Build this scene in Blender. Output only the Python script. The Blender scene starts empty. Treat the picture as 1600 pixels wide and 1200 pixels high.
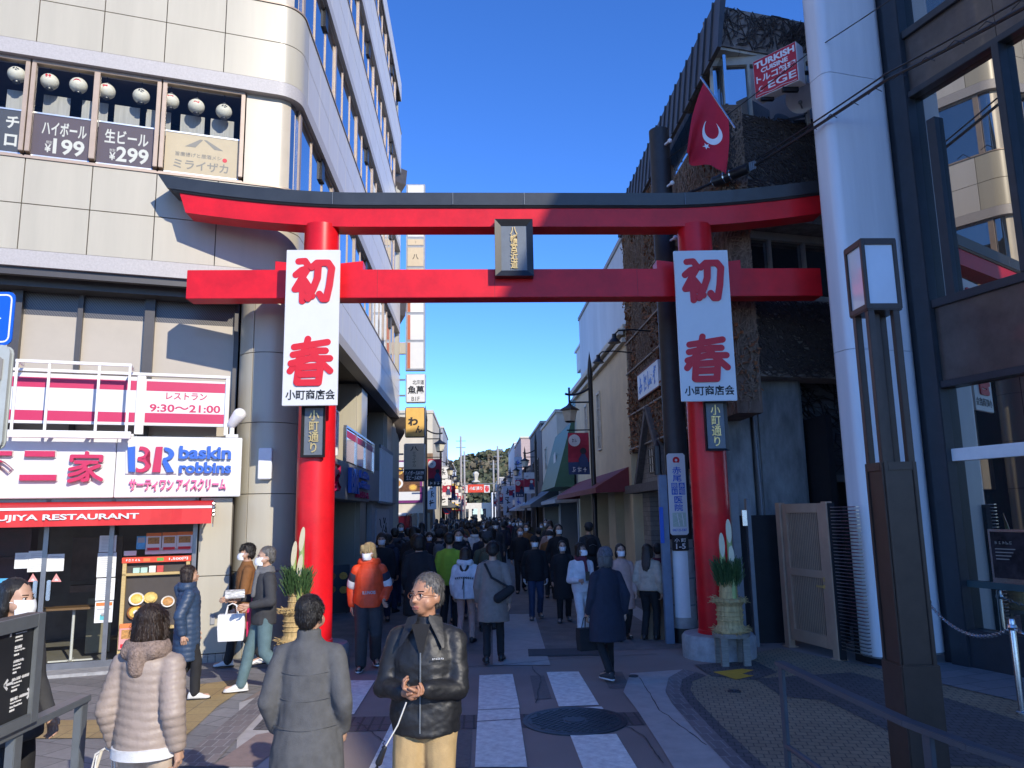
import bpy, bmesh, math, random
from math import sin, cos, tan, radians, degrees, pi, sqrt, atan2, hypot
from mathutils import Vector, Matrix, noise
import numpy as np
random.seed(7)
S = bpy.context.scene
COL = S.collection

# ------------------------------------------------------------------ camera
IMG_F, PITCH, ROLL, YAW, HC = 1200.0, radians(9.54), radians(-1.04), radians(2.75), 2.0
def _basis():
    f = Vector((0, cos(PITCH), sin(PITCH))); u0 = Vector((0, -sin(PITCH), cos(PITCH))); r0 = Vector((1, 0, 0))
    u = cos(ROLL)*u0 - sin(ROLL)*r0; r = cos(ROLL)*r0 + sin(ROLL)*u0
    R = Matrix.Rotation(-YAW, 3, 'Z')
    return R @ f, R @ r, R @ u
CF, CR, CU = _basis()
CP = Vector((0, 0, HC))
cam_d = bpy.data.cameras.new('camera'); cam = bpy.data.objects.new('camera', cam_d); COL.objects.link(cam)
cam_d.sensor_width = 36; cam_d.lens = 36*IMG_F/1600; cam_d.clip_end = 4000; cam_d.clip_start = 0.05
M = Matrix.Identity(4)
for i in range(3):
    M[i][0] = CR[i]; M[i][1] = CU[i]; M[i][2] = -CF[i]; M[i][3] = CP[i]
cam.matrix_world = M
S.camera = cam

# ------------------------------------------------------------------ sky, sun, exposure
SUN_EL, SUN_AZ = radians(27), radians(31.5)        # light travels towards -X +Y
w = bpy.data.worlds.new('World'); S.world = w; w.use_nodes = True
nt = w.node_tree; bg = nt.nodes['Background']
sky = nt.nodes.new('ShaderNodeTexSky'); sky.sky_type = 'NISHITA'; sky.sun_disc = False
sky.sun_elevation = SUN_EL; sky.sun_rotation = radians(180-31.5)
sky.air_density = 0.55; sky.dust_density = 0.0; sky.ozone_density = 3.5; sky.altitude = 0
hs = nt.nodes.new('ShaderNodeHueSaturation'); hs.inputs['Saturation'].default_value = 1.2; hs.inputs['Hue'].default_value = 0.511
nt.links.new(sky.outputs[0], hs.inputs['Color']); nt.links.new(hs.outputs[0], bg.inputs['Color'])
bg.inputs['Strength'].default_value = 0.15
sd = bpy.data.lights.new('sun', 'SUN'); sun = bpy.data.objects.new('sun', sd); COL.objects.link(sun)
sd.energy = 2.0; sd.angle = radians(0.5); sd.color = (1.0, 0.92, 0.79)
tr = Vector((-sin(SUN_AZ)*cos(SUN_EL), cos(SUN_AZ)*cos(SUN_EL), -sin(SUN_EL)))
sun.rotation_euler = tr.to_track_quat('-Z', 'Y').to_euler()
sun.location = (12, -20, 30)
S.view_settings.view_transform = 'Standard'; S.view_settings.look = 'None'
S.view_settings.gamma = 1; S.view_settings.exposure = 1.34
S.cycles.max_bounces = 6; S.cycles.transparent_max_bounces = 12

# ------------------------------------------------------------------ picture measurements -> places in the world
def ray(px, py): return CF + CR*((px-800)/IMG_F) - CU*((py-600)/IMG_F)
def G(px, py, z=0.0):
    v = ray(px, py); return CP + v*((z-HC)/v.z)
def PY(px, py, Y):
    v = ray(px, py); return CP + v*(Y/v.y)
def PX(px, py, X):
    v = ray(px, py); return CP + v*(X/v.x)
class Fr:
    """upright frame: ex along the face, ey out of the face, ez up"""
    def __init__(s, o, ex):
        s.o = Vector(o); s.ex = Vector((ex[0], ex[1], 0)).normalized(); s.ez = Vector((0, 0, 1)); s.ey = s.ex.cross(s.ez)
    def p(s, x, y, z): return s.o + s.ex*x + s.ey*y + s.ez*z
    def sz(s, px, py, off=0.0):                     # pixel -> (along, height) on the face pushed out by off
        v = ray(px, py); P0 = s.o + s.ey*off
        q = CP + v*(((P0-CP).dot(s.ey))/v.dot(s.ey)); q = q - s.o
        return q.dot(s.ex), q.z
    def at(s, x, y, z=0.0): return Fr(s.p(x, y, z), s.ex)
XZ = lambda y: Fr((0, y, 0), (1, 0))                # face towards the camera at depth y

# ------------------------------------------------------------------ mesh building
class MB:
    def __init__(s): s.v = []; s.f = []; s.m = []
    def add(s, vs, fs, mi=0):
        b = len(s.v); s.v += [tuple(v) for v in vs]
        for f in fs: s.f.append([b+i for i in f]); s.m.append(mi)
    def quad(s, a, b, c, d, mi=0): s.add([a, b, c, d], [(0, 1, 2, 3)], mi)
    def poly(s, pts, mi=0): s.add(pts, [tuple(range(len(pts)))], mi)
    def box(s, fr, x0, x1, y0, y1, z0, z1, mi=0):
        P = fr.p
        s.add([P(x0,y0,z0),P(x1,y0,z0),P(x1,y1,z0),P(x0,y1,z0),P(x0,y0,z1),P(x1,y0,z1),P(x1,y1,z1),P(x0,y1,z1)],
              [(0,3,2,1),(4,5,6,7),(0,1,5,4),(1,2,6,5),(2,3,7,6),(3,0,4,7)], mi)
    def bar(s, a, b, w, d=None, mi=0, up=(0,0,1)):   # rectangular bar between two points
        a = Vector(a); b = Vector(b); d = d or w; t = (b-a).normalized(); u = Vector(up)
        if abs(t.dot(u)) > 0.98: u = Vector((0,1,0))
        x = t.cross(u).normalized(); y = x.cross(t)
        vs = []
        for q in (a, b):
            for sx, sy in ((-1,-1),(1,-1),(1,1),(-1,1)): vs.append(q + x*(sx*w/2) + y*(sy*d/2))
        s.add(vs, [(0,3,2,1),(4,5,6,7),(0,1,5,4),(1,2,6,5),(2,3,7,6),(3,0,4,7)], mi)
    def tube(s, pts, r, n=8, mi=0, caps=True):
        pts = [Vector(p) for p in pts]; rs = r if isinstance(r, (list, tuple)) else [r]*len(pts)
        vs = []; fs = []; prev = None
        for i, p in enumerate(pts):
            t = (pts[min(i+1, len(pts)-1)] - pts[max(i-1, 0)]).normalized()
            if prev is None:
                u = Vector((0,0,1)) if abs(t.z) < 0.9 else Vector((0,1,0)); x = t.cross(u).normalized()
            else: x = (prev - t*prev.dot(t)).normalized()
            prev = x; y = t.cross(x)
            for k in range(n):
                a = 2*pi*k/n; vs.append(p + x*(cos(a)*rs[i]) + y*(sin(a)*rs[i]))
        for i in range(len(pts)-1):
            for k in range(n):
                k2 = (k+1) % n; fs.append((i*n+k, i*n+k2, (i+1)*n+k2, (i+1)*n+k))
        if caps:
            fs.append(tuple(range(n-1, -1, -1))); fs.append(tuple((len(pts)-1)*n+k for k in range(n)))
        s.add(vs, fs, mi)
    def loft(s, rings, mi=0):                       # rings of equal length, capped
        n = len(rings[0]); vs = [p for r in rings for p in r]; fs = []
        for i in range(len(rings)-1):
            for k in range(n):
                k2 = (k+1) % n; fs.append((i*n+k, i*n+k2, (i+1)*n+k2, (i+1)*n+k))
        fs.append(tuple(range(n-1, -1, -1))); fs.append(tuple((len(rings)-1)*n+k for k in range(n)))
        s.add(vs, fs, mi)
    def lathe(s, c, prof, n=24, mi=0):              # profile of (radius, z)
        c = Vector(c)
        s.loft([[c + Vector((r*cos(2*pi*k/n), r*sin(2*pi*k/n), z)) for k in range(n)] for r, z in prof], mi)
    def ball(s, c, r, n=12, m=8, mi=0, mat=None):
        c = Vector(c); r = Vector(r) if isinstance(r, (tuple, list, Vector)) else Vector((r, r, r))
        vs = []; fs = []
        for i in range(1, m):
            a = pi*i/m
            for k in range(n):
                b = 2*pi*k/n; q = Vector((r.x*sin(a)*cos(b), r.y*sin(a)*sin(b), r.z*cos(a)))
                if mat: q = mat @ q
                vs.append(c+q)
        t = Vector((0,0,r.z)); 
        if mat: t = mat @ t
        vs += [c+t, c-t]; T = len(vs)-2; B = T+1
        for i in range(m-2):
            for k in range(n):
                k2 = (k+1) % n; fs.append((i*n+k, (i+1)*n+k, (i+1)*n+k2, i*n+k2))
        for k in range(n):
            k2 = (k+1) % n; fs.append((T, k, k2)); fs.append((B, (m-2)*n+k2, (m-2)*n+k))
        s.add(vs, fs, mi)
    def cap(s, p0, r0, p1, r1, n=14, mi=0):         # tapered capsule
        p0 = Vector(p0); p1 = Vector(p1); t = p1-p0; L = t.length; t = t/L if L > 1e-6 else Vector((0,0,1))
        u = Vector((0,1,0)) if abs(t.y) < 0.9 else Vector((1,0,0)); x = t.cross(u).normalized(); y = t.cross(x)
        rings = []
        for a in (-80, -50, -22): 
            a = radians(a); rings.append((p0 + t*(r0*sin(a)), r0*cos(a)))
        rings += [(p0, r0), (p1, r1)]
        for a in (22, 50, 80):
            a = radians(a); rings.append((p1 + t*(r1*sin(a)), r1*cos(a)))
        s.loft([[q + x*(cos(2*pi*k/n)*r) + y*(sin(2*pi*k/n)*r) for k in range(n)] for q, r in rings], mi)
    def prism(s, fr, pts, y0, y1, mi=0):            # outline in (x, z) pushed from y0 to y1
        n = len(pts)
        vs = [fr.p(x, y0, z) for x, z in pts] + [fr.p(x, y1, z) for x, z in pts]
        fs = [tuple(range(n)), tuple(range(2*n-1, n-1, -1))] + [(i, (i+1) % n + 0, (i+1) % n + n, i+n) for i in range(n)]
        s.add(vs, fs, mi)
    def mesh(s, me, mi=0, mat=None):
        b = len(s.v)
        for v in me.vertices: s.v.append(tuple(mat @ v.co if mat else v.co))
        for p in me.polygons: s.f.append([b+i for i in p.vertices]); s.m.append(mi)
    def text(s, body, fr, x0, x1, z0, z1, y, mi=0, depth=0.006, bold=0.0, keep=False, flip=False):
        """lettering stretched into the box x0..x1, z0..z1 of the face"""
        vs, fs = text_mesh(body, bold)
        xs = [v[0] for v in vs]; ys = [v[1] for v in vs]
        ax, bx, ay, by = min(xs), max(xs), min(ys), max(ys)
        kx = (x1-x0)/(bx-ax); kz = (z1-z0)/(by-ay)
        if keep: k = min(kx, kz); cx = (x0+x1)/2; cz = (z0+z1)/2; x0 = cx-k*(bx-ax)/2; z0 = cz-k*(by-ay)/2; kx = kz = k
        s.add([fr.p(x0+(v[0]-ax)*kx, y+v[2]*depth, z0+(v[1]-ay)*kz) for v in vs], fs, mi)
    def strokes(s, fr, sts, x0, x1, z0, z1, y, rad, mi=0, th=0.004):
        """brush strokes in a unit square drawn as round ended bands"""
        for i, st in enumerate(sts):
            pts = [(x0+(x1-x0)*a, z1-(z1-z0)*b) for a, b in st]; r = rad*(z1-z0)
            out = []
            for j in range(len(pts)-1):
                (ax, az), (bx, bz) = pts[j], pts[j+1]; L = hypot(bx-ax, bz-az) or 1e-6; nx, nz = -(bz-az)/L, (bx-ax)/L
                a0 = atan2(nz, nx); ring = [(ax+r*cos(a0+pi*k/8), az+r*sin(a0+pi*k/8)) for k in range(9)] + [(bx+r*cos(a0-pi+pi*k/8+2*pi), bz+r*sin(a0-pi+pi*k/8)) for k in range(9)]
                s.prism(fr, ring, y, y+th+0.0006*(i*4+j), mi)
    def marks(s, fr, x0, x1, z0, z1, y, n, mi=0, seed=0, vertical=False):
        """lettering too small to read in the photograph: n clusters of short strokes"""
        r = random.Random(seed)
        for i in range(n):
            if vertical: a0, a1, b0, b1 = x0, x1, z1-(z1-z0)*(i+0.92)/n, z1-(z1-z0)*(i+0.08)/n
            else: a0, a1, b0, b1 = x0+(x1-x0)*(i+0.08)/n, x0+(x1-x0)*(i+0.92)/n, z0, z1
            t = min(a1-a0, b1-b0)*0.13
            for k in range(5):
                px, pz = a0+(a1-a0)*r.uniform(0.05,0.5), b0+(b1-b0)*r.uniform(0.1,0.9); qx, qz = a0+(a1-a0)*r.uniform(0.55,0.95), b0+(b1-b0)*r.uniform(0.1,0.9)
                if k < 2: qz = pz + (b1-b0)*0.06
                elif k == 2: qx = px + (a1-a0)*0.05; pz, qz = b0+(b1-b0)*0.08, b1-(b1-b0)*0.05
                s.bar(fr.p(px, y+0.002+0.0007*k, pz), fr.p(qx, y+0.002+0.0007*k, qz), t, 0.002, mi, up=tuple(fr.ey))
    def build(s, name, mats, parent=None, smooth=False, loc=None, bevel=0.0, recalc=True, ang=40):
        off = W[parent.name] if parent else (Vector(loc) if loc is not None else Vector((0,0,0)))
        me = bpy.data.meshes.new(name)
        me.from_pydata([(v[0]-off.x, v[1]-off.y, v[2]-off.z) for v in s.v], [], s.f)
        mats = mats if isinstance(mats, (list, tuple)) else [mats]
        for m in mats: me.materials.append(m)
        me.polygons.foreach_set('material_index', s.m); me.update()
        if recalc or bevel:
            bm = bmesh.new(); bm.from_mesh(me)
            if bevel:
                ed = [e for e in bm.edges if len(e.link_faces) == 2 and e.calc_face_angle(0) > 0.6]
                bmesh.ops.bevel(bm, geom=ed, offset=bevel, segments=2, affect='EDGES', clamp_overlap=True)
            bmesh.ops.recalc_face_normals(bm, faces=bm.faces); bm.to_mesh(me); bm.free()
        if smooth:
            me.polygons.foreach_set('use_smooth', [True]*len(me.polygons))
            if ang < 180: me.set_sharp_from_angle(angle=radians(ang))
        o = bpy.data.objects.new(name, me); COL.objects.link(o)
        if parent: o.parent = parent; W[o.name] = W[parent.name]
        else: o.location = off; W[o.name] = off
        return o
W = {}
_tc = {}
TMP = bpy.data.scenes.new('workbench')                     # scratch scene for evaluating single meshes, removed at the end
def evaluated(o):
    TMP.collection.objects.link(o); vl = TMP.view_layers[0]; vl.update()
    me = bpy.data.meshes.new_from_object(o.evaluated_get(vl.depsgraph)); TMP.collection.objects.unlink(o); return me
def text_mesh(body, bold=0.0):
    if (body, bold) in _tc: return _tc[(body, bold)]
    cu = bpy.data.curves.new('t', 'FONT'); cu.body = body; cu.size = 1; cu.extrude = 0.5; cu.offset = bold; cu.resolution_u = 3
    cu.space_line = 0.95
    cu.align_x = 'CENTER'
    o = bpy.data.objects.new('t', cu); me = evaluated(o)
    r = ([(v.co.x, v.co.y, v.co.z+0.5) for v in me.vertices], [tuple(p.vertices) for p in me.polygons])
    bpy.data.objects.remove(o); bpy.data.curves.remove(cu); bpy.data.meshes.remove(me)
    _tc[(body, bold)] = r
    return r
def tag(o, label=None, cat=None, group=None, kind=None):
    if label: o['label'] = label
    if cat: o['category'] = cat
    if group: o['group'] = group
    if kind: o['kind'] = kind
    return o
def thing(name, label, cat, loc, group=None):
    o = bpy.data.objects.new(name, None); COL.objects.link(o); o.location = loc; o.empty_display_size = 0.2
    W[o.name] = Vector(loc)
    return tag(o, label, cat, group)
def copy_tree(o, parent=None):
    c = o.copy(); COL.objects.link(c); W[c.name] = W[o.name]
    if parent: c.parent = parent
    for ch in [x for x in o.children]: copy_tree(ch, c)
    return c

# ------------------------------------------------------------------ materials
def srgb(h):
    h = h.lstrip('#'); c = [int(h[i:i+2], 16)/255 for i in (0, 2, 4)]
    return tuple(x/12.92 if x <= 0.04045 else ((x+0.055)/1.055)**2.4 for x in c)
def mat(name, col, rough=0.6, metal=0.0, var=0.12, scale=6.0, bump=0.0, bscale=60.0, spec=0.5, coat=0.0, stretch=None):
    m = bpy.data.materials.new(name); m.use_nodes = True; n = m.node_tree.nodes; L = m.node_tree.links
    b = n['Principled BSDF']
    c = srgb(col) if isinstance(col, str) else tuple(col)
    b.inputs['Roughness'].default_value = rough; b.inputs['Metallic'].default_value = metal
    b.inputs['Specular IOR Level'].default_value = spec; b.inputs['Coat Weight'].default_value = coat
    tc = n.new('ShaderNodeTexCoord'); src = tc.outputs['Object']
    if stretch:
        mp = n.new('ShaderNodeMapping'); mp.inputs['Scale'].default_value = stretch; L.new(src, mp.inputs[0]); src = mp.outputs[0]
    if var:
        no = n.new('ShaderNodeTexNoise'); no.inputs['Scale'].default_value = scale; no.inputs['Detail'].default_value = 5; no.inputs['Roughness'].default_value = 0.65
        L.new(src, no.inputs['Vector'])
        rp = n.new('ShaderNodeValToRGB'); rp.color_ramp.elements[0].position = 0.3; rp.color_ramp.elements[1].position = 0.72
        rp.color_ramp.elements[0].color = tuple(x*(1-var) for x in c)+(1,); rp.color_ramp.elements[1].color = tuple(min(1, x*(1+var)) for x in c)+(1,)
        L.new(no.outputs['Fac'], rp.inputs[0]); L.new(rp.outputs[0], b.inputs['Base Color'])
    else: b.inputs['Base Color'].default_value = c+(1,)
    if bump:
        n2 = n.new('ShaderNodeTexNoise'); n2.inputs['Scale'].default_value = bscale; n2.inputs['Detail'].default_value = 4
        L.new(src, n2.inputs['Vector'])
        bp = n.new('ShaderNodeBump'); bp.inputs['Strength'].default_value = bump; bp.inputs['Distance'].default_value = 0.01
        L.new(n2.outputs['Fac'], bp.inputs['Height']); L.new(bp.outputs[0], b.inputs['Normal'])
    return m
def glass_mat(name, tint, refl=0.12, rough=0.01, ior=1.5):
    m = bpy.data.materials.new(name); m.use_nodes = True; n = m.node_tree.nodes; L = m.node_tree.links
    n.remove(n['Principled BSDF']); out = n['Material Output']
    t = n.new('ShaderNodeBsdfTransparent'); t.inputs[0].default_value = tuple(tint)+(1,)
    g = n.new('ShaderNodeBsdfGlossy'); g.inputs['Roughness'].default_value = rough; g.inputs[0].default_value = (0.95, 0.97, 1, 1)
    fr = n.new('ShaderNodeFresnel'); fr.inputs[0].default_value = ior
    ad = n.new('ShaderNodeMath'); ad.operation = 'ADD'; ad.inputs[1].default_value = refl; ad.use_clamp = True
    L.new(fr.outputs[0], ad.inputs[0])
    mx = n.new('ShaderNodeMixShader'); L.new(ad.outputs[0], mx.inputs[0]); L.new(t.outputs[0], mx.inputs[1]); L.new(g.outputs[0], mx.inputs[2]); L.new(mx.outputs[0], out.inputs[0])
    return m
def emit_mat(name, col, s):
    m = bpy.data.materials.new(name); m.use_nodes = True; b = m.node_tree.nodes['Principled BSDF']
    b.inputs['Base Color'].default_value = (0.8,0.8,0.8,1); b.inputs['Emission Color'].default_value = tuple(col)+(1,); b.inputs['Emission Strength'].default_value = s
    return m
def tile_mat(name, cols, bw, bh, mortar, mcol, rough=0.7, rot=0.0, offset=0.5, bump=0.3, msize=0.006, noise_sc=30, plane='xy'):
    """paving or masonry: brick pattern with per-unit colour and grain"""
    m = bpy.data.materials.new(name); m.use_nodes = True; n = m.node_tree.nodes; L = m.node_tree.links; b = n['Principled BSDF']
    tc = n.new('ShaderNodeTexCoord'); mp = n.new('ShaderNodeMapping'); L.new(tc.outputs['Object'], mp.inputs[0])
    if plane == 'xz': mp.inputs['Rotation'].default_value = (radians(-90), 0, rot)
    elif plane == 'yz': mp.inputs['Rotation'].default_value = (radians(-90), radians(0), radians(90)); 
    else: mp.inputs['Rotation'].default_value = (0, 0, rot)
    if plane == 'yz':
        sx = n.new('ShaderNodeSeparateXYZ'); cx = n.new('ShaderNodeCombineXYZ'); L.new(tc.outputs['Object'], sx.inputs[0])
        L.new(sx.outputs['Y'], cx.inputs['X']); L.new(sx.outputs['Z'], cx.inputs['Y']); vec = cx.outputs[0]
    elif plane == 'xz':
        sx = n.new('ShaderNodeSeparateXYZ'); cx = n.new('ShaderNodeCombineXYZ'); L.new(tc.outputs['Object'], sx.inputs[0])
        L.new(sx.outputs['X'], cx.inputs['X']); L.new(sx.outputs['Z'], cx.inputs['Y']); vec = cx.outputs[0]
    else: vec = mp.outputs[0]
    br = n.new('ShaderNodeTexBrick'); br.offset = offset; br.inputs['Scale'].default_value = 1
    br.inputs['Brick Width'].default_value = bw; br.inputs['Row Height'].default_value = bh; br.inputs['Mortar Size'].default_value = msize
    br.inputs['Color1'].default_value = tuple(cols[0])+(1,); br.inputs['Color2'].default_value = tuple(cols[1])+(1,); br.inputs['Mortar'].default_value = tuple(mcol)+(1,)
    br.inputs['Mortar Smooth'].default_value = 0.2
    L.new(vec, br.inputs['Vector'])
    no = n.new('ShaderNodeTexNoise'); no.inputs['Scale'].default_value = noise_sc; no.inputs['Detail'].default_value = 6; no.inputs['Roughness'].default_value = 0.7
    L.new(tc.outputs['Object'], no.inputs['Vector'])
    n3 = n.new('ShaderNodeTexNoise'); n3.inputs['Scale'].default_value = 0.9; n3.inputs['Detail'].default_value = 3; L.new(tc.outputs['Object'], n3.inputs['Vector'])
    md = n.new('ShaderNodeMath'); md.operation = 'ADD'; L.new(no.outputs['Fac'], md.inputs[0]); L.new(n3.outputs['Fac'], md.inputs[1])
    rp = n.new('ShaderNodeMapRange'); rp.inputs['From Min'].default_value = 0.6; rp.inputs['From Max'].default_value = 1.4; rp.inputs['To Min'].default_value = 0.72; rp.inputs['To Max'].default_value = 1.25
    L.new(md.outputs[0], rp.inputs['Value'])
    mx = n.new('ShaderNodeVectorMath'); mx.operation = 'SCALE'; L.new(br.outputs['Color'], mx.inputs[0]); L.new(rp.outputs[0], mx.inputs['Scale'])
    L.new(mx.outputs[0], b.inputs['Base Color']); b.inputs['Roughness'].default_value = rough
    bp = n.new('ShaderNodeBump'); bp.inputs['Strength'].default_value = bump; bp.inputs['Distance'].default_value = 0.01
    sb = n.new('ShaderNodeMath'); sb.operation = 'SUBTRACT'; L.new(no.outputs['Fac'], sb.inputs[0]); L.new(br.outputs['Fac'], sb.inputs[1])
    L.new(sb.outputs[0], bp.inputs['Height']); L.new(bp.outputs[0], b.inputs['Normal'])
    return m

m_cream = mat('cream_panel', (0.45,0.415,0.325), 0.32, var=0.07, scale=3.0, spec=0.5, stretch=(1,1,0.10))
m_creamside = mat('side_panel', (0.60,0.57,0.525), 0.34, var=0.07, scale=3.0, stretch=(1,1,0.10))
m_granite = mat('lavender_granite', (0.40,0.38,0.375), 0.5, var=0.12, scale=40)
m_joint = mat('joint_backing', (0.08,0.07,0.06), 0.9, var=0)  # dark backing seen through the open joints
m_brownframe = mat('bronze_frame', (0.36,0.28,0.22), 0.45, metal=0.2, var=0.08)
m_darkframe = mat('dark_frame', (0.05,0.045,0.045), 0.4, var=0.1)
m_soffit = mat('soffit', (0.12,0.10,0.09), 0.7)
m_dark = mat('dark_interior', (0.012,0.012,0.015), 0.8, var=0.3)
m_black = mat('black_paint', (0.015,0.016,0.018), 0.35, var=0.2, scale=20)
m_white = mat('white_paint', (0.78,0.78,0.77), 0.45, var=0.05, scale=8)
m_whiteb = mat('white_board', (0.66,0.66,0.65), 0.35, var=0.03, scale=4)
m_red = mat('vermilion_paint', (0.66,0.009,0.016), 0.36, var=0.2, scale=2.2, spec=0.3, bump=0.05, bscale=9, coat=0.08)
m_redflat = mat('red_print', (0.62,0.006,0.018), 0.5, var=0.04)
m_pink = mat('magenta_print', (0.50,0.012,0.085), 0.45, var=0.03)
m_blueprint = mat('blue_print', (0.015,0.11,0.52), 0.45, var=0.03)
m_ink = mat('black_ink', (0.012,0.012,0.015), 0.5, var=0)
m_gold = mat('gold_leaf', (0.75,0.52,0.20), 0.35, metal=0.6, var=0.1)
m_glass = glass_mat('window_glass', (0.90,0.93,0.94), 0.0, ior=1.3)
def coated(name, refl, tint, gl=(0.86,0.80,0.70)):
    m = bpy.data.materials.new(name); m.use_nodes = True; n = m.node_tree.nodes; L = m.node_tree.links; b = n['Principled BSDF']
    b.inputs['Base Color'].default_value = tint+(1,); b.inputs['Roughness'].default_value = 0.25
    g = n.new('ShaderNodeBsdfGlossy'); g.inputs['Roughness'].default_value = 0.006; g.inputs[0].default_value = gl+(1,)
    lw = n.new('ShaderNodeFresnel'); lw.inputs[0].default_value = 1.6; a = n.new('ShaderNodeMath'); a.operation = 'ADD'; a.use_clamp = True; a.inputs[1].default_value = refl
    L.new(lw.outputs[0], a.inputs[0]); mx = n.new('ShaderNodeMixShader'); L.new(a.outputs[0], mx.inputs[0]); L.new(b.outputs[0], mx.inputs[1]); L.new(g.outputs[0], mx.inputs[2]); L.new(mx.outputs[0], n['Material Output'].inputs[0])
    return m
m_sideglass = coated('tinted_glass', 0.40, (0.02,0.028,0.034), (0.85,0.88,0.9))
m_steel = mat('stainless_steel', (0.55,0.56,0.58), 0.25, metal=1.0, var=0.1, scale=30)
m_greymetal = mat('grey_painted_metal', (0.16,0.18,0.20), 0.42, var=0.1, scale=15)
m_conc = mat('concrete', (0.33,0.33,0.33), 0.85, var=0.25, scale=7, bump=0.3, bscale=50)
# ================================================================== GROUND
def flat(name, pts, m, z, kind='structure', label=None):
    mb = MB(); c = sum((Vector((p[0], p[1], 0)) for p in pts), Vector())/len(pts)
    mb.poly([(p[0], p[1], z) for p in pts]); o = mb.build(name, m, loc=(c.x, c.y, z))
    tag(o, kind=kind)
    return o
def gpts(*px): return [G(x, y) for x, y in px]
m_asph = tile_mat('warm_asphalt', [(0.27,0.215,0.188),(0.285,0.228,0.198)], 40, 40, 0, (0.10,0.09,0.09), rough=0.85, noise_sc=110, bump=0.25)
m_asph2 = mat('street_asphalt', (0.19,0.168,0.152), 0.85, var=0.25, scale=3, bump=0.3, bscale=150)
m_pave = tile_mat('grey_stone_paving', [(0.25,0.24,0.235),(0.19,0.185,0.18)], 0.62, 0.31, 0, (0.09,0.09,0.09), rough=0.7, rot=radians(25), noise_sc=14)
m_tan = tile_mat('tan_tactile_blocks', [(0.40,0.29,0.13),(0.35,0.25,0.115)], 0.30, 0.30, 0, (0.2,0.15,0.08), offset=0, noise_sc=25)
m_tan2 = tile_mat('tan_small_tiles', [(0.33,0.26,0.165),(0.27,0.215,0.14)], 0.10, 0.10, 0, (0.10,0.09,0.07), rot=radians(14), noise_sc=20)
m_dkt = tile_mat('dark_small_tiles', [(0.09,0.085,0.085),(0.115,0.11,0.108)], 0.10, 0.10, 0, (0.04,0.04,0.04), rot=radians(14), noise_sc=20)
m_brk = tile_mat('grey_border_bricks', [(0.22,0.19,0.18),(0.15,0.135,0.135)], 0.10, 0.22, 0, (0.27,0.26,0.25), offset=0.5, noise_sc=25)
m_lconc = mat('gutter_concrete', (0.43,0.40,0.37), 0.85, var=0.14, scale=5, bump=0.25, bscale=120)
m_mark = mat('worn_white_marking', (0.84,0.785,0.71), 0.78, var=0.26, scale=11, bump=0.3, bscale=90)
m_pinkp = mat('pink_brown_paving', (0.27,0.20,0.175), 0.85, var=0.16, scale=8, bump=0.2, bscale=120)
m_drain = tile_mat('drain_cover', [(0.10,0.085,0.085),(0.12,0.10,0.10)], 0.10, 0.4, 0, (0.05,0.05,0.05), offset=0, bump=0.6, msize=0.012)
m_yel = mat('yellow_marking', (0.62,0.36,0.03), 0.75, var=0.15, scale=12)
mb = MB(); R_ = 900
mb.poly([(-R_,-R_,0),(R_,-R_,0),(R_,R_,0),(-R_,R_,0)]); ground = mb.build('ground', m_asph); tag(ground, kind='structure')
# the shopping street beyond the gate
flat('street', [(-2.95,11.6),(4.2,11.6),(4.2,190),(-2.95,190)], m_asph2, 0.004)
flat('street_gutter', [(3.0,12.4),(3.35,12.4),(3.35,90),(3.0,90)], m_lconc, 0.008)
flat('street_paving', [G(770,1040).xy.to_3d(), G(860,1040).xy.to_3d(), G(835,960), G(770,960)], m_lconc, 0.008)
# left: station plaza paving
flat('plaza_paving', [(-30,-20),(-1.9,-20),(-1.75,3.2),(-2.05,7.0),(-2.62,9.0),(-2.45,10.6),(-2.5,12.6),(-30,4.5)], m_pave, 0.004)
flat('gutter_concrete', [(-1.9,2.0),(-1.0,2.0),(-1.15,5.0),(-1.55,7.4),(-1.9,9.3),(-1.9,10.4),(-2.62,9.0),(-2.05,7.0),(-1.75,3.2)], m_lconc, 0.008)
flat('pavement_border', gpts((403,1088),(428,1094),(330,1200),(268,1200)), m_brk, 0.012)
flat('tactile_paving', gpts((284,1158),(340,1105),(389,1072),(384,1066),(372,1063),(308,1071),(272,1100),(200,1126),(0,1128),(0,1156),(180,1155),(270,1152)), m_tan, 0.012)
flat('paving_patch', gpts((395,1142),(440,1143),(462,1126),(412,1124)), m_dkt, 0.012)
flat('pink_paving', gpts((330,1200),(400,1150),(440,1143),(470,1143),(400,1200)), m_pinkp, 0.012)
# crossing bars, laid along the street
bars = [[(749,1056),(801,1054),(812,1107),(747,1110)], [(745.6,1129),(813,1125),(824,1200),(742,1200)],
        [(854,1051),(904,1050),(936,1102.6),(873,1105)], [(891,1150),(963,1148),(1010,1225),(920,1225)],
        [(541,1064),(586,1064),(553,1117),(490,1120)], [(616,1122),(672,1122),(655,1215),(570,1215)], [(645,1064),(697,1063),(680,1108),(623,1109)],
        [(500,1126),(548,1126),(478,1220),(405,1220)]]
for b in bars: flat('crossing_bar', gpts(*b), m_mark, 0.008)
flat('drain_cover', gpts((486,1122),(1014,1113),(1022,1122),(1024,1133),(478,1145)), m_drain, 0.005)
flat('crossing_bar', gpts((747,1111),(811,1108),(813,1124),(745.6,1128)), m_mark, 0.0085)
flat('crossing_bar', gpts((876,1108),(940,1105),(943,1109),(879,1112)), m_mark, 0.0085)
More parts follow.
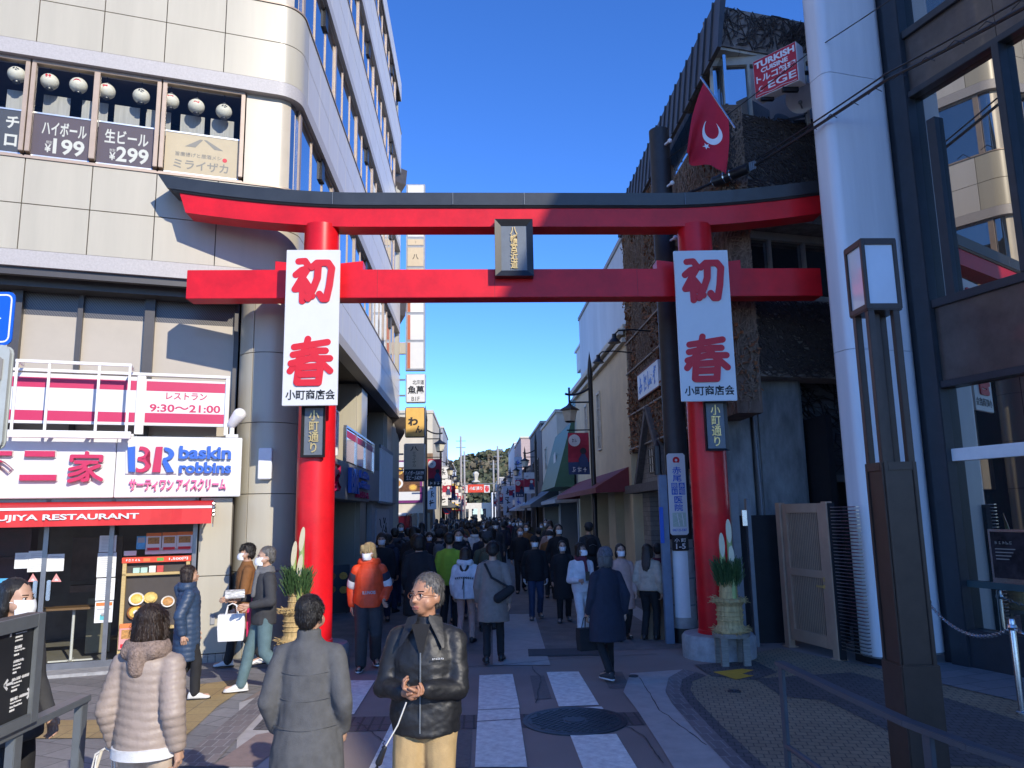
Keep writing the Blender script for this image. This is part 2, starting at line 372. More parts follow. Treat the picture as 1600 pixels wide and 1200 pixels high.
# right: pale concrete wedge, arc of border bricks, tile field
flat('pale_concrete', gpts((985,1053),(1068,1047),(1045,1062),(1040,1082),(1050,1100),(1085,1140),(1140,1200),(1160,1230),(1070,1230),(1036,1173),(998,1114),(974,1082)), m_lconc, 0.008)
outer = [(1068,1047),(1045,1060),(1040,1080),(1050,1100),(1085,1142),(1140,1200),(1180,1240)]
mid = [(1088,1052),(1066,1063),(1062,1080),(1074,1098),(1110,1138),(1172,1200),(1215,1240)]
inner = [(1104,1057),(1082,1066),(1079,1080),(1090,1096),(1126,1134),(1192,1196),(1240,1240)]
def strip(name, a, b, m, z):
    mb = MB()
    for i in range(len(a)-1): 
        q = [G(*a[i]), G(*a[i+1]), G(*b[i+1]), G(*b[i])]; mb.poly([(p.x, p.y, z) for p in q])
    tag(mb.build(name, m), kind='structure')
strip('pavement_border', outer, mid, m_brk, 0.012); strip('dark_paving', mid, inner, m_dkt, 0.012)
flat('side_pavement', [G(*p) for p in inner[::-1]] + [G(1130,1030), (4.35,11.4,0), (4.9,10.0,0), (6.1,10.0,0), (7.6,5.0,0), (9.2,0,0), (2.6,0,0)], m_tan2, 0.0085)
flat('dark_paving', gpts((1180,1062),(1330,1052),(1470,1090),(1600,1130),(1600,1200),(1420,1200),(1400,1150),(1290,1096),(1222,1090)), m_dkt, 0.0125)
flat('dark_paving', gpts((1085,1040),(1180,1034),(1215,1052),(1180,1064),(1112,1058)), m_dkt, 0.0125)
flat('shop_forecourt', [(4.9,10.05,0),(6.15,10.0,0),(7.7,5.0,0),(8.9,1.0,0),(7.6,1.0,0),(6.6,4.8,0),(5.3,8.6,0)], tile_mat('shop_stone_paving', [(0.21,0.21,0.22),(0.17,0.17,0.18)], 0.6, 0.3, 0, (0.08,0.08,0.08), rot=radians(-17), noise_sc=18), 0.016)
flat('yellow_marking', gpts((1114,1052),(1160,1047),(1178,1049),(1160,1055),(1178,1058),(1150,1064)), m_yel, 0.017)
m_patch = mat('asphalt_patch', (0.17,0.145,0.132), 0.9, var=0.2, scale=20, bump=0.3, bscale=150); m_tar = mat('tar_seam', (0.05,0.046,0.045), 0.7, var=0.2, scale=20)
flat('asphalt_patch', gpts((938,1050),(972,1050),(985,1075),(952,1076)), m_patch, 0.0045)
flat('asphalt_patch', gpts((690,1140),(738,1140),(734,1200),(668,1200)), m_patch, 0.0045)
flat('asphalt_patch', gpts((828,1056),(850,1056),(862,1092),(836,1094)), m_patch, 0.0045)
def seam(pts, w_=0.012):
    mb = MB(); r = random.Random(len(pts)+int(pts[0][0])); P = []
    for (ax, ay), (bx, by) in zip(pts, pts[1:]):
        for k in range(12): u = k/12; P.append(G(ax+(bx-ax)*u+r.gauss(0,0.8), ay+(by-ay)*u+r.gauss(0,0.5)))
    for a, b in zip(P, P[1:]):
        d = (b-a).normalized(); n_ = Vector((-d.y, d.x, 0))*w_*r.uniform(0.3,0.6); mb.poly([(q.x, q.y, 0.0095) for q in (a-n_, b-n_*0.9, b+n_*0.9, a+n_)])
    tag(mb.build('road_crack', m_tar, recalc=False), kind='structure')
seam([(600,1046),(760,1042),(880,1030),(1040,1022)], 0.02); seam([(838,1100),(845,1060),(828,1040)]); seam([(950,1120),(1005,1150),(1040,1200)]); seam([(705,1060),(720,1100),(690,1130)]); seam([(560,1130),(600,1160),(590,1200)]); seam([(1000,1060),(1030,1110),(1110,1170)])
# manhole
def manhole(px, py, r, label, name='manhole_cover'):
    c = G(px, py); t = thing(name, label, 'manhole cover', (c.x, c.y, 0.006))
    mb = MB(); mb.lathe((c.x, c.y, 0.0), [(r, 0.0), (r, 0.012), (r*0.92, 0.014), (r*0.915, 0.011), (r*0.9, 0.011), (r*0.895, 0.014)], 48)
    mb.build('rim', m_iron, t)
    mb = MB(); mb.lathe((c.x, c.y, 0.006), [(r*0.89, 0), (r*0.89, 0.0085), (r*0.2, 0.0085), (r*0.19, 0.014)], 48)
    k = 0.055
    for i in range(-18, 19):
        for j in range(-18, 19):
            x, y = (i + 0.5*(j % 2))*k*1.2, j*k*0.8
            if hypot(x, y) < r*0.84 and hypot(x, y) > r*0.23:
                mb.box(Fr((c.x+x, c.y+y, 0.0145), (1, 0.0)), -0.021, 0.021, -0.013, 0.013, 0, 0.007)
    mb.build('lid', m_iron, t)
m_iron = mat('cast_iron', (0.055,0.06,0.07), 0.5, metal=0.4, var=0.25, scale=14, bump=0.2)
manhole(898, 1127, 0.505, 'large round cast iron manhole cover with studded lid in the crossing')
def small_cover(px, py, r, label):
    c = G(px, py); mb = MB(); mb.lathe((c.x, c.y, 0.008), [(r, 0), (r, 0.012), (r*0.8, 0.014), (r*0.78, 0.008), (r*0.35, 0.008), (r*0.33, 0.014)], 24)
    tag(mb.build('valve_cover', m_iron, loc=(c.x, c.y, 0.008)), label, 'valve cover')
small_cover(1147, 1082, 0.07, 'tiny round iron valve cover in the tan tiles right of the brick arc')
small_cover(990, 1058, 0.06, 'tiny round iron valve cover beside the pale concrete wedge')
mb = MB(); c = G(885, 1020); mb.box(Fr((c.x, c.y, 0), (1, -0.05)), -0.55, 0.55, -0.28, 0.28, 0.006, 0.016); mb.box(Fr((c.x, c.y, 0), (1, -0.05)), -0.5, 0.5, -0.23, 0.23, 0.016, 0.019)
tag(mb.build('access_cover', mat('dark_cover', (0.05,0.05,0.055), 0.7, var=0.2), loc=(c.x, c.y, 0)), 'dark rectangular access cover in the street before the gate', 'access cover')
# ================================================================== LEFT CORNER BUILDING
FA = Fr((-4.46, 11.27, 0), (0.956, 0.293)); XS = -2.86; YE = 28.4; RC = 0.42
lb = thing('corner_building', 'pale cream office and shop building with rounded corner on the left', 'building', (-4.46, 11.27, 0))
S_C = (XS + 4.46)/0.956                                  # corner on the face
TL = RC*tan(radians(36.5)); SA = S_C - TL
def path(off=0.0, s0=-9.0, yend=YE, step=0.12):
    """plan outline of the outer face pushed out by off: list of points"""
    pts = [FA.p(s0, off, 0)]
    c = FA.p(SA, -RC, 0); a0 = atan2(FA.ey.y, FA.ey.x); a1 = 0.0
    a0 = a0 if a0 < 0 else a0 - 2*pi
    n = 10
    for i in range(n+1):
        a = a0 + (a1-a0)*i/n; pts.append(Vector((c.x + (RC+off)*cos(a), c.y + (RC+off)*sin(a), 0)))
    pts.append(Vector((XS+off, yend, 0)))
    return pts
def band(name, z0, z1, o0, o1, m, smooth=True, s0=-9.0, yend=YE):
    A = path(o0, s0, yend); B = path(o1, s0, yend); mb = MB()
    rings = [[Vector((a.x, a.y, z0)), Vector((b.x, b.y, z0)), Vector((b.x, b.y, z1)), Vector((a.x, a.y, z1))] for a, b in zip(A, B)]
    mb.loft(rings); return mb.build(name, m, lb, smooth=smooth, ang=30)
def panels(mb, z0, z1, off, gap=0.007, rows=2):
    """cladding panels with open joints on the outer face"""
    th = 0.03
    js = [0.525 + k*0.862 for k in range(-12, 2)]; js = [j for j in js if j < SA]
    zs = [z0 + (z1-z0)*i/rows for i in range(rows+1)]
    for r in range(rows):
        a, b = zs[r]+gap*(r > 0), zs[r+1]-gap*(r < rows-1)
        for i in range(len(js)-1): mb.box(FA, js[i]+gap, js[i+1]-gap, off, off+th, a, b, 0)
        P = path(off); Q = path(off+th)
        P = [FA.p(js[-1]+gap, off, 0)] + P[1:-1] + [Vector((XS+off, P[-2].y+0.28, 0))]; Q = [FA.p(js[-1]+gap, off+th, 0)] + Q[1:-1] + [Vector((XS+off+th, P[-1].y, 0))]
        mb.loft([[Vector((p.x,p.y,a)), Vector((q.x,q.y,a)), Vector((q.x,q.y,b)), Vector((p.x,p.y,b))] for p, q in zip(P, Q)], 0)
        y = P[-1].y + gap
        fs = Fr((XS, 0, 0), (0, 1))
        while y < YE - 0.1:
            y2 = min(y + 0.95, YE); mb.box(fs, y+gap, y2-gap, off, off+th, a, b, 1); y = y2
FS = Fr((XS, 0, 0), (0, 1))                                # side face: ex=+Y, ey=+X
lvl = [(5.55, 7.15), (8.75, 10.35), (11.95, 13.6), (15.15, 16.8)]
for z0, z1 in lvl:
    mbp = MB(); band('backing', z0+0.012, z1-0.01, -0.3, -0.002, m_joint)
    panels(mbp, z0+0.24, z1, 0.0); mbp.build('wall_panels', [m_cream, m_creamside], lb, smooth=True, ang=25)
    band('granite_strip', z0, z0+0.235, -0.28, 0.032, m_granite)
    band('sill', z1+0.002, z1+0.03, -0.3, 0.05, m_brownframe)
mbp2 = MB(); panels(mbp2, 18.2, 18.95, 0.0, rows=1)
mbp2.build('roof_panels', [m_cream, m_creamside], lb, smooth=True, ang=25)
band('backing', 18.2, 18.9, -0.3, -0.002, m_joint)
# core behind the windows (floors, dark rooms) and far end wall
mb = MB(); core = [FA.p(-9, -1.6, 0), FA.p(0.3, -1.6, 0), Vector((XS-1.4, 14.0, 0)), Vector((XS-1.4, YE, 0)), Vector((-16, YE, 0))]
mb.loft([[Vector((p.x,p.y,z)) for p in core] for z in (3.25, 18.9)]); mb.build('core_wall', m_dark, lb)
mb = MB()
for z0, z1 in lvl + [(18.2, 18.9)]:                         # floor slabs
    A = path(-0.29); pts = A + [Vector((-16, YE, 0)), FA.p(-9, -8, 0)]
    for z in (z0+0.02, z1-0.02): mb.poly([(p.x, p.y, z) for p in pts])
    mb.poly([(p.x, p.y, z0+0.2) for p in pts])
mb.build('floor_slabs', m_soffit, lb, recalc=False)
mb = MB(); mb.poly([(p.x, p.y, 18.93) for p in path(0.0) + [Vector((-16, YE, 0)), FA.p(-9, -8, 0)]]); mb.build('roof', m_conc, lb, recalc=False)
# rounded end column of the street side (cream) and end wall
mb = MB(); mb.lathe((XS-0.55, YE+0.25, 0), [(0.55, 0.0), (0.55, 14.5)], 32); mb.build('end_column', m_cream, lb, smooth=True)
mb = MB(); fs = Fr((0, YE, 0), (1, 0)); mb.box(fs, -16, XS-0.12, -0.32, 0.0, 0, 18.9); mb.build('end_wall', m_cream, lb)

# side windows: strips of tinted glass with posts
def side_windows(z0, z1, y0=12.45, y1=YE-1.0):
    g = MB(); f = MB(); g.box(FS, y0-0.3, y1, -0.10, -0.07, z0, z1)
    f.box(FS, y0-0.3, y1, -0.07, -0.04, z1-0.05, z1); f.box(FS, y0-0.3, y1, -0.07, -0.04, z0, z0+0.05)
    y = y0 - 0.3; k = 0
    while y < y1+0.01:
        wd = 0.12 if k % 3 == 0 else 0.035
        f.box(FS, y, y+wd, -0.07, -0.035 if k % 3 == 0 else -0.05, z0+0.05, z1-0.05); y += 0.98; k += 1
    b = MB(); y = y0 + 0.2; k = 0
    fr = f.build('window', m_brownframe, lb); g.build('pane', m_sideglass, fr)
for (a, b), (c, d) in zip(lvl, lvl[1:] + [(18.2, 18.9)]): side_windows(b+0.03, c-0.002)
# black end brackets seen under each strip of windows
mb = MB()
for (a, b), (c, d) in zip(lvl, lvl[1:] + [(18.2, 18.9)]):
    for y in (13.9, 19.8, 25.7):
        mb = MB(); mb.box(FS, y, y+0.25, -0.069, -0.02, c-0.42, c-0.01); mb.build('blind_box', m_black, lb)

# curved corner infill: cream panel between the front windows and the side windows
def corner_infill(z0, z1, s0, m):
    A = path(-0.16); B = path(-0.10); a = [FA.p(s0, -0.16, 0)] + A[1:8]; b = [FA.p(s0, -0.10, 0)] + B[1:8]
    mb = MB(); mb.loft([[Vector((p.x,p.y,z0)), Vector((q.x,q.y,z0)), Vector((q.x,q.y,z1)), Vector((p.x,p.y,z1))] for p, q in zip(a, b)])
    mb.build('corner_panel', m, lb, smooth=True, ang=30)
    a = A[7:-1] + [Vector((XS-0.16, 12.2, 0))]; b = B[7:-1] + [Vector((XS-0.10, 12.2, 0))]
    mb = MB(); mb.loft([[Vector((p.x,p.y,z0)), Vector((q.x,q.y,z0)), Vector((q.x,q.y,z1)), Vector((p.x,p.y,z1))] for p, q in zip(a, b)])
    mb.build('corner_pane', m_sideglass, lb, smooth=True, ang=30)
m_blind = mat('beige_blind', (0.52,0.46,0.36), 0.35, var=0.05, scale=3, coat=0.4)
# second floor front windows
zb, zt = 7.18, 8.748
FW = FA.at(0, -0.10)                                        # window plane
def fwin(name, s0, s1, panes, lab=None):
    f = MB()
    f.box(FW, s0, s1, -0.06, 0.05, zt-0.05, zt); f.box(FW, s0, s1, -0.06, 0.03, zb, zb+0.07)
    f.box(FW, s0, s0+0.06, -0.06, 0.05, zb+0.12, zt-0.05); f.box(FW, s1-0.06, s1, -0.06, 0.05, zb+0.12, zt-0.05)
    for c in panes[1:-1]: f.box(FW, c-0.04, c+0.04, -0.05, 0.06, zb+0.12, zt-0.05)
    fr = f.build('window', m_brownframe, lb, bevel=0.006)
    g = MB(); g.quad(FW.p(s0, 0, zb+0.1), FW.p(s1, 0, zb+0.1), FW.p(s1, 0, zt-0.04), FW.p(s0, 0, zt-0.04)); g.build('pane', m_glass, fr, recalc=False)
    return fr
w1 = fwin('window', -2.11, -0.36, [-2.11, -1.247, -0.36]); w2 = fwin('window', -0.34, 0.87, [-0.34, 0.87]); w0 = fwin('window', -3.95, -2.13, [-3.95, -3.0, -2.13])
w00 = fwin('window', -5.8, -3.97, [-5.8, -4.9, -3.97]); w01 = fwin('window', -7.65, -5.82, [-7.65, -6.7, -5.82])
corner_infill(zb, zt, 0.89, m_blind)
for zz in ((10.38, 11.948), (13.63, 15.148), (16.83, 18.198)):
    corner_infill(zz[0], zz[1], 0.6, m_blind)
    mb = MB(); mb.box(FW, -9, 0.6, -0.06, -0.03, zz[0], zz[1]); mb.build('pane', m_sideglass, lb)
    mb = MB()
    for s in [-8.6+0.87*i for i in range(11)]: mb.box(FW, s-0.035, s+0.035, -0.03, 0.05, zz[0], zz[1])
    mb.build('mullion', m_brownframe, lb)
# price boards behind the glass
m_plum = mat('plum_board', (0.10,0.07,0.085), 0.6, var=0.05); m_slate = mat('slate_board', (0.055,0.06,0.075), 0.6, var=0.05)
m_tanbd = mat('tan_board', (0.56,0.45,0.30), 0.6, var=0.05); m_greyp = mat('grey_print', (0.26,0.24,0.21), 0.6, var=0); m_paleletter = mat('pale_lettering', (0.66,0.64,0.58), 0.6, var=0)
m_silver = mat('silver_trim', (0.7,0.7,0.7), 0.3, metal=0.7, var=0)
FB = FW.at(0, -0.05)
def board(label, s0, s1, m, items, z0=7.30, z1=7.95):
    t = thing('price_board', label, 'advert', FB.p((s0+s1)/2, 0, z0))
    mb = MB(); mb.box(FB, s0, s1, -0.03, -0.012, z0, z1); mb.build('panel', m, t)
    mb = MB(); mb.box(FB, s0, s1, -0.03, -0.002, z1, z1+0.022); mb.box(FB, s0, s1, -0.03, -0.002, z0-0.02, z0); mb.build('trim', m_silver, t)
    mb = MB()
    for body, u0, u1, v0, v1, mi, bold in items:
        mb.text(body, FB, s0+(s1-s0)*u0, s0+(s1-s0)*u1, z0+(z1-z0)*v0, z0+(z1-z0)*v1, -0.011, mi, 0.002, bold)
    return t, mb
t, mb = board('dark plum window board on the left lettered for highballs at 199', -2.05, -1.29, m_plum, [('ハイボール',0.15,0.92,0.52,0.86,0,0.02),('¥',0.22,0.33,0.10,0.30,0,0.02),('税別',0.24,0.34,0.31,0.38,0,0.0),('199',0.36,0.90,0.08,0.46,0,0.025)]); mb.build('lettering', m_paleletter, t)
t, mb = board('dark plum window board beside the tan board lettered for beer at 299', -1.2, -0.43, m_plum, [('生ビール',0.12,0.90,0.52,0.86,0,0.02),('¥',0.22,0.33,0.10,0.30,0,0.02),('税別',0.22,0.32,0.31,0.38,0,0.0),('299',0.34,0.92,0.08,0.46,0,0.025)]); mb.build('lettering', m_paleletter, t)
t, mb = board('slate grey window board at the left edge with two white katakana', -2.9, -2.18, m_slate, [('チ',0.70,0.93,0.56,0.86,0,0.03),('ロ',0.70,0.92,0.14,0.42,0,0.03)]); mb.build('lettering', m_paleletter, t)
t, mb = board('tan window board with a grey roof mark and restaurant name', -0.27, 0.81, m_tanbd, [('旨唐揚げと居酒メシ',0.14,0.76,0.42,0.53,0,0.01),('ミライザカ',0.12,0.86,0.10,0.34,0,0.02)])
def rel(s0, s1, z0, z1, pts): return [(s0+(s1-s0)*a, z0+(z1-z0)*b) for a, b in pts]
mb.prism(FB, rel(-0.27,0.81,7.30,7.95,[(0.46,0.90),(0.26,0.68),(0.40,0.68),(0.50,0.90)]), -0.011, -0.009, 0)
mb.prism(FB, rel(-0.27,0.81,7.30,7.95,[(0.51,0.90),(0.55,0.90),(0.78,0.68),(0.66,0.68)]), -0.011, -0.009, 0)
mb.prism(FB, [(0.60+0.035*cos(a*pi/8), 7.585+0.035*sin(a*pi/8)) for a in range(16)], -0.011, -0.009, 1)
mb.build('lettering', [m_greyp, m_redflat], t)
# paper lanterns hanging inside the windows
m_paper = mat('paper_lantern', (0.78,0.73,0.60), 0.7, var=0.08, bump=0.4, bscale=25, stretch=(1,1,14))
m_lred = mat('lantern_red', (0.62,0.02,0.03), 0.7, var=0)
FL = FA.at(0, -0.24)
marks = ['roof mark characters', 'four red petals', 'a red fan', 'a red cup', 'black katakana beside the cup lantern', 'a red barrel', 'a red fish', 'black katakana nearest the corner']
for i, (px, py) in enumerate(((27,113),(78,124),(123,130),(167,139),(221,147),(267,155),(307,163),(350,171))):
    s, z = FL.sz(px, py, 0); c = FL.p(s, 0, z); r = 0.125
    c.z -= 0.04; t = thing('paper_lantern', 'round white paper lantern in the upper window printed with ' + marks[i], 'lantern', c, 'lanterns hung in the upper windows')
    mb = MB(); prof = [(0.045, 0.118)]
    for k in range(1, 20):
        a = pi*k/20; prof.append((r*sin(a)*(1.0 if k % 2 else 0.985), r*0.93*cos(a)))
    prof.append((0.045, -0.118)); mb.lathe(c, prof, 24); mb.build('shade', m_paper, t, smooth=True, ang=80)
    mb = MB(); mb.lathe(c, [(0.05, 0.112), (0.05, 0.13)], 16); mb.lathe(c, [(0.05, -0.13), (0.05, -0.112)], 16); mb.tube([c+Vector((0,0,0.13)), c+Vector((0,0,8.74-c.z))], 0.006, 6); mb.build('ring', m_black, t)
    mb = MB(); f = FL.at(s, 0, z)
    def on(x, zz, rr=r+0.003):                              # a point on the lantern's front
        zz -= 0.035; q = sqrt(max(0, rr*rr - x*x - zz*zz)); return f.p(x, q, zz)
    def disc(pts, mi): mb.poly([on(*p) for p in pts], mi)
    if i in (0, 4, 7):
        for a, b in (((-0.03,0.03),(-0.005,0.045)), ((0.01,0.045),(0.05,0.025)), ((0.0,0.015),(0.03,0.0)), ((-0.005,-0.01),(0.025,-0.025)), ((-0.01,-0.035),(0.03,-0.05))):
            d = Vector((b[0]-a[0], b[1]-a[1])).normalized()*0.008; disc([(a[0]-d.y,a[1]+d.x),(a[0]+d.y,a[1]-d.x),(b[0]+d.y,b[1]-d.x),(b[0]-d.y,b[1]+d.x)], 1)
    elif i == 1:
        for x, zz in ((-0.02,0.035),(0.022,0.035),(-0.02,-0.008),(0.022,-0.008)): disc([(x+0.018*cos(a*pi/5), zz+0.018*sin(a*pi/5)) for a in range(10)], 0)
    elif i == 2: disc([(-0.005,-0.04)] + [(0.062*cos(a), -0.03+0.07*sin(a)) for a in [radians(25+13*k) for k in range(11)]], 0)
    elif i == 3: disc([(-0.045,0.04),(0.03,0.04),(0.02,0.0),(0.005,-0.02),(0.02,-0.045),(-0.035,-0.045),(-0.015,-0.02),(-0.03,0.0)], 0)
    elif i == 5: disc([(-0.045,0.04),(0.045,0.04),(0.04,-0.04),(-0.04,-0.04)], 0)
    else: disc([(-0.05,0.0),(-0.02,0.03),(0.02,0.018),(0.05,0.032),(0.042,0.0),(0.05,-0.03),(0.02,-0.018),(-0.02,-0.03)], 0)
    mb.build('print', [m_lred, m_ink], t, recalc=False)
# pale half curtains deeper in the room
mb = MB(); m_curt = mat('striped_noren', (0.42,0.40,0.36), 0.8, var=0.15, scale=40, stretch=(1,1,0.05))
for s in (-2.5,-2.02,-1.5,-1.05,-0.6,-0.1,0.35):
    mb.box(FA.at(0,-0.46), s, s+0.36, -0.012, 0, 8.02, 8.42)
mb.build('half_curtain', m_curt, lb)
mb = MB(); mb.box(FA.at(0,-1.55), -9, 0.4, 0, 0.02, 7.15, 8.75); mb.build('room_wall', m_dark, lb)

# first floor, set back under the overhang
FRz = FA.at(0, -0.65)
m_blind2 = mat('roller_blind', (0.42,0.37,0.30), 0.5, var=0.05, scale=2, coat=0.25)
def stripe_mat():
    m = bpy.data.materials.new('striped_screen'); m.use_nodes = True; n = m.node_tree.nodes; L = m.node_tree.links; b = n['Principled BSDF']
    tc = n.new('ShaderNodeTexCoord'); wv = n.new('ShaderNodeTexWave'); wv.inputs['Scale'].default_value = 14; wv.bands_direction = 'DIAGONAL'
    L.new(tc.outputs['Object'], wv.inputs[0]); r = n.new('ShaderNodeValToRGB'); r.color_ramp.elements[0].color = (0.05,0.05,0.055,1); r.color_ramp.elements[1].color = (0.13,0.12,0.11,1)
    L.new(wv.outputs[0], r.inputs[0]); L.new(r.outputs[0], b.inputs['Base Color']); b.inputs['Roughness'].default_value = 0.3; return m
mb = MB(); mb.box(FRz, -9, 0.86, -0.06, -0.03, 3.2, 5.02); mb.build('blind', m_blind2, lb)
mb = MB(); mb.box(FRz, -9, 0.86, -0.06, -0.03, 5.02, 5.56); mb.build('blind_screen', stripe_mat(), lb)
mb = MB()
for s in (-4.2,-3.1,-2.17,-1.33,-0.4,0.88): mb.box(FRz, s-0.035, s+0.035, -0.03, 0.06, 3.2, 5.55)
for s in (-2.17,-0.4): mb.box(FRz, s-0.05, s+0.09, -0.03, 0.10, 3.2, 5.55)
mb.box(FRz, -9, 0.9, -0.03, 0.05, 5.5, 5.56)
mb.build('mullion', m_darkframe, lb)
mb = MB(); mb.box(FA, -9, 0.9, -0.6, -0.3, 5.35, 5.54); mb.box(FA, -9, 0.9, -0.12, -0.03, 5.44, 5.545); mb.build('soffit_rail', m_darkframe, lb)
# round corner column with joints
cc = FA.p(1.43, -0.48, 0)
mb = MB()
z = 0.0
for z1 in (1.22, 2.35, 3.42, 4.5, 5.54):
    for k in range(4):
        a0 = radians(-110 + 90*k + 1.0); a1 = radians(-110 + 90*(k+1) - 1.0)
        n = 12; out = [[Vector((cc.x+rr*cos(a0+(a1-a0)*i/n), cc.y+rr*sin(a0+(a1-a0)*i/n), 0)) for i in range(n+1)] for rr in (0.455, 0.485)]
        mb.loft([[o + Vector((0,0,z+0.006)), p + Vector((0,0,z+0.006)), p + Vector((0,0,z1-0.006)), o + Vector((0,0,z1-0.006))] for o, p in zip(*out)])
    z = z1
mb.build('round_column', m_cream, lb, smooth=True, ang=30)
mb = MB(); mb.lathe(cc, [(0.456, 0), (0.456, 5.55)], 32); mb.build('column_core', m_joint, lb, smooth=True)
# flat wall piece left of the column, ground floor
mb = MB(); z = 0.12
for z1 in (1.19, 2.3): mb.box(FA, 0.50, 0.93, -0.06, -0.01, z+0.005, z1-0.005); z = z1
mb.build('wall_panels', m_cream, lb, bevel=0.004)
mb = MB(); mb.box(FA, 0.49, 0.95, -0.5, -0.062, 0, 3.2); mb.build('pier_core', m_joint, lb)
mb = MB(); 
for i in range(5): mb.box(FA, 0.49+0.1*i, 0.585+0.1*i, -0.06, 0.012, 0, 0.115)
mb.build('base_trim', mat('beige_tile', (0.42,0.37,0.30), 0.5), lb, bevel=0.004)
# side ground floor: piers, dark shop openings, fascia
mb = MB(); mb.box(FS, 12.9, YE, -1.05, -1.0, 0, 5.55); mb.build('shop_back_wall', m_dark, lb)
mb = MB()
for y0, y1 in ((15.6, 16.9), (20.6, 21.9), (26.6, 28.3)):
    mb = MB(); mb.box(FS, y0, y1, -1.0, -0.22, 0, 5.54); mb.build('pier', m_cream, lb, bevel=0.12)
mb = MB()
for y in (13.4,14.5,17.6,18.6,19.6,22.6,23.7,24.8): mb.box(FS, y, y+0.08, -1.0, -0.7, 0, 5.54)
mb.build('mullion', m_darkframe, lb)
m_dkgrey = mat('grey_fascia', (0.24,0.24,0.25), 0.5, var=0.1)
mb = MB(); mb.box(FS, 13.0, 20.4, -0.6, 0.05, 2.35, 3.15); mb.box(FS, 20.6, 28.2, -0.6, -0.05, 2.4, 3.3); mb.build('side_fascia', m_dkgrey, lb, bevel=0.01)
mb = MB(); mb.box(FS, 22.5, 28.2, -0.3, -0.15, 0, 2.4); mb.build('side_wall', mat('grey_side_wall', (0.34,0.34,0.35), 0.6), lb)
# ================================================================== SHOP FRONT AND SIGNS ON THE LEFT BUILDING
# ground floor glass front
FG = FA.at(0, -0.12)
sf = thing('restaurant_glazing', 'glazed restaurant front with sliding doors under the red awning', 'shop front', FG.p(-1.5, 0, 0))
m_shopglass = glass_mat('shop_glass', (0.80,0.82,0.80), 0.0, ior=1.35)
mb = MB(); mb.quad(FG.p(-6,0,0.12), FG.p(0.47,0,0.12), FG.p(0.47,0,2.3), FG.p(-6,0,2.3)); mb.build('pane', m_shopglass, sf, recalc=False)
mb = MB()
for s in (-3.4,-2.45,-1.44,-0.64,0.44): mb.box(FG, s-0.03, s+0.03, -0.04, 0.03, 0.1, 2.3)
mb.box(FG, -6, 0.47, -0.05, 0.04, 0.04, 0.13); mb.box(FG, -6, 0.47, -0.05, 0.03, 2.2, 2.34)
mb.build('frame', mat('grey_alu_frame', (0.22,0.22,0.23), 0.35, metal=0.7), sf)
mb = MB(); mb.box(FG, -6, 0.5, -0.2, 0.42, 0, 0.045); mb.build('threshold', m_conc, sf)
for s in (-1.52, -1.36):
    mb = MB(); mb.box(FG, s-0.025, s+0.025, 0.032, 0.06, 0.95, 1.22); mb.build('handle', m_steel, sf, bevel=0.008)
# shop interior
m_int = mat('shop_interior_wall', (0.20,0.17,0.16), 0.8, var=0.35, scale=1.5); m_intfl = mat('shop_floor', (0.32,0.30,0.26), 0.5, var=0.15)
mb = MB(); mb.box(FA, -6.2, 0.5, -3.3, -3.2, 0, 3.2); mb.box(FA, -6.2, -6.1, -3.2, -0.2, 0, 3.2); mb.box(FA, 0.5, 0.6, -3.2, -0.5, 0, 3.2); mb.build('interior_wall', m_int, sf)
mb = MB(); mb.box(FA, -6.1, 0.5, -3.2, -0.2, 0.001, 0.03); mb.build('interior_floor', m_intfl, sf)
mb = MB(); mb.box(FA, -6.1, 0.5, -3.2, -0.2, 2.7, 2.75); mb.build('interior_ceiling', m_soffit, sf)
mb = MB(); m_maroon = mat('maroon_display', (0.10,0.015,0.02), 0.5, var=0.3)
for k in range(5): mb.box(FA, -2.7, -1.75, -0.9, -0.55, 0.35+0.38*k, 0.38+0.38*k)
mb.box(FA, -2.75, -2.7, -0.9, -0.5, 0.05, 2.2); mb.box(FA, -1.75, -1.7, -0.9, -0.5, 0.05, 2.2); mb.box(FA, -2.7, -1.75, -0.95, -0.9, 0.05, 2.2); tag(mb.build('shelf_rack', m_maroon, loc=FA.p(-2.2,-0.7,0.03)), 'dark maroon rack of shelves behind the left shop glass', 'shelves')
t = thing('hall_table', 'small brown table on a white cross foot inside the shop door', 'table', FA.p(-1.15,-0.75,0.03))
mb = MB(); mb.box(FA, -1.55, -0.75, -0.95, -0.6, 0.76, 0.79); mb.build('tabletop', mat('brown_wood', (0.25,0.14,0.06), 0.5), t)
mb = MB(); c = FA.p(-1.15,-0.78,0); mb.tube([c+Vector((0,0,0.05)), c+Vector((0,0,0.76))], 0.02, 10); mb.build('leg', m_white, t, smooth=True)
mb = MB(); mb.bar(c+FA.ex*0.28+Vector((0,0,0.045)), c-FA.ex*0.28+Vector((0,0,0.045)), 0.04, 0.03); mb.bar(c+FA.ey*0.25+Vector((0,0,0.05)), c-FA.ey*0.15+Vector((0,0,0.05)), 0.04, 0.025); mb.build('foot', m_white, t)
m_cardb = mat('khaki_panel', (0.28,0.25,0.17), 0.7, var=0.1)
mb = MB(); mb.box(FA, -1.05, -0.72, -1.3, -1.25, 0.06, 0.85); mb.build('inner_panel', m_cardb, sf)
mb = MB(); mb.box(FA, -1.35, -0.66, -1.6, -1.5, 1.1, 1.75); mb.box(FA, -1.3, -0.7, -1.48, -1.2, 0.95, 1.05); mb.build('counter', mat('brown_counter', (0.16,0.09,0.06), 0.6, var=0.4, scale=5), sf)
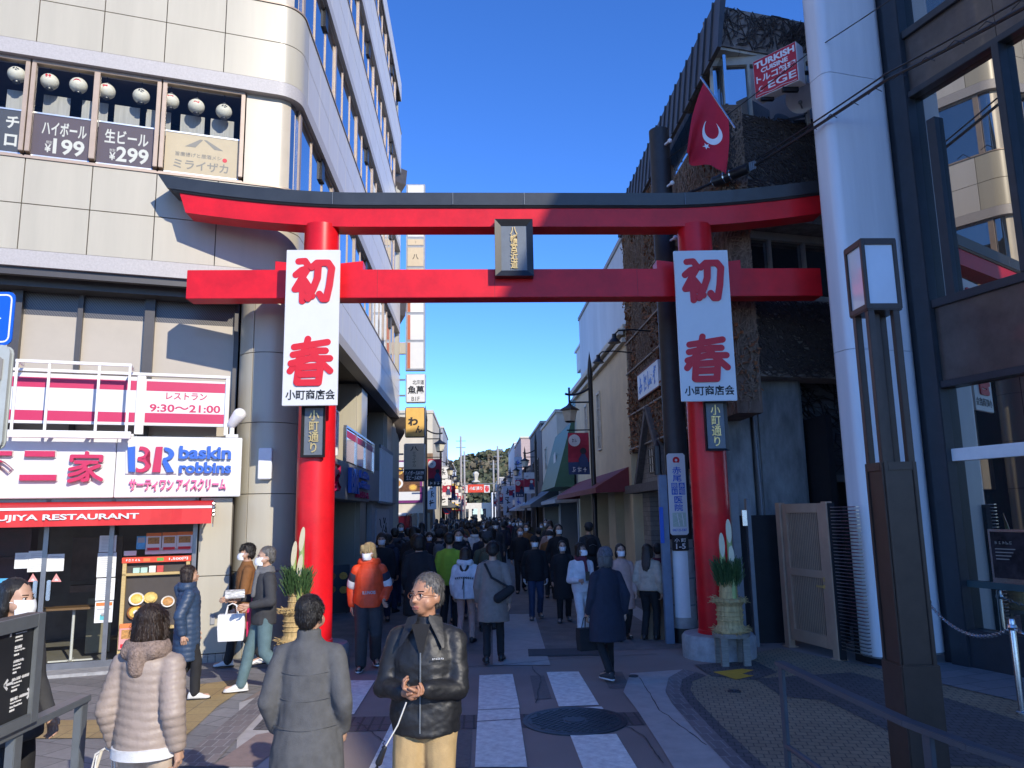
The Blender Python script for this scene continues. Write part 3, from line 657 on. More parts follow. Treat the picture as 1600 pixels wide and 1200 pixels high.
# paper notices on the glass
m_paperw = mat('notice_paper', (0.74,0.75,0.74), 0.7, var=0.04); m_printg = mat('print_grey', (0.42,0.43,0.44), 0.7, var=0)
m_ora = mat('orange_print', (0.75,0.20,0.05), 0.6, var=0); m_grn = mat('green_print', (0.12,0.35,0.06), 0.6, var=0); m_food = mat('food_print', (0.45,0.22,0.06), 0.6, var=0.5, scale=30); m_teal = mat('teal_print', (0.10,0.45,0.48), 0.6, var=0); m_skyb = mat('blue_screen', (0.08,0.38,0.70), 0.4, var=0.4, scale=8)
def notice(label, px0, py0, px1, py1, kind='lines', m=m_paperw, name='notice', cat='notice', off=0.018):
    s0, z1 = FG.sz(px0, py0, off); s1, z0 = FG.sz(px1, py1, off); w_, h_ = s1-s0, z1-z0
    mb = MB(); mb.box(FG, s0, s1, off-0.004, off, z0, z1, 0)
    y = off+0.0012
    def r(u0, u1, v0, v1, mi): mb.box(FG, s0+w_*u0, s0+w_*u1, off, y, z0+h_*v0, z0+h_*v1, mi)
    if kind == 'lines':
        for k in range(9):
            v = 0.84-0.085*k; r(0.14, 0.86-0.2*((k*7) % 3)/2, v, v+0.022, 1)
    elif kind == 'cover': r(0.05,0.95,0.78,0.94,2); r(0.12,0.88,0.6,0.66,1); r(0.3,0.7,0.12,0.38,3); r(0.36,0.64,0.30,0.46,1)
    elif kind == 'food': r(0.0,1.0,0.82,1.0,2); r(0.12,0.88,0.40,0.76,4); r(0.1,0.9,0.05,0.2,5)
    elif kind == 'blue': r(0.1,0.9,0.5,0.9,1)
    o = mb.build(name, [m, m_printg, m_ora, m_teal, m_food, m_redflat], loc=FG.p((s0+s1)/2, off, z0)); tag(o, label, cat)
notice('square white notice at the left of the sliding door', 24,864,44,888)
notice('white notice left of the door joint', 45,861,71,893)
notice('white notice right of the door joint', 73,866,99,892)
notice('uppermost printed sheet on the post between door and display', 156,837,181,862)
notice('second printed sheet down on the post beside the display', 153,864,180,901)
notice('third printed sheet down on the post beside the display', 151,904,178,937)
notice('lowest sheet on the post with a pale teal face drawing', 149,940,175,972, 'cover')
notice('small poster with a bread picture in the display window', 229,833,251,861, 'food')
notice('small poster with a dark bowl picture in the display window', 254,832,275,860, 'food')
notice('small red headed poster nearest the pier in the display window', 277,831,300,859, 'food')
notice('small blue card in the display window', 214,838,227,858, 'blue', m_skyb)
notice('low white strip of cards under the display window posters', 194,861,213,868, 'x')
notice('row of white price strips under the display window posters', 227,857,300,864, 'x')
notice('bright blue screen card low on the left door', 0,904,25,921, 'x', m_skyb)
m_tri = mat('pink_warning', (0.70,0.30,0.28), 0.6, var=0)
for px, nm in ((51.5,'left'),(88,'right')):
    a = FG.sz(px, 896, 0.018); b = FG.sz(px-8, 909, 0.018); c = FG.sz(px+8, 909, 0.018)
    mb = MB(); mb.prism(FG, [a, b, c], 0.014, 0.018, 0); mb.prism(FG, [(a[0]*0.4+b[0]*0.3+c[0]*0.3, a[1]*0.4+b[1]*0.6), (a[0]*0.2+b[0]*0.6+c[0]*0.2, a[1]*0.15+b[1]*0.85), (a[0]*0.2+b[0]*0.2+c[0]*0.6, a[1]*0.15+c[1]*0.85)], 0.018, 0.0195, 1)
    tag(mb.build('warning_sticker', [m_tri, m_paperw], loc=FG.p(a[0], 0.018, b[1])), 'pink triangular warning sticker on the '+nm+' sliding door leaf', 'sticker')
# food display case
t = thing('food_display_case', 'pale wooden display case of sample dishes with a red header', 'display case', FA.p(0.0,0.02,0.03))
FD = FA.at(0, -0.02); s0, z1 = FD.sz(192, 880); s1, _ = FD.sz(297, 880)
m_pine = mat('pale_wood', (0.52,0.38,0.16), 0.5, var=0.15, scale=5, stretch=(1,1,8))
mb = MB(); mb.box(FD, s0, s0+0.05, -0.07, 0.02, 0.12, z1); mb.box(FD, s1-0.05, s1, -0.07, 0.02, 0.12, z1); mb.box(FD, s0, s1, -0.07, 0.02, 1.235, 1.27); mb.box(FD, s0, s1, -0.07, 0.02, 0.50, 0.54); mb.build('frame', m_pine, t, bevel=0.004)
mb = MB(); mb.box(FD, s0-0.01, s1+0.01, -0.08, 0.03, z1, z1+0.075, 0)
for i, (u, mi) in enumerate(((0.3,1),(0.5,2))): mb.box(FD, s0+(s1-s0)*u, s0+(s1-s0)*(u+0.1), 0.03, 0.032, z1+0.015, z1+0.06, mi)
mb.text('1,500円', FD, s0+(s1-s0)*0.68, s1-0.03, z1+0.018, z1+0.06, 0.03, 3, 0.003, 0.02)
mb.marks(FD, s0+0.03, s0+(s1-s0)*0.26, z1+0.02, z1+0.055, 0.03, 5, 3, 2)
mb.build('header', [mat('red_header', (0.70,0.06,0.02), 0.5, var=0.05), m_ora, m_grn, m_white], t)
mb = MB(); mb.box(FD, s0+0.05, s1-0.05, -0.075, -0.06, 0.54, z1-0.005); mb.build('back', mat('case_back', (0.06,0.05,0.045), 0.7), t)
rng = random.Random(3); sid = 0
m_dish = mat('white_dish', (0.75,0.74,0.70), 0.3, var=0.05); m_omel = mat('omelette', (0.72,0.45,0.08), 0.5, var=0.3, scale=30); m_curry = mat('brown_stew', (0.22,0.08,0.02), 0.4, var=0.5, scale=40); m_bread = mat('bread', (0.66,0.48,0.15), 0.6, var=0.3, scale=30); m_mint = mat('mint_box', (0.45,0.65,0.55), 0.5); m_redbox = mat('red_box', (0.55,0.06,0.05), 0.5)
def dish(px, py, r, ms, lab, sq=False):
    s, z = FD.sz(px, py, 0.0); f = FD.at(s, -0.02, z); d = thing('sample_dish', lab, 'dish', f.p(0,0,-r))
    tilt = [(0.03*0, 0)]
    def ring(rr, y): return [f.p(rr*cos(2*pi*k/20), y + 0.25*rr*sin(2*pi*k/20)*-1, rr*0.85*sin(2*pi*k/20)) for k in range(20)]
    mb = MB(); mb.loft([ring(r*0.6, -0.02), ring(r, 0.0), ring(r*0.97, 0.005), ring(r*0.8, -0.008)]); mb.build('plate', ms[0], d, smooth=True)
    mb = MB(); mb.loft([ring(r*0.78, -0.006), ring(r*0.7, 0.006), ring(r*0.4, 0.014)]); mb.build('food', ms[1], d, smooth=True)
    if len(ms) > 2: mb = MB(); mb.loft([ring(r*0.3, 0.014), ring(r*0.22, 0.02)]); mb.build('topping', ms[2], d, smooth=True)
dish(213, 936, 0.10, [m_dish, m_omel], 'white square rimmed dish of yellow noodles in the display case')
dish(235, 934, 0.09, [m_bread, m_bread], 'plain golden bread plate beside the noodle dish')
dish(212, 957, 0.115, [m_curry, m_omel, m_dish], 'black pan dish topped with a fried egg in the display case')
dish(237, 953, 0.09, [m_dish, m_bread], 'white oval dish of rice behind the blue coat')
dish(262, 940, 0.09, [m_dish, m_food], 'white dish of stew at the right of the case')
for i, (px, m, lab) in enumerate(((212,m_mint,'small mint green cake box at left on the upper case shelf'),(224,m_mint,'second mint green cake box on the upper case shelf'),(237,m_dish,'small white cup on the upper case shelf'),(249,m_redbox,'small red and white carton on the upper case shelf'))):
    s, z = FD.sz(px, 908, 0.0); mb = MB(); mb.box(FD.at(0,-0.02), s-0.042, s+0.042, -0.03, 0.03, 1.271, 1.271+0.07+0.02*(i > 1)); mb.box(FD.at(0,-0.02), s-0.044, s+0.044, -0.032, 0.032, 1.271+0.05, 1.271+0.056)
    tag(mb.build('carton', m, loc=FD.p(s,-0.02,1.27), bevel=0.004), lab, 'carton')
s, z = FD.sz(208, 992); 
notice('red bordered price placard at the foot of the display case', 187,975,214,1013, 'food', m_tri, 'placard', 'placard', 0.17)

# awning
t = thing('shop_awning', 'red shop awning with white restaurant lettering', 'awning', FA.p(-1.5,0.1,1.94))
m_awn = mat('red_awning_cloth', (0.62,0.025,0.03), 0.65, var=0.1, scale=3, bump=0.15, bscale=7)
aw = 0.72
mb = MB(); mb.prism(Fr(FA.p(0.67,0,0), FA.ey), [(0.0,2.26),(aw,2.155),(aw,2.143),(0.0,2.245)], 0.0, 7.5)
mb.build('canopy', m_awn, t)
mb = MB(); n = 60
vs = []; 
for i in range(n+1):
    s = 0.67-7.5*i/n; wv = 0.012*sin(i*1.1)+0.008*sin(i*2.7)
    vs.append((FA.p(s, aw+0.002, 2.15), FA.p(s, aw+wv, 1.935)))
for i in range(n): mb.quad(vs[i][0], vs[i+1][0], vs[i+1][1], vs[i][1])
mb.build('valance', m_awn, t, smooth=True, recalc=False)
mb = MB(); mb.box(FA, -6.8, 0.67, aw-0.01, aw+0.014, 2.143, 2.175); mb.build('white_piping', m_white, t)
s0, _ = FA.sz(0, 812, aw); s1, _ = FA.sz(217, 812, aw)
mb = MB(); mb.text('FUJIYA RESTAURANT', FA, s1-(s1-s0)*1.0-0.115, s1, 1.995, 2.09, aw+0.016, 0, 0.004, 0.03); mb.build('lettering', m_whiteb, t)
mb = MB(); e = FA.p(0.69, aw-0.05, 2.14)
for k in range(4): mb.ball(e+Vector((0.0,0,0.06-0.05*k))+FA.ey*(-0.03*(k % 2)), 0.028, 8, 6)
mb.tube([FA.p(0.69,0.02,2.2), FA.p(0.69,aw,2.15)], 0.016, 8); mb.tube([e, e-Vector((0,0,0.25))], 0.006, 6); mb.build('arm', m_steel, t)

# white name board above
t = thing('shop_sign_board', 'long white shop board with magenta kanji and ice cream lettering', 'sign', FA.p(-1.4,0.05,2.31))
mb = MB(); mb.box(FA, -7, -0.625, -0.05, 0.15, 2.31, 3.16); mb.box(FA, -0.615, 1.03, -0.05, 0.153, 2.31, 3.16); mb.build('board', m_whiteb, t, bevel=0.008)
o = 0.153
def sgn(px0, py0, px1, py1, off=o): 
    a = FA.sz(px0, py0, off); b = FA.sz(px1, py1, off); return a[0], b[0], b[1], a[1]
IE = [[(0.5,0.02),(0.5,0.12)], [(0.08,0.28),(0.08,0.14),(0.92,0.14),(0.92,0.28)], [(0.2,0.34),(0.8,0.34)], [(0.56,0.36),(0.36,0.50),(0.06,0.58)], [(0.44,0.46),(0.57,0.62),(0.57,0.92),(0.44,0.95)], [(0.50,0.56),(0.30,0.70),(0.06,0.77)], [(0.55,0.72),(0.34,0.88),(0.06,0.97)], [(0.88,0.46),(0.62,0.58)], [(0.60,0.60),(0.76,0.80),(0.96,0.93)]]
mb = MB()
def raised(body, box, mi, d=0.06, bold=0.03):              # letters standing off on a pale backing
    mb.text(body, FA, *box, o+0.03, mi, d, bold*0.6); 
raised('二', sgn(36,705,89,751), 0, 0.05, 0.05); b_ = sgn(110,707,161,753); mb.strokes(FA, IE, *b_, o+0.03, 0.060, 0, 0.05); raised('不', sgn(-34,705,19,753), 0, 0.05, 0.045)
mb.build('kanji', m_pink, t)
mb = MB()
mb.strokes(FA, IE, *sgn(110,707,161,753), o, 0.085, 0, 0.022)
for body, box in (('二', sgn(36,705,89,751)), ('不', sgn(-34,705,19,753))): mb.text(body, FA, box[0]-0.01, box[1]+0.01, box[2]-0.01, box[3]+0.01, o, 0, 0.028, 0.05)
mb.build('kanji_backing', m_whiteb, t)
# B and R: blue outer strokes, pink inner strokes
bx0, bx1, bz0, bz1 = sgn(199,697,272,739)
U = lambda pts: [(bx0+(bx1-bx0)*a, bz1-(bz1-bz0)*b) for a, b in pts]
arc = lambda cx, cy, rx, ry, a0, a1, n=10: [(cx+rx*cos(radians(a0+(a1-a0)*i/n)), cy-ry*sin(radians(a0+(a1-a0)*i/n))) for i in range(n+1)]
mb = MB()
mb.prism(FA, U([(0.02,0.06),(0.17,0.02),(0.20,0.98),(0.07,0.96)]), o+0.03, o+0.07, 1)
three = arc(0.30,0.27,0.19,0.25,100,-85) + arc(0.30,0.72,0.22,0.27,85,-110) + [(0.22,0.80)] + arc(0.30,0.72,0.10,0.14,-110,80) + [(0.24,0.55),(0.24,0.42)] + arc(0.29,0.28,0.09,0.12,-80,110)
mb.prism(FA, U(three), o+0.03, o+0.072, 0)
mb.prism(FA, U([(0.60,0.03),(0.74,0.02),(0.72,0.98),(0.55,0.98)]), o+0.03, o+0.07, 0)
mb.prism(FA, U([(0.77,0.05)] + arc(0.78,0.30,0.21,0.26,80,-75) + [(0.86,0.58),(1.0,0.97),(0.86,0.99),(0.75,0.62),(0.76,0.46)] + arc(0.77,0.31,0.11,0.13,-80,80)), o+0.03, o+0.071, 1)
mb.text('baskin', FA, *sgn(281,697,361,718), o+0.03, 1, 0.035, 0.035); mb.text('robbins', FA, *sgn(281,722,361,740), o+0.03, 1, 0.035, 0.035)
mb.text('サーティワン アイスクリーム', FA, *sgn(203,748,353,766), o+0.03, 2, 0.03, 0.03)
m_pinkl = mat('light_pink_print', (0.75,0.12,0.30), 0.45, var=0.03)
mb.build('ice_cream_lettering', [m_pink, m_blueprint, m_pinkl], t)
mb = MB(); mb.prism(FA, U([(-0.03,0.0),(0.2,-0.05),(0.75,-0.05),(0.98,0.05),(1.03,0.3),(0.97,0.55),(1.06,1.03),(0.0,1.03)]), o, o+0.028, 0)
for body, box in (('baskin', sgn(281,697,361,718)), ('robbins', sgn(281,722,361,740)), ('サーティワン アイスクリーム', sgn(203,748,353,766))): mb.text(body, FA, *box, o, 0, 0.028, 0.07)
mb.build('lettering_backing', m_whiteb, t)
# striped band sign with opening hours
t = thing('striped_fascia_sign', 'white fascia sign with magenta stripes and restaurant hours', 'sign', FA.p(-1.2,0.05,3.3))
mb = MB(); o = 0.05; mb.box(FA, -7, -0.42, -0.02, o, 3.33, 4.03, 0); mb.box(FA, -0.31, 0.77, -0.02, o, 3.33, 4.0, 0); mb.build('board', m_whiteb, t)
mb = MB()
for a, b in ((-7,-0.43),(-0.30,0.76)):
    mb.box(FA, a, b, o, o+0.002, 3.37, 3.51); mb.box(FA, a, b, o, o+0.002, 3.83, 3.97)
mb.text('レストラン', FA, *sgn(260,613,323,626,o), o, 0, 0.003, 0.02); mb.text('9:30～21:00', FA, *sgn(234,631,344,646,o), o, 0, 0.003, 0.025)
mb.build('stripes_and_lettering', m_pink, t)
mb = MB(); mb.box(FA, -7, 0.82, -0.03, 0.09, 4.045, 4.085); mb.box(FA, -0.42, -0.31, -0.02, 0.09, 3.2, 4.04); mb.box(FA, 0.77, 0.82, -0.02, 0.09, 3.2, 4.04); mb.box(FA, -0.41,-0.40, 0.09, 0.1, 3.2, 4.04); mb.build('frame', m_white, t, bevel=0.004)
# white tube stand in front of the fascia (its two figures are left out)
t = thing('white_tube_stand', 'white square tube stand fixed in front of the striped sign', 'stand', FA.p(-1.15,0.25,3.16))
mb = MB()
y = 0.42
for s in (-1.84,-1.46,-0.86,-0.48): mb.box(FA, s-0.016, s+0.016, y-0.016, y+0.016, 3.2, 4.10)
mb.box(FA, -1.86, -0.46, y-0.02, y+0.02, 4.102, 4.142)
for s in (-1.84,-0.48): mb.box(FA, s-0.016, s+0.016, 0.1, 0.395, 4.105, 4.14)
mb.box(FA, -2.0, -0.42, 0.38, 0.46, 3.10, 3.195); mb.box(FA, -2.0, -0.42, 0.06, 0.14, 3.165, 3.195)
mb.build('tubes', m_white, t, bevel=0.003)
for s in (-1.95,-1.4,-0.95,-0.47):
    mb = MB(); mb.box(FA, s-0.02, s+0.02, 0.1, 0.4, 3.16, 3.2); mb.build('foot', m_greymetal, t)
# floodlight and small vent box
t = thing('floodlight', 'white floodlight on a short stem at the right end of the shop board', 'floodlight', FA.p(0.86,0.1,3.17))
mb = MB(); c = FA.p(0.88,0.1,3.17); mb.tube([c, c+Vector((0,0,0.16))], 0.035, 12); mb.box(FA, 0.80,0.97,0.03,0.15,3.165,3.21); mb.build('stem', m_white, t, smooth=True)
mb = MB(); mb.cap(c+Vector((0.0,0,0.2)), 0.07, c+Vector((0.12,-0.06,0.33)), 0.095); mb.build('lamp_head', m_white, t, smooth=True)
mb = MB(); mb.box(Fr(cc+Vector((0.0,-0.50,0)),(1,0.1)), 0.0, 0.19, -0.03, 0.10, 2.56, 3.02); tag(mb.build('vent_box', m_white, loc=cc+Vector((0.1,-0.55,2.56)), bevel=0.01), 'white metal box fixed to the round corner column', 'metal box')
mb = MB(); mb.box(FA, 0.70,0.76,-0.01,0.02,0.52,0.66); tag(mb.build('wall_outlet', mat('grey_plate', (0.3,0.3,0.3), 0.5), loc=FA.p(0.73,0,0.52), bevel=0.005), 'grey outlet plate low on the cream pier', 'outlet')
# signs along the street side
FS2 = FS.at(0, 0.0)
t = thing('side_hours_sign', 'striped hours sign on the street side of the corner building', 'sign', FS.p(14.9,0.1,3.3))
mb = MB(); mb.box(FS, 13.2, 15.5, 0.0, 0.05, 3.33, 4.03); mb.build('board', m_whiteb, t)
mb = MB(); mb.box(FS, 13.2, 15.5, 0.05, 0.053, 3.37, 3.51); mb.box(FS, 13.2, 15.5, 0.05, 0.053, 3.83, 3.97); mb.text('レストラン\n9:30～21:00', FS, 13.9, 15.3, 3.54, 3.8, 0.05, 0, 0.003, 0.02); mb.build('stripes_and_lettering', m_pink, t)
mb = MB(); mb.box(FS, 13.1, 15.6, -0.03, 0.09, 4.045, 4.09); mb.box(FS, 15.5, 15.6, -0.03, 0.09, 3.2, 4.04); mb.build('frame', m_white, t)
t = thing('side_kanji_sign', 'raised magenta and white kanji on the grey side fascia', 'sign', FS.p(15,0.1,2.4))
mb = MB(); mb.text('二家', FS, 13.3, 15.6, 2.48, 3.05, 0.08, 0, 0.08, 0.05); mb.build('kanji', m_pink, t)
mb = MB(); mb.text('二家', FS, 13.3, 15.6, 2.48, 3.05, 0.05, 0, 0.03, 0.08); mb.build('kanji_backing', m_whiteb, t)
t = thing('side_ice_cream_sign', 'raised blue ice cream lettering on the shaded side fascia', 'sign', FS.p(18,0.1,2.4))
mb = MB(); mb.text('BR', FS, 17.0, 18.2, 2.5, 3.05, 0.06, 1, 0.08, 0.04); mb.text('baskin\nrobbins', FS, 18.4, 20.1, 2.65, 3.08, 0.06, 1, 0.06, 0.03); mb.text('アイスクリーム', FS, 18.0, 20.0, 2.42, 2.58, 0.06, 0, 0.05, 0.02); mb.build('lettering', [m_pink, m_blueprint], t)
t = thing('side_glass_balustrade', 'glass balustrade panels in a steel frame above the side fascia', 'balustrade', FS.p(18.5,0,3.2))
m_refl = mat('balustrade_glass', (0.20,0.21,0.23), 0.08, var=0.2, scale=1, spec=1.0, coat=1.0)
mb = MB(); mb.box(FS, 16.95, 21.5, -0.02, 0.0, 3.2, 3.92); mb.build('pane', m_refl, t)
mb = MB(); mb.box(FS, 16.9, 21.55, -0.04, 0.03, 3.92, 3.97)
for y in (16.9, 18.4, 19.9, 21.5): mb.box(FS, y-0.03, y+0.03, -0.04, 0.03, 3.15, 3.92)
mb.build('frame', m_steel, t)
mb = MB(); mb.box(FS, 17.0, 21.4, 0.0, 0.004, 3.72, 3.88); mb.build('stripe', m_pink, t)
# overhanging black kite shaped canopies at the far end
m_bronze = mat('dark_bronze', (0.10,0.08,0.065), 0.4, metal=0.5, var=0.15)
for k, z in enumerate((14.5, 9.2, 4.7)):
    c = Vector((XS-0.55, YE+0.25, z)); mb = MB()
    mb.lathe(c, [(0.57, -0.02), (0.75, 0.3), (0.8, 0.9)] , 4); tag(mb.build('canopy_cap', m_bronze, loc=c), ['dark bronze cap at the top of the far rounded column','dark bronze cap midway up the far rounded column','lowest dark bronze cap on the far rounded column'][k], 'canopy')
# ================================================================== TORII GATE
YT = 10.95; XL, XR = -2.25, 3.33; XC = (XL+XR)/2
gate = thing('torii_gate', 'large vermilion torii gate with black topped lintel across the street', 'torii gate', (XC, YT, 0))
T = XZ(YT)
def pillar(x):
    mb = MB(); mb.lathe((x, YT, 0), [(0.262, 0.1), (0.26, 3.0), (0.25, 6.22)], 40); return mb.build('pillar', m_red, gate, smooth=True)
pillar(XL); pillar(XR)
for x in (XL, XR):
    mb = MB(); mb.lathe((x, YT, 0), [(0.50, 0.0), (0.50, 0.27), (0.47, 0.31), (0.27, 0.315)], 40); mb.build('footing', m_conc, gate, smooth=True)
    mb = MB(); mb.lathe((x, YT, 0), [(0.275, 0.315), (0.275, 0.36), (0.262, 0.37)], 40); mb.build('collar', m_red, gate, smooth=True)
def rise(x):                                                # upward sweep of the lintel ends
    d = max(0, abs(x-XC) - 2.3)/2.75; return 0.27*d**1.7
def lintel(name, x0, x1, z0, z1, hy0, hy1, m, slant=0.12, n=40, extra=None):
    rings = []
    for i in range(n+1):
        x = x0 + (x1-x0)*i/n; r = rise(x); e = 1 if x > XC else -1
        u = max(0, abs(x-XC)-2.3)/2.75
        sl = slant*u**2
        rings.append([Vector((x, YT-hy0, z0+r)), Vector((x, YT+hy0, z0+r)), Vector((x+e*sl, YT+hy1, z1+r*1.08)), Vector((x+e*sl, YT-hy1, z1+r*1.08))])
    mb = MB(); mb.loft(rings); return mb.build(name, m, gate, smooth=True, ang=30)
m_roof = mat('black_lintel_cap', (0.026,0.029,0.034), 0.45, var=0.25, scale=3, coat=0.15)
lintel('lintel', XC-4.72, XC+4.72, 6.17, 6.445, 0.17, 0.19, m_red)
lintel('lintel_cap', XC-4.98, XC+4.98, 6.48, 6.66, 0.235, 0.26, m_roof, 0.14)
lintel('cap_soffit', XC-4.9, XC+4.9, 6.446, 6.478, 0.21, 0.225, m_black, 0.05)
mb = MB(); mb.box(T, -4.12, 5.16, -0.15, 0.15, 5.10, 5.525); mb.build('tie_beam', m_red, gate, bevel=0.006)
for x in (XL, XR):
    for e in (-1, 1): mb = MB(); mb.prism(T.at(x,0), [(e*0.26,5.528),(e*0.63,5.528),(e*0.63,5.66),(e*0.26,5.62)], -0.13, 0.13); mb.build('wedge', m_red, gate)
mb = MB()
for x in (XC-2.6, XC-0.85, XC+0.2, XC+2.6): mb.box(T, x, x+0.008, 0.262, 0.264, 6.48, 6.66)
mb.build('seam', m_greymetal, gate)
mb = MB()
for x in (XC-2.3, XC-0.6, XC+1.5, XC+2.35): mb.box(T, x, x+0.006, 0.1705, 0.172, 6.18, 6.44); mb.box(T, x+0.35, x+0.356, 0.1505, 0.152, 5.105, 5.52)
mb.build('beam_seam', mat('dark_red_seam', (0.30,0.01,0.015), 0.6, var=0), gate)
# central framed tablet
def tablet(label, x0, x1, z0, z1, y, chars, fw=0.09, depth=0.14, name='gate_tablet', boxf=(0.36,0.64,0.04,0.97)):
    f = XZ(y); t = thing(name, label, 'plaque', f.p((x0+x1)/2, 0, z0))
    mb = MB(); mb.box(f, x0+fw*0.8, x1-fw*0.8, -depth, -0.045, z0+fw*0.8, z1-fw*0.8); mb.build('panel', m_slab, t)
    mb = MB()
    A = [(x0,z0),(x1,z0),(x1,z1),(x0,z1)]; B = [(x0+fw,z0+fw),(x1-fw,z0+fw),(x1-fw,z1-fw),(x0+fw,z1-fw)]
    for i in range(4):
        j = (i+1) % 4
        mb.add([f.p(A[i][0],-depth,A[i][1]),f.p(A[j][0],-depth,A[j][1]),f.p(A[j][0],0.0,A[j][1]),f.p(A[i][0],0.0,A[i][1]),
                f.p(B[i][0],-depth,B[i][1]),f.p(B[j][0],-depth,B[j][1]),f.p(B[j][0],-0.035,B[j][1]),f.p(B[i][0],-0.035,B[i][1])],
               [(0,1,2,3),(4,7,6,5),(3,2,6,7),(0,4,5,1),(0,3,7,4),(1,5,6,2)])
    mb.build('frame', m_black, t)
    iw, ih = x1-x0-2*fw, z1-z0-2*fw
    mb = MB(); mb.text('\n'.join(chars), f, x0+fw+iw*boxf[0], x0+fw+iw*boxf[1], z0+fw+ih*boxf[2], z0+fw+ih*boxf[3], -0.045, 0, 0.02, 0.01); mb.build('lettering', m_gold, t)
m_slab = mat('slate_tablet', (0.13,0.15,0.17), 0.4, var=0.1, scale=6)
tablet('black framed tablet with gold characters at the centre of the gate', 0.30, 0.855, 5.37, 6.23, YT-0.32, '八幡宮近道')
tablet('dark plaque with gold street name on the left gate pillar', -2.40, -2.075, 2.80, 3.52, YT-0.335, '小町通り', 0.035, 0.06, 'name_plaque', (0.25,0.78,0.05,0.95))
tablet('dark plaque with gold street name on the right gate pillar', 3.22, 3.545, 2.81, 3.53, YT-0.335, '小町通り', 0.035, 0.06, 'name_plaque', (0.25,0.78,0.05,0.95))
# new year banners
HATSU = [[(0.12,0.06),(0.28,0.05),(0.36,0.16)], [(0.06,0.37),(0.20,0.26),(0.36,0.22)], [(0.36,0.22),(0.24,0.40),(0.05,0.70)], [(0.05,0.70),(0.15,0.69),(0.30,0.56)], [(0.24,0.42),(0.24,0.97)], [(0.28,0.50),(0.40,0.66)], [(0.36,0.72),(0.48,0.86)],
         [(0.46,0.20),(0.58,0.10),(0.86,0.10)], [(0.86,0.10),(0.95,0.22),(0.90,0.62),(0.83,0.93)], [(0.83,0.93),(0.74,0.93),(0.66,0.82)], [(0.62,0.14),(0.60,0.45),(0.50,0.70),(0.38,0.92)]]
HARU = [[(0.44,0.05),(0.40,0.22),(0.30,0.42),(0.06,0.72)], [(0.14,0.22),(0.60,0.16),(0.88,0.12)], [(0.12,0.38),(0.60,0.30),(0.84,0.30)], [(0.08,0.56),(0.50,0.46),(0.94,0.46)], [(0.56,0.34),(0.70,0.50),(0.95,0.72)],
        [(0.26,0.62),(0.22,0.95)], [(0.30,0.64),(0.70,0.62)], [(0.74,0.62),(0.70,0.96)], [(0.30,0.79),(0.68,0.78)], [(0.24,0.96),(0.70,0.96)]]
def banner(label, x0, x1, z0, z1, y, yaw=0.0):
    f = Fr(((x0+x1)/2, y, 0), (cos(yaw), sin(yaw))); w_ = x1-x0; t = thing('new_year_banner', label, 'banner', f.p(0,0,z0), 'new year banners on the gate pillars')
    mb = MB(); mb.box(f, -w_/2, w_/2, -0.05, 0, z0, z1); mb.build('panel', m_whiteb, t, bevel=0.005)
    mb = MB(); H = z1-z0; mb.strokes(f, HATSU, -w_*0.36, w_*0.39, z1-H*0.345, z1-H*0.06, 0.0, 0.075); mb.build('red_character', m_redflat, t); mb = MB(); mb.strokes(f, HARU, -w_*0.42, w_*0.40, z1-H*0.87, z1-H*0.565, 0.0, 0.068); mb.build('red_character', m_redflat, t)
    mb = MB(); mb.text('小町商店会', f, -w_*0.44, w_*0.46, z0+H*0.035, z0+H*0.10, 0.0, 0, 0.003, 0.022); mb.build('association_name', m_ink, t)
    mb = MB()
    for z in (z0+0.3, z1-0.3): mb.box(f, -0.1, 0.1, -0.22, -0.05, z-0.02, z+0.02)
    mb.build('bracket', m_black, t)
banner('sunlit white banner with two red characters on the left gate pillar', -2.63, -1.885, 3.49, 5.70, YT-0.5)
banner('shaded white banner with two red characters on the right gate pillar', 2.866, 3.64, 3.49, 5.68, YT-0.5, radians(-3))
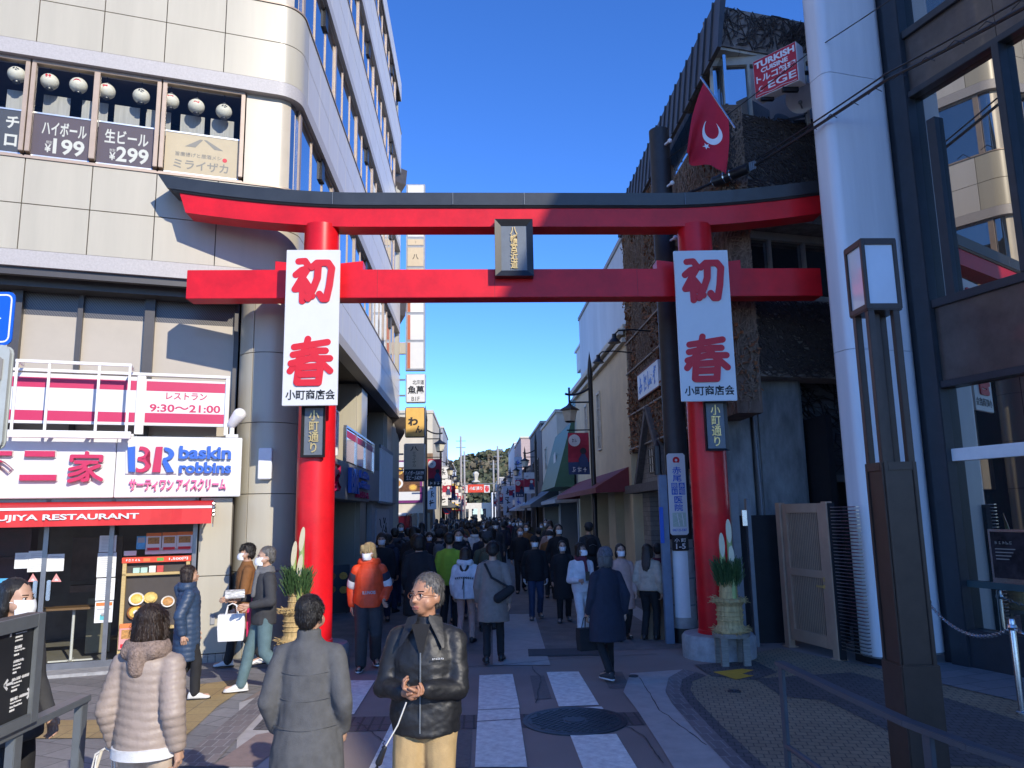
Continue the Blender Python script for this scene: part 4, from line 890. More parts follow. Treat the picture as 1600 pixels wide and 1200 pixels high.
# kadomatsu pine decorations
m_straw = mat('straw', (0.50,0.36,0.16), 0.8, var=0.35, scale=30, stretch=(1,1,0.2), bump=0.5, bscale=80); m_bamboo = mat('bamboo', (0.28,0.36,0.12), 0.4, var=0.2, scale=6); m_bcut = mat('bamboo_cut', (0.60,0.53,0.34), 0.5, var=0.08); m_pine2 = mat('pine_needles', (0.045,0.10,0.03), 0.6, var=0.4, scale=30); m_stool = mat('grey_wood', (0.24,0.22,0.19), 0.75, var=0.25, scale=10, stretch=(1,1,6))
def kadomatsu(label, c, k=1.0, stool=True):
    c = Vector(c); t = thing('kadomatsu', label, 'new year decoration', c, 'pine and bamboo decorations by the gate'); r = random.Random(int(c.x*100))
    h0 = 0.0
    if stool:
        mb = MB(); mb.lathe(c, [(0.24, 0.36), (0.24, 0.41)], 20)
        for a in (0.7, 2.3, 3.9, 5.5):
            p = c + Vector((0.2*cos(a), 0.2*sin(a), 0)); mb.box(Fr(p, (1, 0)), -0.045, 0.045, -0.03, 0.03, 0, 0.36)
        mb.build('stool', m_stool, t); h0 = 0.41
    mb = MB(); mb.lathe(c, [(0.20, h0), (0.21, h0+0.02), (0.19, h0+0.06), (0.165, h0+0.10), (0.165, h0+0.34), (0.21, h0+0.40), (0.20, h0+0.43), (0.12, h0+0.44), (0.11, h0+0.68), (0.09, h0+0.69)], 28); 
    for zz, rr in ((h0+0.03,0.24), (h0+0.41,0.23)):
        for k_ in range(90):
            a = r.random()*2*pi; b = a + r.uniform(-0.3,0.3); p = c + Vector((0.15*cos(a), 0.15*sin(a), zz+r.uniform(-0.02,0.02))); q = c + Vector((rr*r.uniform(0.9,1.25)*cos(b), rr*r.uniform(0.9,1.25)*sin(b), zz+r.uniform(-0.04,0.05))); mb.bar(p, q, 0.008, 0.004)
    for zz in (h0+0.16,h0+0.22,h0+0.28,h0+0.52,h0+0.60):
        rr = 0.172 if zz < h0+0.4 else 0.117; mb.tube([c + Vector((rr*cos(a*pi/10), rr*sin(a*pi/10), zz)) for a in range(21)], 0.009, 6)
    mb.build('straw_wrap', m_straw, t)
    mb = MB()
    for k_ in range(900):
        a = r.random()*2*pi; rr = 0.16*sqrt(r.random()); p = c + Vector((rr*cos(a), rr*sin(a), h0+0.58+0.24*r.random())); d = Vector((cos(a)*r.uniform(0.1,0.7), sin(a)*r.uniform(0.1,0.7), 1)).normalized(); mb.bar(p, p+d*r.uniform(0.08,0.18), 0.007, 0.005)
    mb.build('pine_sprigs', m_pine2, t)
    for dx, dy, zt in ((0.045,-0.03,1.98), (-0.055,-0.02,1.80), (0.04,-0.095,1.64)):
        mb = MB(); p = c + Vector((dx, dy, h0)); R = 0.036; n = 16; L = zt-0.12-0.41+0.0
        top = [p + Vector((R*cos(2*pi*i/n), R*sin(2*pi*i/n), L - 0.15 + 0.15*(sin(2*pi*i/n)+0.25*cos(2*pi*i/n)))) for i in range(n)]; bot = [p + Vector((R*cos(2*pi*i/n), R*sin(2*pi*i/n), 0.4)) for i in range(n)]
        mb.loft([bot, [q + Vector((0,0,-0.004)) for q in top]]); b = mb.build('bamboo', m_bamboo, t, smooth=True)
        mb = MB(); ctr = sum(top, Vector())/n; mb.poly([ctr + (q-ctr)*1.02 + Vector((0,-0.003,0.004)) for q in top]); mb.build('cut_face', m_bcut, b, recalc=False)
    return t
kadomatsu('kadomatsu of pine and cut bamboo on a stool by the right gate pillar', (XR-0.02, YT-0.62, 0))
kadomatsu('sunlit kadomatsu of pine and cut bamboo by the left gate pillar', (XL-0.08, YT-0.58, 0))
# ================================================================== RIGHT: DARK GLASS BUILDING WITH WHITE COLUMN
FD2 = Fr((6.0, 10.1, 0), (0.296, -0.955)); DL = 40.0; DH = 15.8  # unseen near length drawn out so the building shades the foreground
db = thing('dark_glass_building', 'tall dark metal and glass building at the right edge', 'building', (6.0, 10.1, 0))
m_bronzep = mat('dark_bronze_panel', (0.095,0.078,0.068), 0.34, metal=0.35, var=0.3, scale=2.5, coat=0.2)
m_navy = mat('navy_frame', (0.022,0.028,0.036), 0.4, var=0.2)
m_coat = coated('coated_glass', 0.46, (0.008,0.012,0.014)); m_coatlow = coated('shop_coated_glass', 0.42, (0.008,0.022,0.028))
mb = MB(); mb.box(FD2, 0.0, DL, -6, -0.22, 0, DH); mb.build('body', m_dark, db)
# spandrel bands
for z0, z1 in ((3.62, 4.6), (7.74, 8.55), (11.7, 12.5), (14.9, DH)):
    mb = MB(); x = 0.42
    while x < DL: mb.box(FD2, x+0.004, min(x+1.32, DL)-0.004, -0.22, -0.02, z0, z1); x += 1.32
    mb.build('spandrel', m_bronzep, db)
for z0, z1, gm in ((4.66, 7.68, m_coat), (8.6, 11.66, m_coat), (12.55, 14.86, m_coat), (0.42, 3.56, m_coatlow)):
    p = MB(); f = MB(); x = 0.42
    p.box(FD2, 0.42, DL, -0.2, -0.10, z0, z1)
    f.box(FD2, 0.42, DL, -0.16, 0.03, z0-0.06, z0+0.05); f.box(FD2, 0.42, DL, -0.16, 0.03, z1-0.04, z1+0.05)
    if z0 > 4:
        for x in (1.74, 3.6, 5.5, 7.4, 9.3, 11.2, 13.1, 15): f.box(FD2, x-0.05, x+0.05, -0.16, 0.045, z0+0.05, z1-0.04)
    else:
        for x in (3.0, 6.0, 9.0, 12.0, 15): f.box(FD2, x-0.04, x+0.04, -0.16, 0.035, z0+0.05, z1-0.04)
    w_ = f.build('window', m_navy, db, bevel=0.006); p.build('pane', gm, w_)
mb = MB(); mb.box(FD2, 0.16, 0.42, -0.3, 0.06, 0.0, DH); mb.box(FD2, -0.05, 0.16, -0.3, -0.06, 0.0, DH); mb.build('corner_frame', m_navy, db, bevel=0.01)
mb = MB(); mb.box(FD2, 0.62, 0.75, -0.1, -0.02, 4.7, 7.2); mb.build('inner_mullion', m_navy, db)
mb = MB(); mb.box(FD2, 0.42, DL, -0.2, 0.02, 0, 0.42); mb.build('plinth', m_navy, db)
mb = MB(); mb.box(FD2, 0.42, 6.0, -0.09, -0.03, 2.56, 2.72); mb.build('white_rail', m_white, db, bevel=0.004)
mb = MB(); mb.box(FD2, 0.42, 9, -0.09, -0.05, 0.98, 1.06); mb.build('lower_rail', mat('teal_metal', (0.03,0.07,0.08), 0.4), db)
t = thing('poster_frame', 'dark framed poster standing behind the shop glass at the right edge', 'poster', FD2.p(1.3, -0.02, 1.05))
mb = MB(); mb.box(FD2, 0.78, 1.9, -0.095, -0.06, 1.05, 1.70); mb.build('frame', m_steel, t)
mb = MB(); mb.box(FD2, 0.81, 1.87, -0.06, -0.055, 1.12, 1.67); 
mb.build('sheet', mat('dark_poster', (0.03,0.025,0.03), 0.15, var=0.6, scale=7), t)
mb = MB(); mb.marks(FD2, 0.86, 1.1, 1.52, 1.56, -0.054, 5, 0, 3)
for k in range(4): mb.box(FD2, 0.86, 1.12-0.03*k, -0.055, -0.053, 1.46-0.04*k, 1.472-0.04*k)
mb.build('print', m_greyp, t)
# white column
wc = thing('white_column', 'broad white clad column with rounded edges rising past the gate', 'column', (5.45, 9.95, 0))
ex = Vector((1.05, 0.26, 0)).normalized(); FC = Fr((5.03, 9.86, 0), ex); FC_ = FC
def rrect(fr, x0, x1, y0, y1, r, z, n=8):
    pts = []
    for cx, cy, a in ((x1-r, y1-r, 0), (x0+r, y1-r, 90), (x0+r, y0+r, 180), (x1-r, y0+r, 270)):
        for k in range(n+1): b = radians(a+90*k/n); pts.append(fr.p(cx+r*cos(b), cy+r*sin(b), z))
    return pts
m_colw = mat('white_column_paint', (0.72,0.72,0.73), 0.38, var=0.09, scale=3.0, bump=0.03, bscale=5, coat=0.1, stretch=(1,1,0.08))
z = 0.12
for z1 in (4.1, 8.15, 12.2, 15.6):
    mb = MB(); mb.loft([rrect(FC, 0.0, 1.10, -0.42, 0.0, 0.13, zz) for zz in (z+0.004, z1-0.004)]); mb.build('cladding', m_colw, wc, smooth=True, ang=30); z = z1
mb = MB(); mb.loft([rrect(FC, 0.02, 1.08, -0.40, -0.02, 0.11, zz) for zz in (0.1, 15.55)]); mb.build('core', m_greymetal, wc, smooth=True)
mb = MB(); mb.box(FC, 0.1, 0.96, -0.38, -0.08, 0, 0.12); mb.build('foot', m_conc, wc)

# ================================================================== IVY BUILDING
XI = 4.0; FI = Fr((XI, 11.5, 0), (0.97, 0.237)); IYE = 19.6; IH = 9.55
FIs = Fr((XI, IYE, 0), (0, -1))                            # street side: ex towards the viewer, ey to -X
ib = thing('ivy_building', 'brown ivy covered restaurant building with glazed top floor', 'building', (XI, 11.5, 0))
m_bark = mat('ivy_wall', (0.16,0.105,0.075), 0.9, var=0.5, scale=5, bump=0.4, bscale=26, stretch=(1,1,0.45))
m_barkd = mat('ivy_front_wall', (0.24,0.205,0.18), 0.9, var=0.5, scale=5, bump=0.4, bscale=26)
m_twig = mat('dry_vine', (0.24,0.165,0.115), 0.9, var=0.4, scale=20); m_twig2 = mat('dark_vine', (0.07,0.056,0.05), 0.9, var=0.4, scale=20); m_rust = mat('russet_leaves', (0.30,0.12,0.05), 0.85, var=0.5, scale=14)
def vines(fr, x0, x1, z0, z1, n, seed, y=0.0, lean=0.5, rust=0.0, skip=None):
    r = random.Random(seed); a = MB(); b = MB()
    for i in range(n):
        x, z = r.uniform(x0, x1), r.uniform(z0, z1); ang = r.gauss(lean, 0.5) if r.random() < 0.75 else r.uniform(0, pi); L = r.uniform(0.15, 0.6); pts = []
        for k in range(4):
            if not (x0 <= x <= x1 and z0 <= z <= z1) or (skip and skip(x, z)): break
            pts.append(fr.p(x, y + 0.012 + 0.03*r.random(), z)); x += cos(ang)*L/3; z += sin(ang)*L/3; ang += r.gauss(0, 0.35)
        if len(pts) > 1: 
            for p, q in zip(pts, pts[1:]): a.bar(p, q, r.uniform(0.008, 0.02), 0.012)
    for i in range(int(n*rust)):
        x, z = r.uniform(x0, x1), r.uniform(z0, z1)
        if skip and skip(x, z): continue
        if noise.noise(Vector((x*0.8, z*0.8, seed))) < 0.02: continue
        p = fr.p(x, y+r.uniform(0.02, 0.09), z); u = Vector((r.gauss(0,1), r.gauss(0,1), r.gauss(0,1))).normalized(); v = u.orthogonal().normalized(); s_ = r.uniform(0.03, 0.06)
        b.quad(p-u*s_, p+v*s_*0.7, p+u*s_, p-v*s_*0.7)
    return a, b
# street side wall with opening for the glazed strip (x measured from the far end)
xa, xb = IYE-15.3, IYE-11.5
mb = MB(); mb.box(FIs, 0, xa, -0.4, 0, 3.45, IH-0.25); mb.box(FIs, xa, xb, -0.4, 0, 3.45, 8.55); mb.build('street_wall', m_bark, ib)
mb = MB(); mb.box(FIs, xa+0.02, xb, -0.2, -0.15, 8.57, IH-0.1); mb.build('strip_pane', m_sideglass, ib)
a, b = vines(FIs, 0, xb, 3.45, 9.2, 5600, 5, 0.0, 1.1, 0.9, lambda x, z: x > xa and z > 8.5); v = a.build('ivy_stems', m_twig, ib, recalc=False); b.build('ivy_leaves', m_rust, ib, recalc=False)
a, b = vines(Fr((XI,11.5,0),(1,0)), 0.0, 0.40, 3.45, 8.5, 500, 31, 0.0, 1.1, 0.5); a.build('ivy_stems', m_twig, ib, recalc=False); b.build('ivy_leaves', m_rust, ib, recalc=False)
mb = MB(); x = 0
while x < xb+0.3:                                           # standing seam roof edge, sloping back
    mb.add([FIs.p(x+0.01, 0.10, IH-0.28), FIs.p(x+0.40, 0.10, IH-0.28), FIs.p(x+0.40, -0.02, IH+0.75), FIs.p(x+0.01, -0.02, IH+0.75), FIs.p(x+0.01, 0.04, IH-0.30), FIs.p(x+0.40, 0.04, IH-0.30), FIs.p(x+0.40, -0.12, IH+0.75), FIs.p(x+0.01, -0.12, IH+0.75)], [(0,1,2,3),(4,7,6,5),(0,4,5,1),(3,2,6,7),(0,3,7,4),(1,5,6,2)])
    mb.bar(FIs.p(x, 0.115, IH-0.28), FIs.p(x, -0.01, IH+0.77), 0.03, 0.03); x += 0.41
mb.build('seamed_roof_edge', mat('dark_seamed_roof', (0.06,0.058,0.06), 0.5, metal=0.3, var=0.2), ib)
mb = MB()
for z in (7.35, 6.25, 5.45, 4.35, 3.5): mb.tube([FIs.p(0.0, 0.06, z+0.05), FIs.p(xb-0.8, 0.06, z)], 0.022, 6)
mb.build('conduits', mat('pale_conduit', (0.35,0.30,0.25), 0.6, var=0.3), ib)
# front towards the plaza: overhanging roof, soffit, glazed wall, ivy parapet, lower windows
W_ = 5.5
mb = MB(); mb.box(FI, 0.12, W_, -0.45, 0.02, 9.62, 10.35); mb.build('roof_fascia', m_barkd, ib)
mb = MB(); mb.box(XZ(11.9), XI+0.46, 10, -7.7, 0, 9.63, 10.2); mb.build('roof_slab', m_barkd, ib)
a, b = vines(FI, 0.0, W_, 9.62, 10.35, 500, 8, 0.02, 1.2); a.build('ivy_stems', m_twig2, ib, recalc=False)
q = [FI.p(0.02,-0.01,0), FI.p(W_,-0.01,0), FI.p(W_,-2,0), Vector((XI+0.02,13.6,0))]; mb = MB(); mb.loft([[Vector((p.x,p.y,z)) for p in q] for z in (9.57,9.615)]); so = mb.build('soffit', tile_mat('soffit_boards', [(0.46,0.42,0.34),(0.42,0.38,0.31)], 0.5, 0.5, 0, (0.15,0.13,0.1), offset=0), ib)
FG2 = Fr(FI.p(0.1, -0.3, 0), (0.93, -0.10))
mb = MB(); mb.box(FG2, 0.05, W_, -0.1, -0.05, 8.35, 9.57); mb.build('upper_pane', m_sideglass, ib)
mb = MB(); mb.box(FG2, 0, W_, -0.05, 0.02, 9.42, 9.57)
for x in (0.0, 0.62, 1.55, 2.4, 3.3): mb.box(FG2, x, x+0.045, -0.05, 0.02, 8.3, 9.42)
mb.build('upper_frame', mat('cream_frame', (0.48,0.44,0.36), 0.5), ib)
mb = MB(); mb.box(FI, 0.08, W_, -0.3, 0.05, 7.05, 8.42); mb.build('ivy_parapet', m_barkd, ib, bevel=0.05)
a, b = vines(FI, 0.02, W_-0.1, 7.05, 8.42, 2200, 11, 0.05, 2.7); a.build('ivy_stems', m_twig2, ib, recalc=False)
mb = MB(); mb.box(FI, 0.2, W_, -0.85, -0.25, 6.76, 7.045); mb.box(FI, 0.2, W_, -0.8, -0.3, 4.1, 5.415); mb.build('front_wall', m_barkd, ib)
a, b = vines(FI, 0.2, W_-0.1, 4.1, 5.4, 2400, 12, -0.3, 2.7); a.build('ivy_stems', m_twig2, ib, recalc=False)
mb = MB(); mb.box(FI, 0.25, W_, -0.9, -0.86, 5.45, 6.75); mb.build('lower_pane', m_sideglass, ib)
mb = MB(); mb.box(FI, 0.2, W_, -0.85, -0.75, 6.62, 6.75); mb.box(FI, 0.2, W_, -0.9, -0.3, 5.42, 5.5)
for x in (0.22, 0.62, 1.35, 2.05, 2.8): mb.box(FI, x, x+0.05, -0.85, -0.78, 5.5, 6.62)
mb.build('lower_frame', mat('cream_frame2', (0.44,0.40,0.33), 0.5), ib)
mb = MB(); mb.box(XZ(14.4), XI+0.45, 10, -4.5, 0, 3.0, 9.5); mb.build('inner_wall', m_dark, ib)
# lower street front: timber gable, brick pillar, dark shop
mb = MB(); mb.box(FIs, 0, xb-0.3, -1.6, -1.5, 0, 3.45); mb.build('shop_back', m_dark, ib)
m_beam = mat('old_timber', (0.13,0.11,0.10), 0.8, var=0.3, scale=12, bump=0.3); m_brick = tile_mat('pale_bricks', [(0.26,0.24,0.22),(0.19,0.17,0.16)], 0.24, 0.11, 0, (0.11,0.10,0.095), plane='yz', noise_sc=12)
mb = MB(); mb.box(FIs, 0.1, xb-1.0, -0.1, 0.25, 2.42, 2.62); mb.build('timber_beam', m_beam, ib, bevel=0.01)
for x0, x1 in ((1.0, 1.75), (4.4, 5.1)):
    mb = MB(); mb.box(FIs, x0, x1, -0.7, 0.0, 0, 2.42); mb.build('brick_pillar', m_brick, ib)
gx = 2.4
mb = MB(); mb.prism(FIs, [(gx-1.3,2.63),(gx+1.3,2.63),(gx,4.15)], -0.3, 0.02); mb.build('gable', m_brick, ib)
mb = MB(); mb.bar(FIs.p(gx-1.5,0.08,2.6), FIs.p(gx,0.08,4.3), 0.16, 0.14); mb.bar(FIs.p(gx+1.5,0.08,2.6), FIs.p(gx,0.08,4.3), 0.16, 0.14); mb.build('gable_timber', m_beam, ib)
mb = MB(); mb.box(FIs, gx-0.32, gx+0.32, 0.022, 0.03, 2.85, 3.4); mb.build('gable_window', mat('pale_pane', (0.5,0.5,0.48), 0.3), ib)
mb = MB()
for k in range(4): mb.box(FIs, gx-0.34+0.22*k, gx-0.32+0.22*k, 0.03, 0.05, 2.83, 3.42); mb.box(FIs, gx-0.33, gx+0.33, 0.03, 0.05, 2.84+0.18*k, 2.86+0.18*k)
mb.build('gable_lattice', m_black, ib)
# graffiti sign on the ivy
t = thing('blue_lettered_sign', 'white sign with blue hand lettering hung on the ivy wall', 'sign', (XI-0.1, 17.0, 4.6))
x0, x1 = IYE-18.1, IYE-16.0
mb = MB(); mb.box(FIs, x0, x1, 0.05, 0.10, 4.62, 5.2); mb.build('panel', m_white, t)
mb = MB(); mb.marks(FIs, x0+0.08, x1-0.08, 4.68, 5.14, 0.10, 4, 0, 4); mb.build('lettering', m_blueprint, t)
mb = MB(); mb.box(FIs, x0-0.03, x1+0.03, 0.04, 0.11, 5.2, 5.23); mb.box(FIs, x0-0.03, x1+0.03, 0.04, 0.11, 4.59, 4.62); mb.build('frame', mat('rust_frame', (0.2,0.06,0.03), 0.7), t)
# goose neck lamps on the ivy wall
for i, (yy, lab) in enumerate(((18.9,'farther black gooseneck lamp on the ivy wall'),(16.6,'nearer black gooseneck lamp on the ivy wall'))):
    t = thing('gooseneck_lamp', lab, 'wall lamp', (XI, yy, 5.9))
    mb = MB(); mb.tube([(XI,yy,5.95),(XI-0.5,yy,6.0),(XI-0.8,yy,5.98),(XI-0.9,yy,5.88)], 0.018, 6); mb.build('arm', m_black, t)
    mb = MB(); mb.lathe((XI-0.9,yy,5.7), [(0.15,0),(0.05,0.12),(0.05,0.2)], 14); mb.build('shade', m_black, t)
# Turkish restaurant sign, dish, flag
FT = Fr(tuple(PY(1176,97,11.2)), (0.64,-0.77)); FT.o.z = 0
t = thing('restaurant_sign', 'red and white box sign reading Turkish cuisine beside the dish', 'sign', FT.p(0.4,0,8.4))
a = FT.sz(1176,97); b = FT.sz(1181,155); c = FT.sz(1243,65); d = FT.sz(1249,128)
x0, x1, z0, z1 = 0.0, (c[0]+d[0])/2, b[1], a[1]
mb = MB(); mb.box(FT, x0, x1, -0.22, 0, z0, z1); mb.build('box', m_white, t, bevel=0.006)
mb = MB(); mb.box(FT, x0+0.01, x1-0.01, 0, 0.005, z0+0.01, z1-0.01); mb.build('face', mat('crimson_face', (0.50,0.015,0.03), 0.4, var=0.03), t)
mb = MB(); w_, h_ = x1-x0, z1-z0
for body, u0, u1, v0, v1, bo in (('TURKISH',0.04,0.96,0.76,0.93,0.04),('CUISINE',0.18,0.80,0.60,0.72,0.035),('トルコ料理',0.06,0.97,0.36,0.56,0.03),('EGE',0.32,0.96,0.12,0.30,0.015)): mb.text(body, FT, x0+w_*u0, x0+w_*u1, z0+h_*v0, z0+h_*v1, 0.005, 0, 0.003, bo)
def crescent(mb, fr, cx, cz, r, y, mi=0, th=0.004, star=True, rot=0.0):
    o = [(cx+r*cos(radians(45+270*k/20)+rot), cz+r*sin(radians(45+270*k/20)+rot)) for k in range(21)]
    i = [(cx+0.25*r*cos(rot)+0.8*r*cos(radians(315-45*0-270*k/20+0)+rot), cz+0.25*r*sin(rot)+0.8*r*sin(radians(315-270*k/20)+rot)) for k in range(21)]
    for k in range(20): mb.prism(fr, [o[k], o[k+1], i[19-k], i[20-k]], y, y+th, mi)
crescent(mb, FT, x0+w_*0.16, z0+h_*0.20, h_*0.07, 0.005)
for k in range(12): mb.bar(FT.p(x0+w_*(0.06+0.9*k/12), 0.008, z0+h_*(0.05+0.015*sin(k))), FT.p(x0+w_*(0.06+0.9*(k+1)/12), 0.008, z0+h_*(0.05+0.015*sin(k+1))), 0.012, 0.006)
mb.build('lettering', m_white, t)
mb = MB(); mb.bar(FT.p(x0+0.15,-0.1,z0-0.05), FT.p(x0+0.15,-0.1,z0), 0.2, 0.06); mb.bar(FT.p(x1-0.2,-0.1,z0-0.07), FT.p(x1-0.2,-0.1,z0), 0.25, 0.06); mb.bar(FT.p(x1-0.3,-0.12,z0+0.3), FT.p(x1+0.4,-0.9,z0+0.3), 0.05); mb.build('bracket', m_black, t)
c = PY(1252,153,11.35)
t = thing('satellite_dish', 'grey white satellite dish below the red restaurant sign', 'satellite dish', c)
ax = (CP + Vector((-2.0,0,1)) - c).normalized(); q = ax.to_track_quat('Z','Y').to_matrix()
mb = MB(); R = 0.235
rings = [[c + q @ Vector((R*u*cos(2*pi*k/28), R*u*1.05*sin(2*pi*k/28), 0.07*u*u)) for k in range(28)] for u in (1.0,0.8,0.5,0.2,0.05)]
rings += [[p - ax*0.012 for p in r_] for r_ in rings[::-1]]
mb.loft(rings); mb.build('reflector', mat('dish_grey', (0.45,0.46,0.48), 0.5), t, smooth=True)
mb = MB(); mb.bar(c - q @ Vector((0,R*0.8,-0.02)), c + ax*0.2 - q @ Vector((0,0.1,0)), 0.02); mb.ball(c + ax*0.2 - q @ Vector((0,0.08,0)), 0.035, 8, 6); mb.bar(c-ax*0.02, c-ax*0.4+Vector((0,0,-0.25)), 0.04); mb.build('feed_arm', m_greymetal, t)
# flag
Yf = 11.15; f0, f1, f2, f3 = PY(1100,128,Yf), PY(1137,183,Yf-0.25), PY(1133,273,Yf-0.2), PY(1067,243,Yf+0.05)
t = thing('turkish_flag', 'red flag with white crescent and star hanging from a slanted pole', 'flag', f0)
mb = MB(); nu, nv = 16, 24; V = []
def fl(u, v):
    p = (f0*(1-u)+f1*u)*(1-v) + (f3*(1-u)+f2*u)*v
    bulge = 0.10*sin(u*7.5+v*2.2)*v**0.5 + 0.05*sin(u*13+1)*v
    return p + Vector((0.25,-1,0)).normalized()*bulge + Vector((-0.06*sin(v*pi)*(1-u), 0, -0.10*sin(pi*v)*sin(pi*u)*0.5))
vs = [fl(i/nu, j/nv) for j in range(nv+1) for i in range(nu+1)]; fs = [(j*(nu+1)+i, j*(nu+1)+i+1, (j+1)*(nu+1)+i+1, (j+1)*(nu+1)+i) for j in range(nv) for i in range(nu)]
mb.add(vs, fs); o = mb.build('cloth', mat('flag_red', (0.50,0.008,0.03), 0.75, var=0.1, scale=4), t, smooth=True, recalc=False)
mb = MB(); nfl = Vector((0.25,-1,0)).normalized()*0.012
def fp(u, v): return fl(u, v) + nfl
K = 26
for k in range(K):
    a0 = radians(50+260*k/K); a1 = radians(50+260*(k+1)/K); cu, cv, ru, rv = 0.60, 0.42, 0.235, 0.185
    O = lambda a: fp(cu+ru*cos(a-1.9), cv+rv*sin(a-1.9)); I = lambda a: fp(cu+0.075*cos(-1.9)+ru*0.78*cos(a*0.985-1.9), cv+0.055*sin(-1.9)+rv*0.78*sin(a*0.985-1.9))
    mb.quad(O(a0), O(a1), I(a1), I(a0))
st = [fp(0.52+(0.075 if k % 2 == 0 else 0.03)*cos(2*pi*k/10+0.3), 0.66+(0.055 if k % 2 == 0 else 0.022)*sin(2*pi*k/10+0.3)) for k in range(10)]
ctr = sum(st, Vector())/10
for k in range(10): mb.poly([ctr, st[k], st[(k+1) % 10]])
mb.build('crescent_and_star', m_white, t, recalc=False)
mb = MB(); d = (f1-f0).normalized(); mb.tube([f0-d*0.12, f1+d*0.25], 0.016, 8); mb.build('pole', m_steel, t)

# ================================================================== GATE, SCREENS AND SMALL HOUSE BESIDE THE COLUMN
FGt = Fr((4.55, 11.55, 0), (0.20, -0.98))
m_gate = mat('bronze_gate', (0.50,0.33,0.225), 0.45, metal=0.15, var=0.1, scale=4)
t = thing('bronze_gate', 'bronze slatted pedestrian gate left of the white column', 'gate', FGt.p(0.6,0,0))
x0, x1, zt = 0.12, 1.06, 2.06
mb = MB(); mb.box(FGt, x0, x0+0.10, -0.03, 0.03, 0.12, zt); mb.box(FGt, x1-0.10, x1, -0.03, 0.03, 0.12, zt); mb.box(FGt, x0+0.1, x1-0.1, -0.03, 0.03, zt-0.13, zt); mb.box(FGt, x0+0.1, x1-0.1, -0.03, 0.03, 0.12, 0.28); mb.box(FGt, x0+0.1, x1-0.1, -0.03, 0.03, 1.04, 1.14); mb.build('gate_frame', m_gate, t, bevel=0.004)
mb = MB()
for za, zb_ in ((0.28,1.04),(1.14,zt-0.13)):
    n = 18
    for k in range(n): x = x0+0.1+(x1-x0-0.2)*(k+0.5)/n; mb.box(FGt, x-0.0085, x+0.0085, 0.0, 0.012, za, zb_)
tag(mb.build('slats', m_gate, t))
mb = MB(); mb.box(FGt, x0+0.1, x1-0.1, -0.05, -0.04, 0.28, zt-0.13); mb.build('backing', m_dark, t)
mb = MB(); mb.box(FGt, x1-0.20, x1-0.06, 0.05, 0.065, 0.92, 0.95); mb.box(FGt, x1-0.075, x1-0.055, 0.03, 0.05, 0.91, 0.96); mb.box(FGt, x1-0.08, x1-0.05, 0.03, 0.036, 1.0, 1.06); mb.build('handle', m_gold, t)
for x in (-0.02, 1.08):
    mb = MB(); mb.box(FGt, x, x+0.11, -0.05, 0.05, 0, 2.08); mb.box(FGt, x-0.03, x+0.14, -0.08, 0.08, 0, 0.02); mb.build('post', m_gate, t, bevel=0.004)
t = thing('louvred_screen', 'narrow dark louvred screen between the gate and white column', 'screen', FGt.p(1.45,0,0))
mb = MB()
for k in range(42): mb.box(FGt, 1.2, 1.75, -0.03, 0.02, 0.15+0.045*k, 0.162+0.045*k)
mb.build('louvres', m_steel, t)
mb = MB(); mb.box(FGt, 1.19, 1.22, -0.06, 0.03, 0, 2.06); mb.box(FGt, 1.2, 1.8, -0.3, -0.2, 0, 2.0); mb.build('screen_frame', m_dark, t)
t = thing('steel_post_pair', 'blue grey steel gate post with a switch box behind the right pillar', 'post', (4.0,11.65,0))
mb = MB(); mb.box(XZ(11.65), 3.82, 3.94, 0, 0.1, 0, 2.25); mb.box(XZ(11.65), 4.06, 4.12, 0, 0.1, 0, 2.15); mb.build('post', m_greymetal, t, bevel=0.004)
mb = MB(); mb.box(XZ(11.65), 3.98, 4.05, 0.1, 0.12, 1.75, 1.98); mb.build('switch_box', m_steel, t)
t = thing('black_slat_fence', 'low black horizontal slat fence between right pillar and bronze gate', 'fence', (4.3,11.9,0))
mb = MB()
for k in range(34): mb.box(XZ(11.9), 3.95, 4.62, 0, 0.02, 0.1+0.05*k, 0.13+0.05*k)
mb.build('slats', m_black, t)
mb = MB(); mb.box(XZ(11.86), 3.95, 4.65, -0.05, 0, 0, 1.9); mb.build('backing', m_dark, t)
t = thing('concrete_pillar', 'rough grey concrete pillars standing behind the right gate pillar', 'pillar', (4.9,12.7,0))
m_rc = mat('stained_concrete', (0.24,0.25,0.245), 0.85, var=0.45, scale=4, bump=0.35, bscale=22, stretch=(1,1,0.35))
mb = MB(); mb.box(XZ(12.55), 4.10, 4.58, -0.5, 0, 0, 4.25); mb.build('shaft', m_rc, t, bevel=0.03)
mb = MB(); mb.box(XZ(12.45), 4.62, 5.45, -0.6, 0, 0, 4.34); mb.build('shaft', m_rc, t, bevel=0.06)
mb = MB(); mb.tube([(4.61,12.4,0),(4.61,12.4,2.3),(4.58,12.45,4.4)], 0.025, 8); mb.build('pipe', m_greymetal, t)
t = thing('small_house_wing', 'weathered clapboard house wing with gutter behind the bronze gate', 'house', (6.2,12.8,0))
mb = MB()
for k in range(14): 
    z = 2.55+0.17*k; mb.add([(5.2,12.9,z),(8.2,13.4,z),(8.2,13.45,z+0.175),(5.2,12.95,z+0.175)], [(0,1,2,3)])
mb.build('siding', mat('grey_siding', (0.14,0.14,0.15), 0.8, var=0.3, scale=8, stretch=(0.3,1,3)), t, recalc=False)
mb = MB(); mb.box(XZ(13.6), 5.2, 8.2, -3, 0.3, 0, 2.5); mb.build('wall', mat('dark_house_wall', (0.03,0.033,0.038), 0.8), t)
a, b = vines(Fr((5.2,12.88,0),(3.0,0.5)), 0.0, 2.9, 2.6, 4.6, 260, 21, 0.02, 2.8); a.build('ivy_stems', m_black, t, recalc=False)
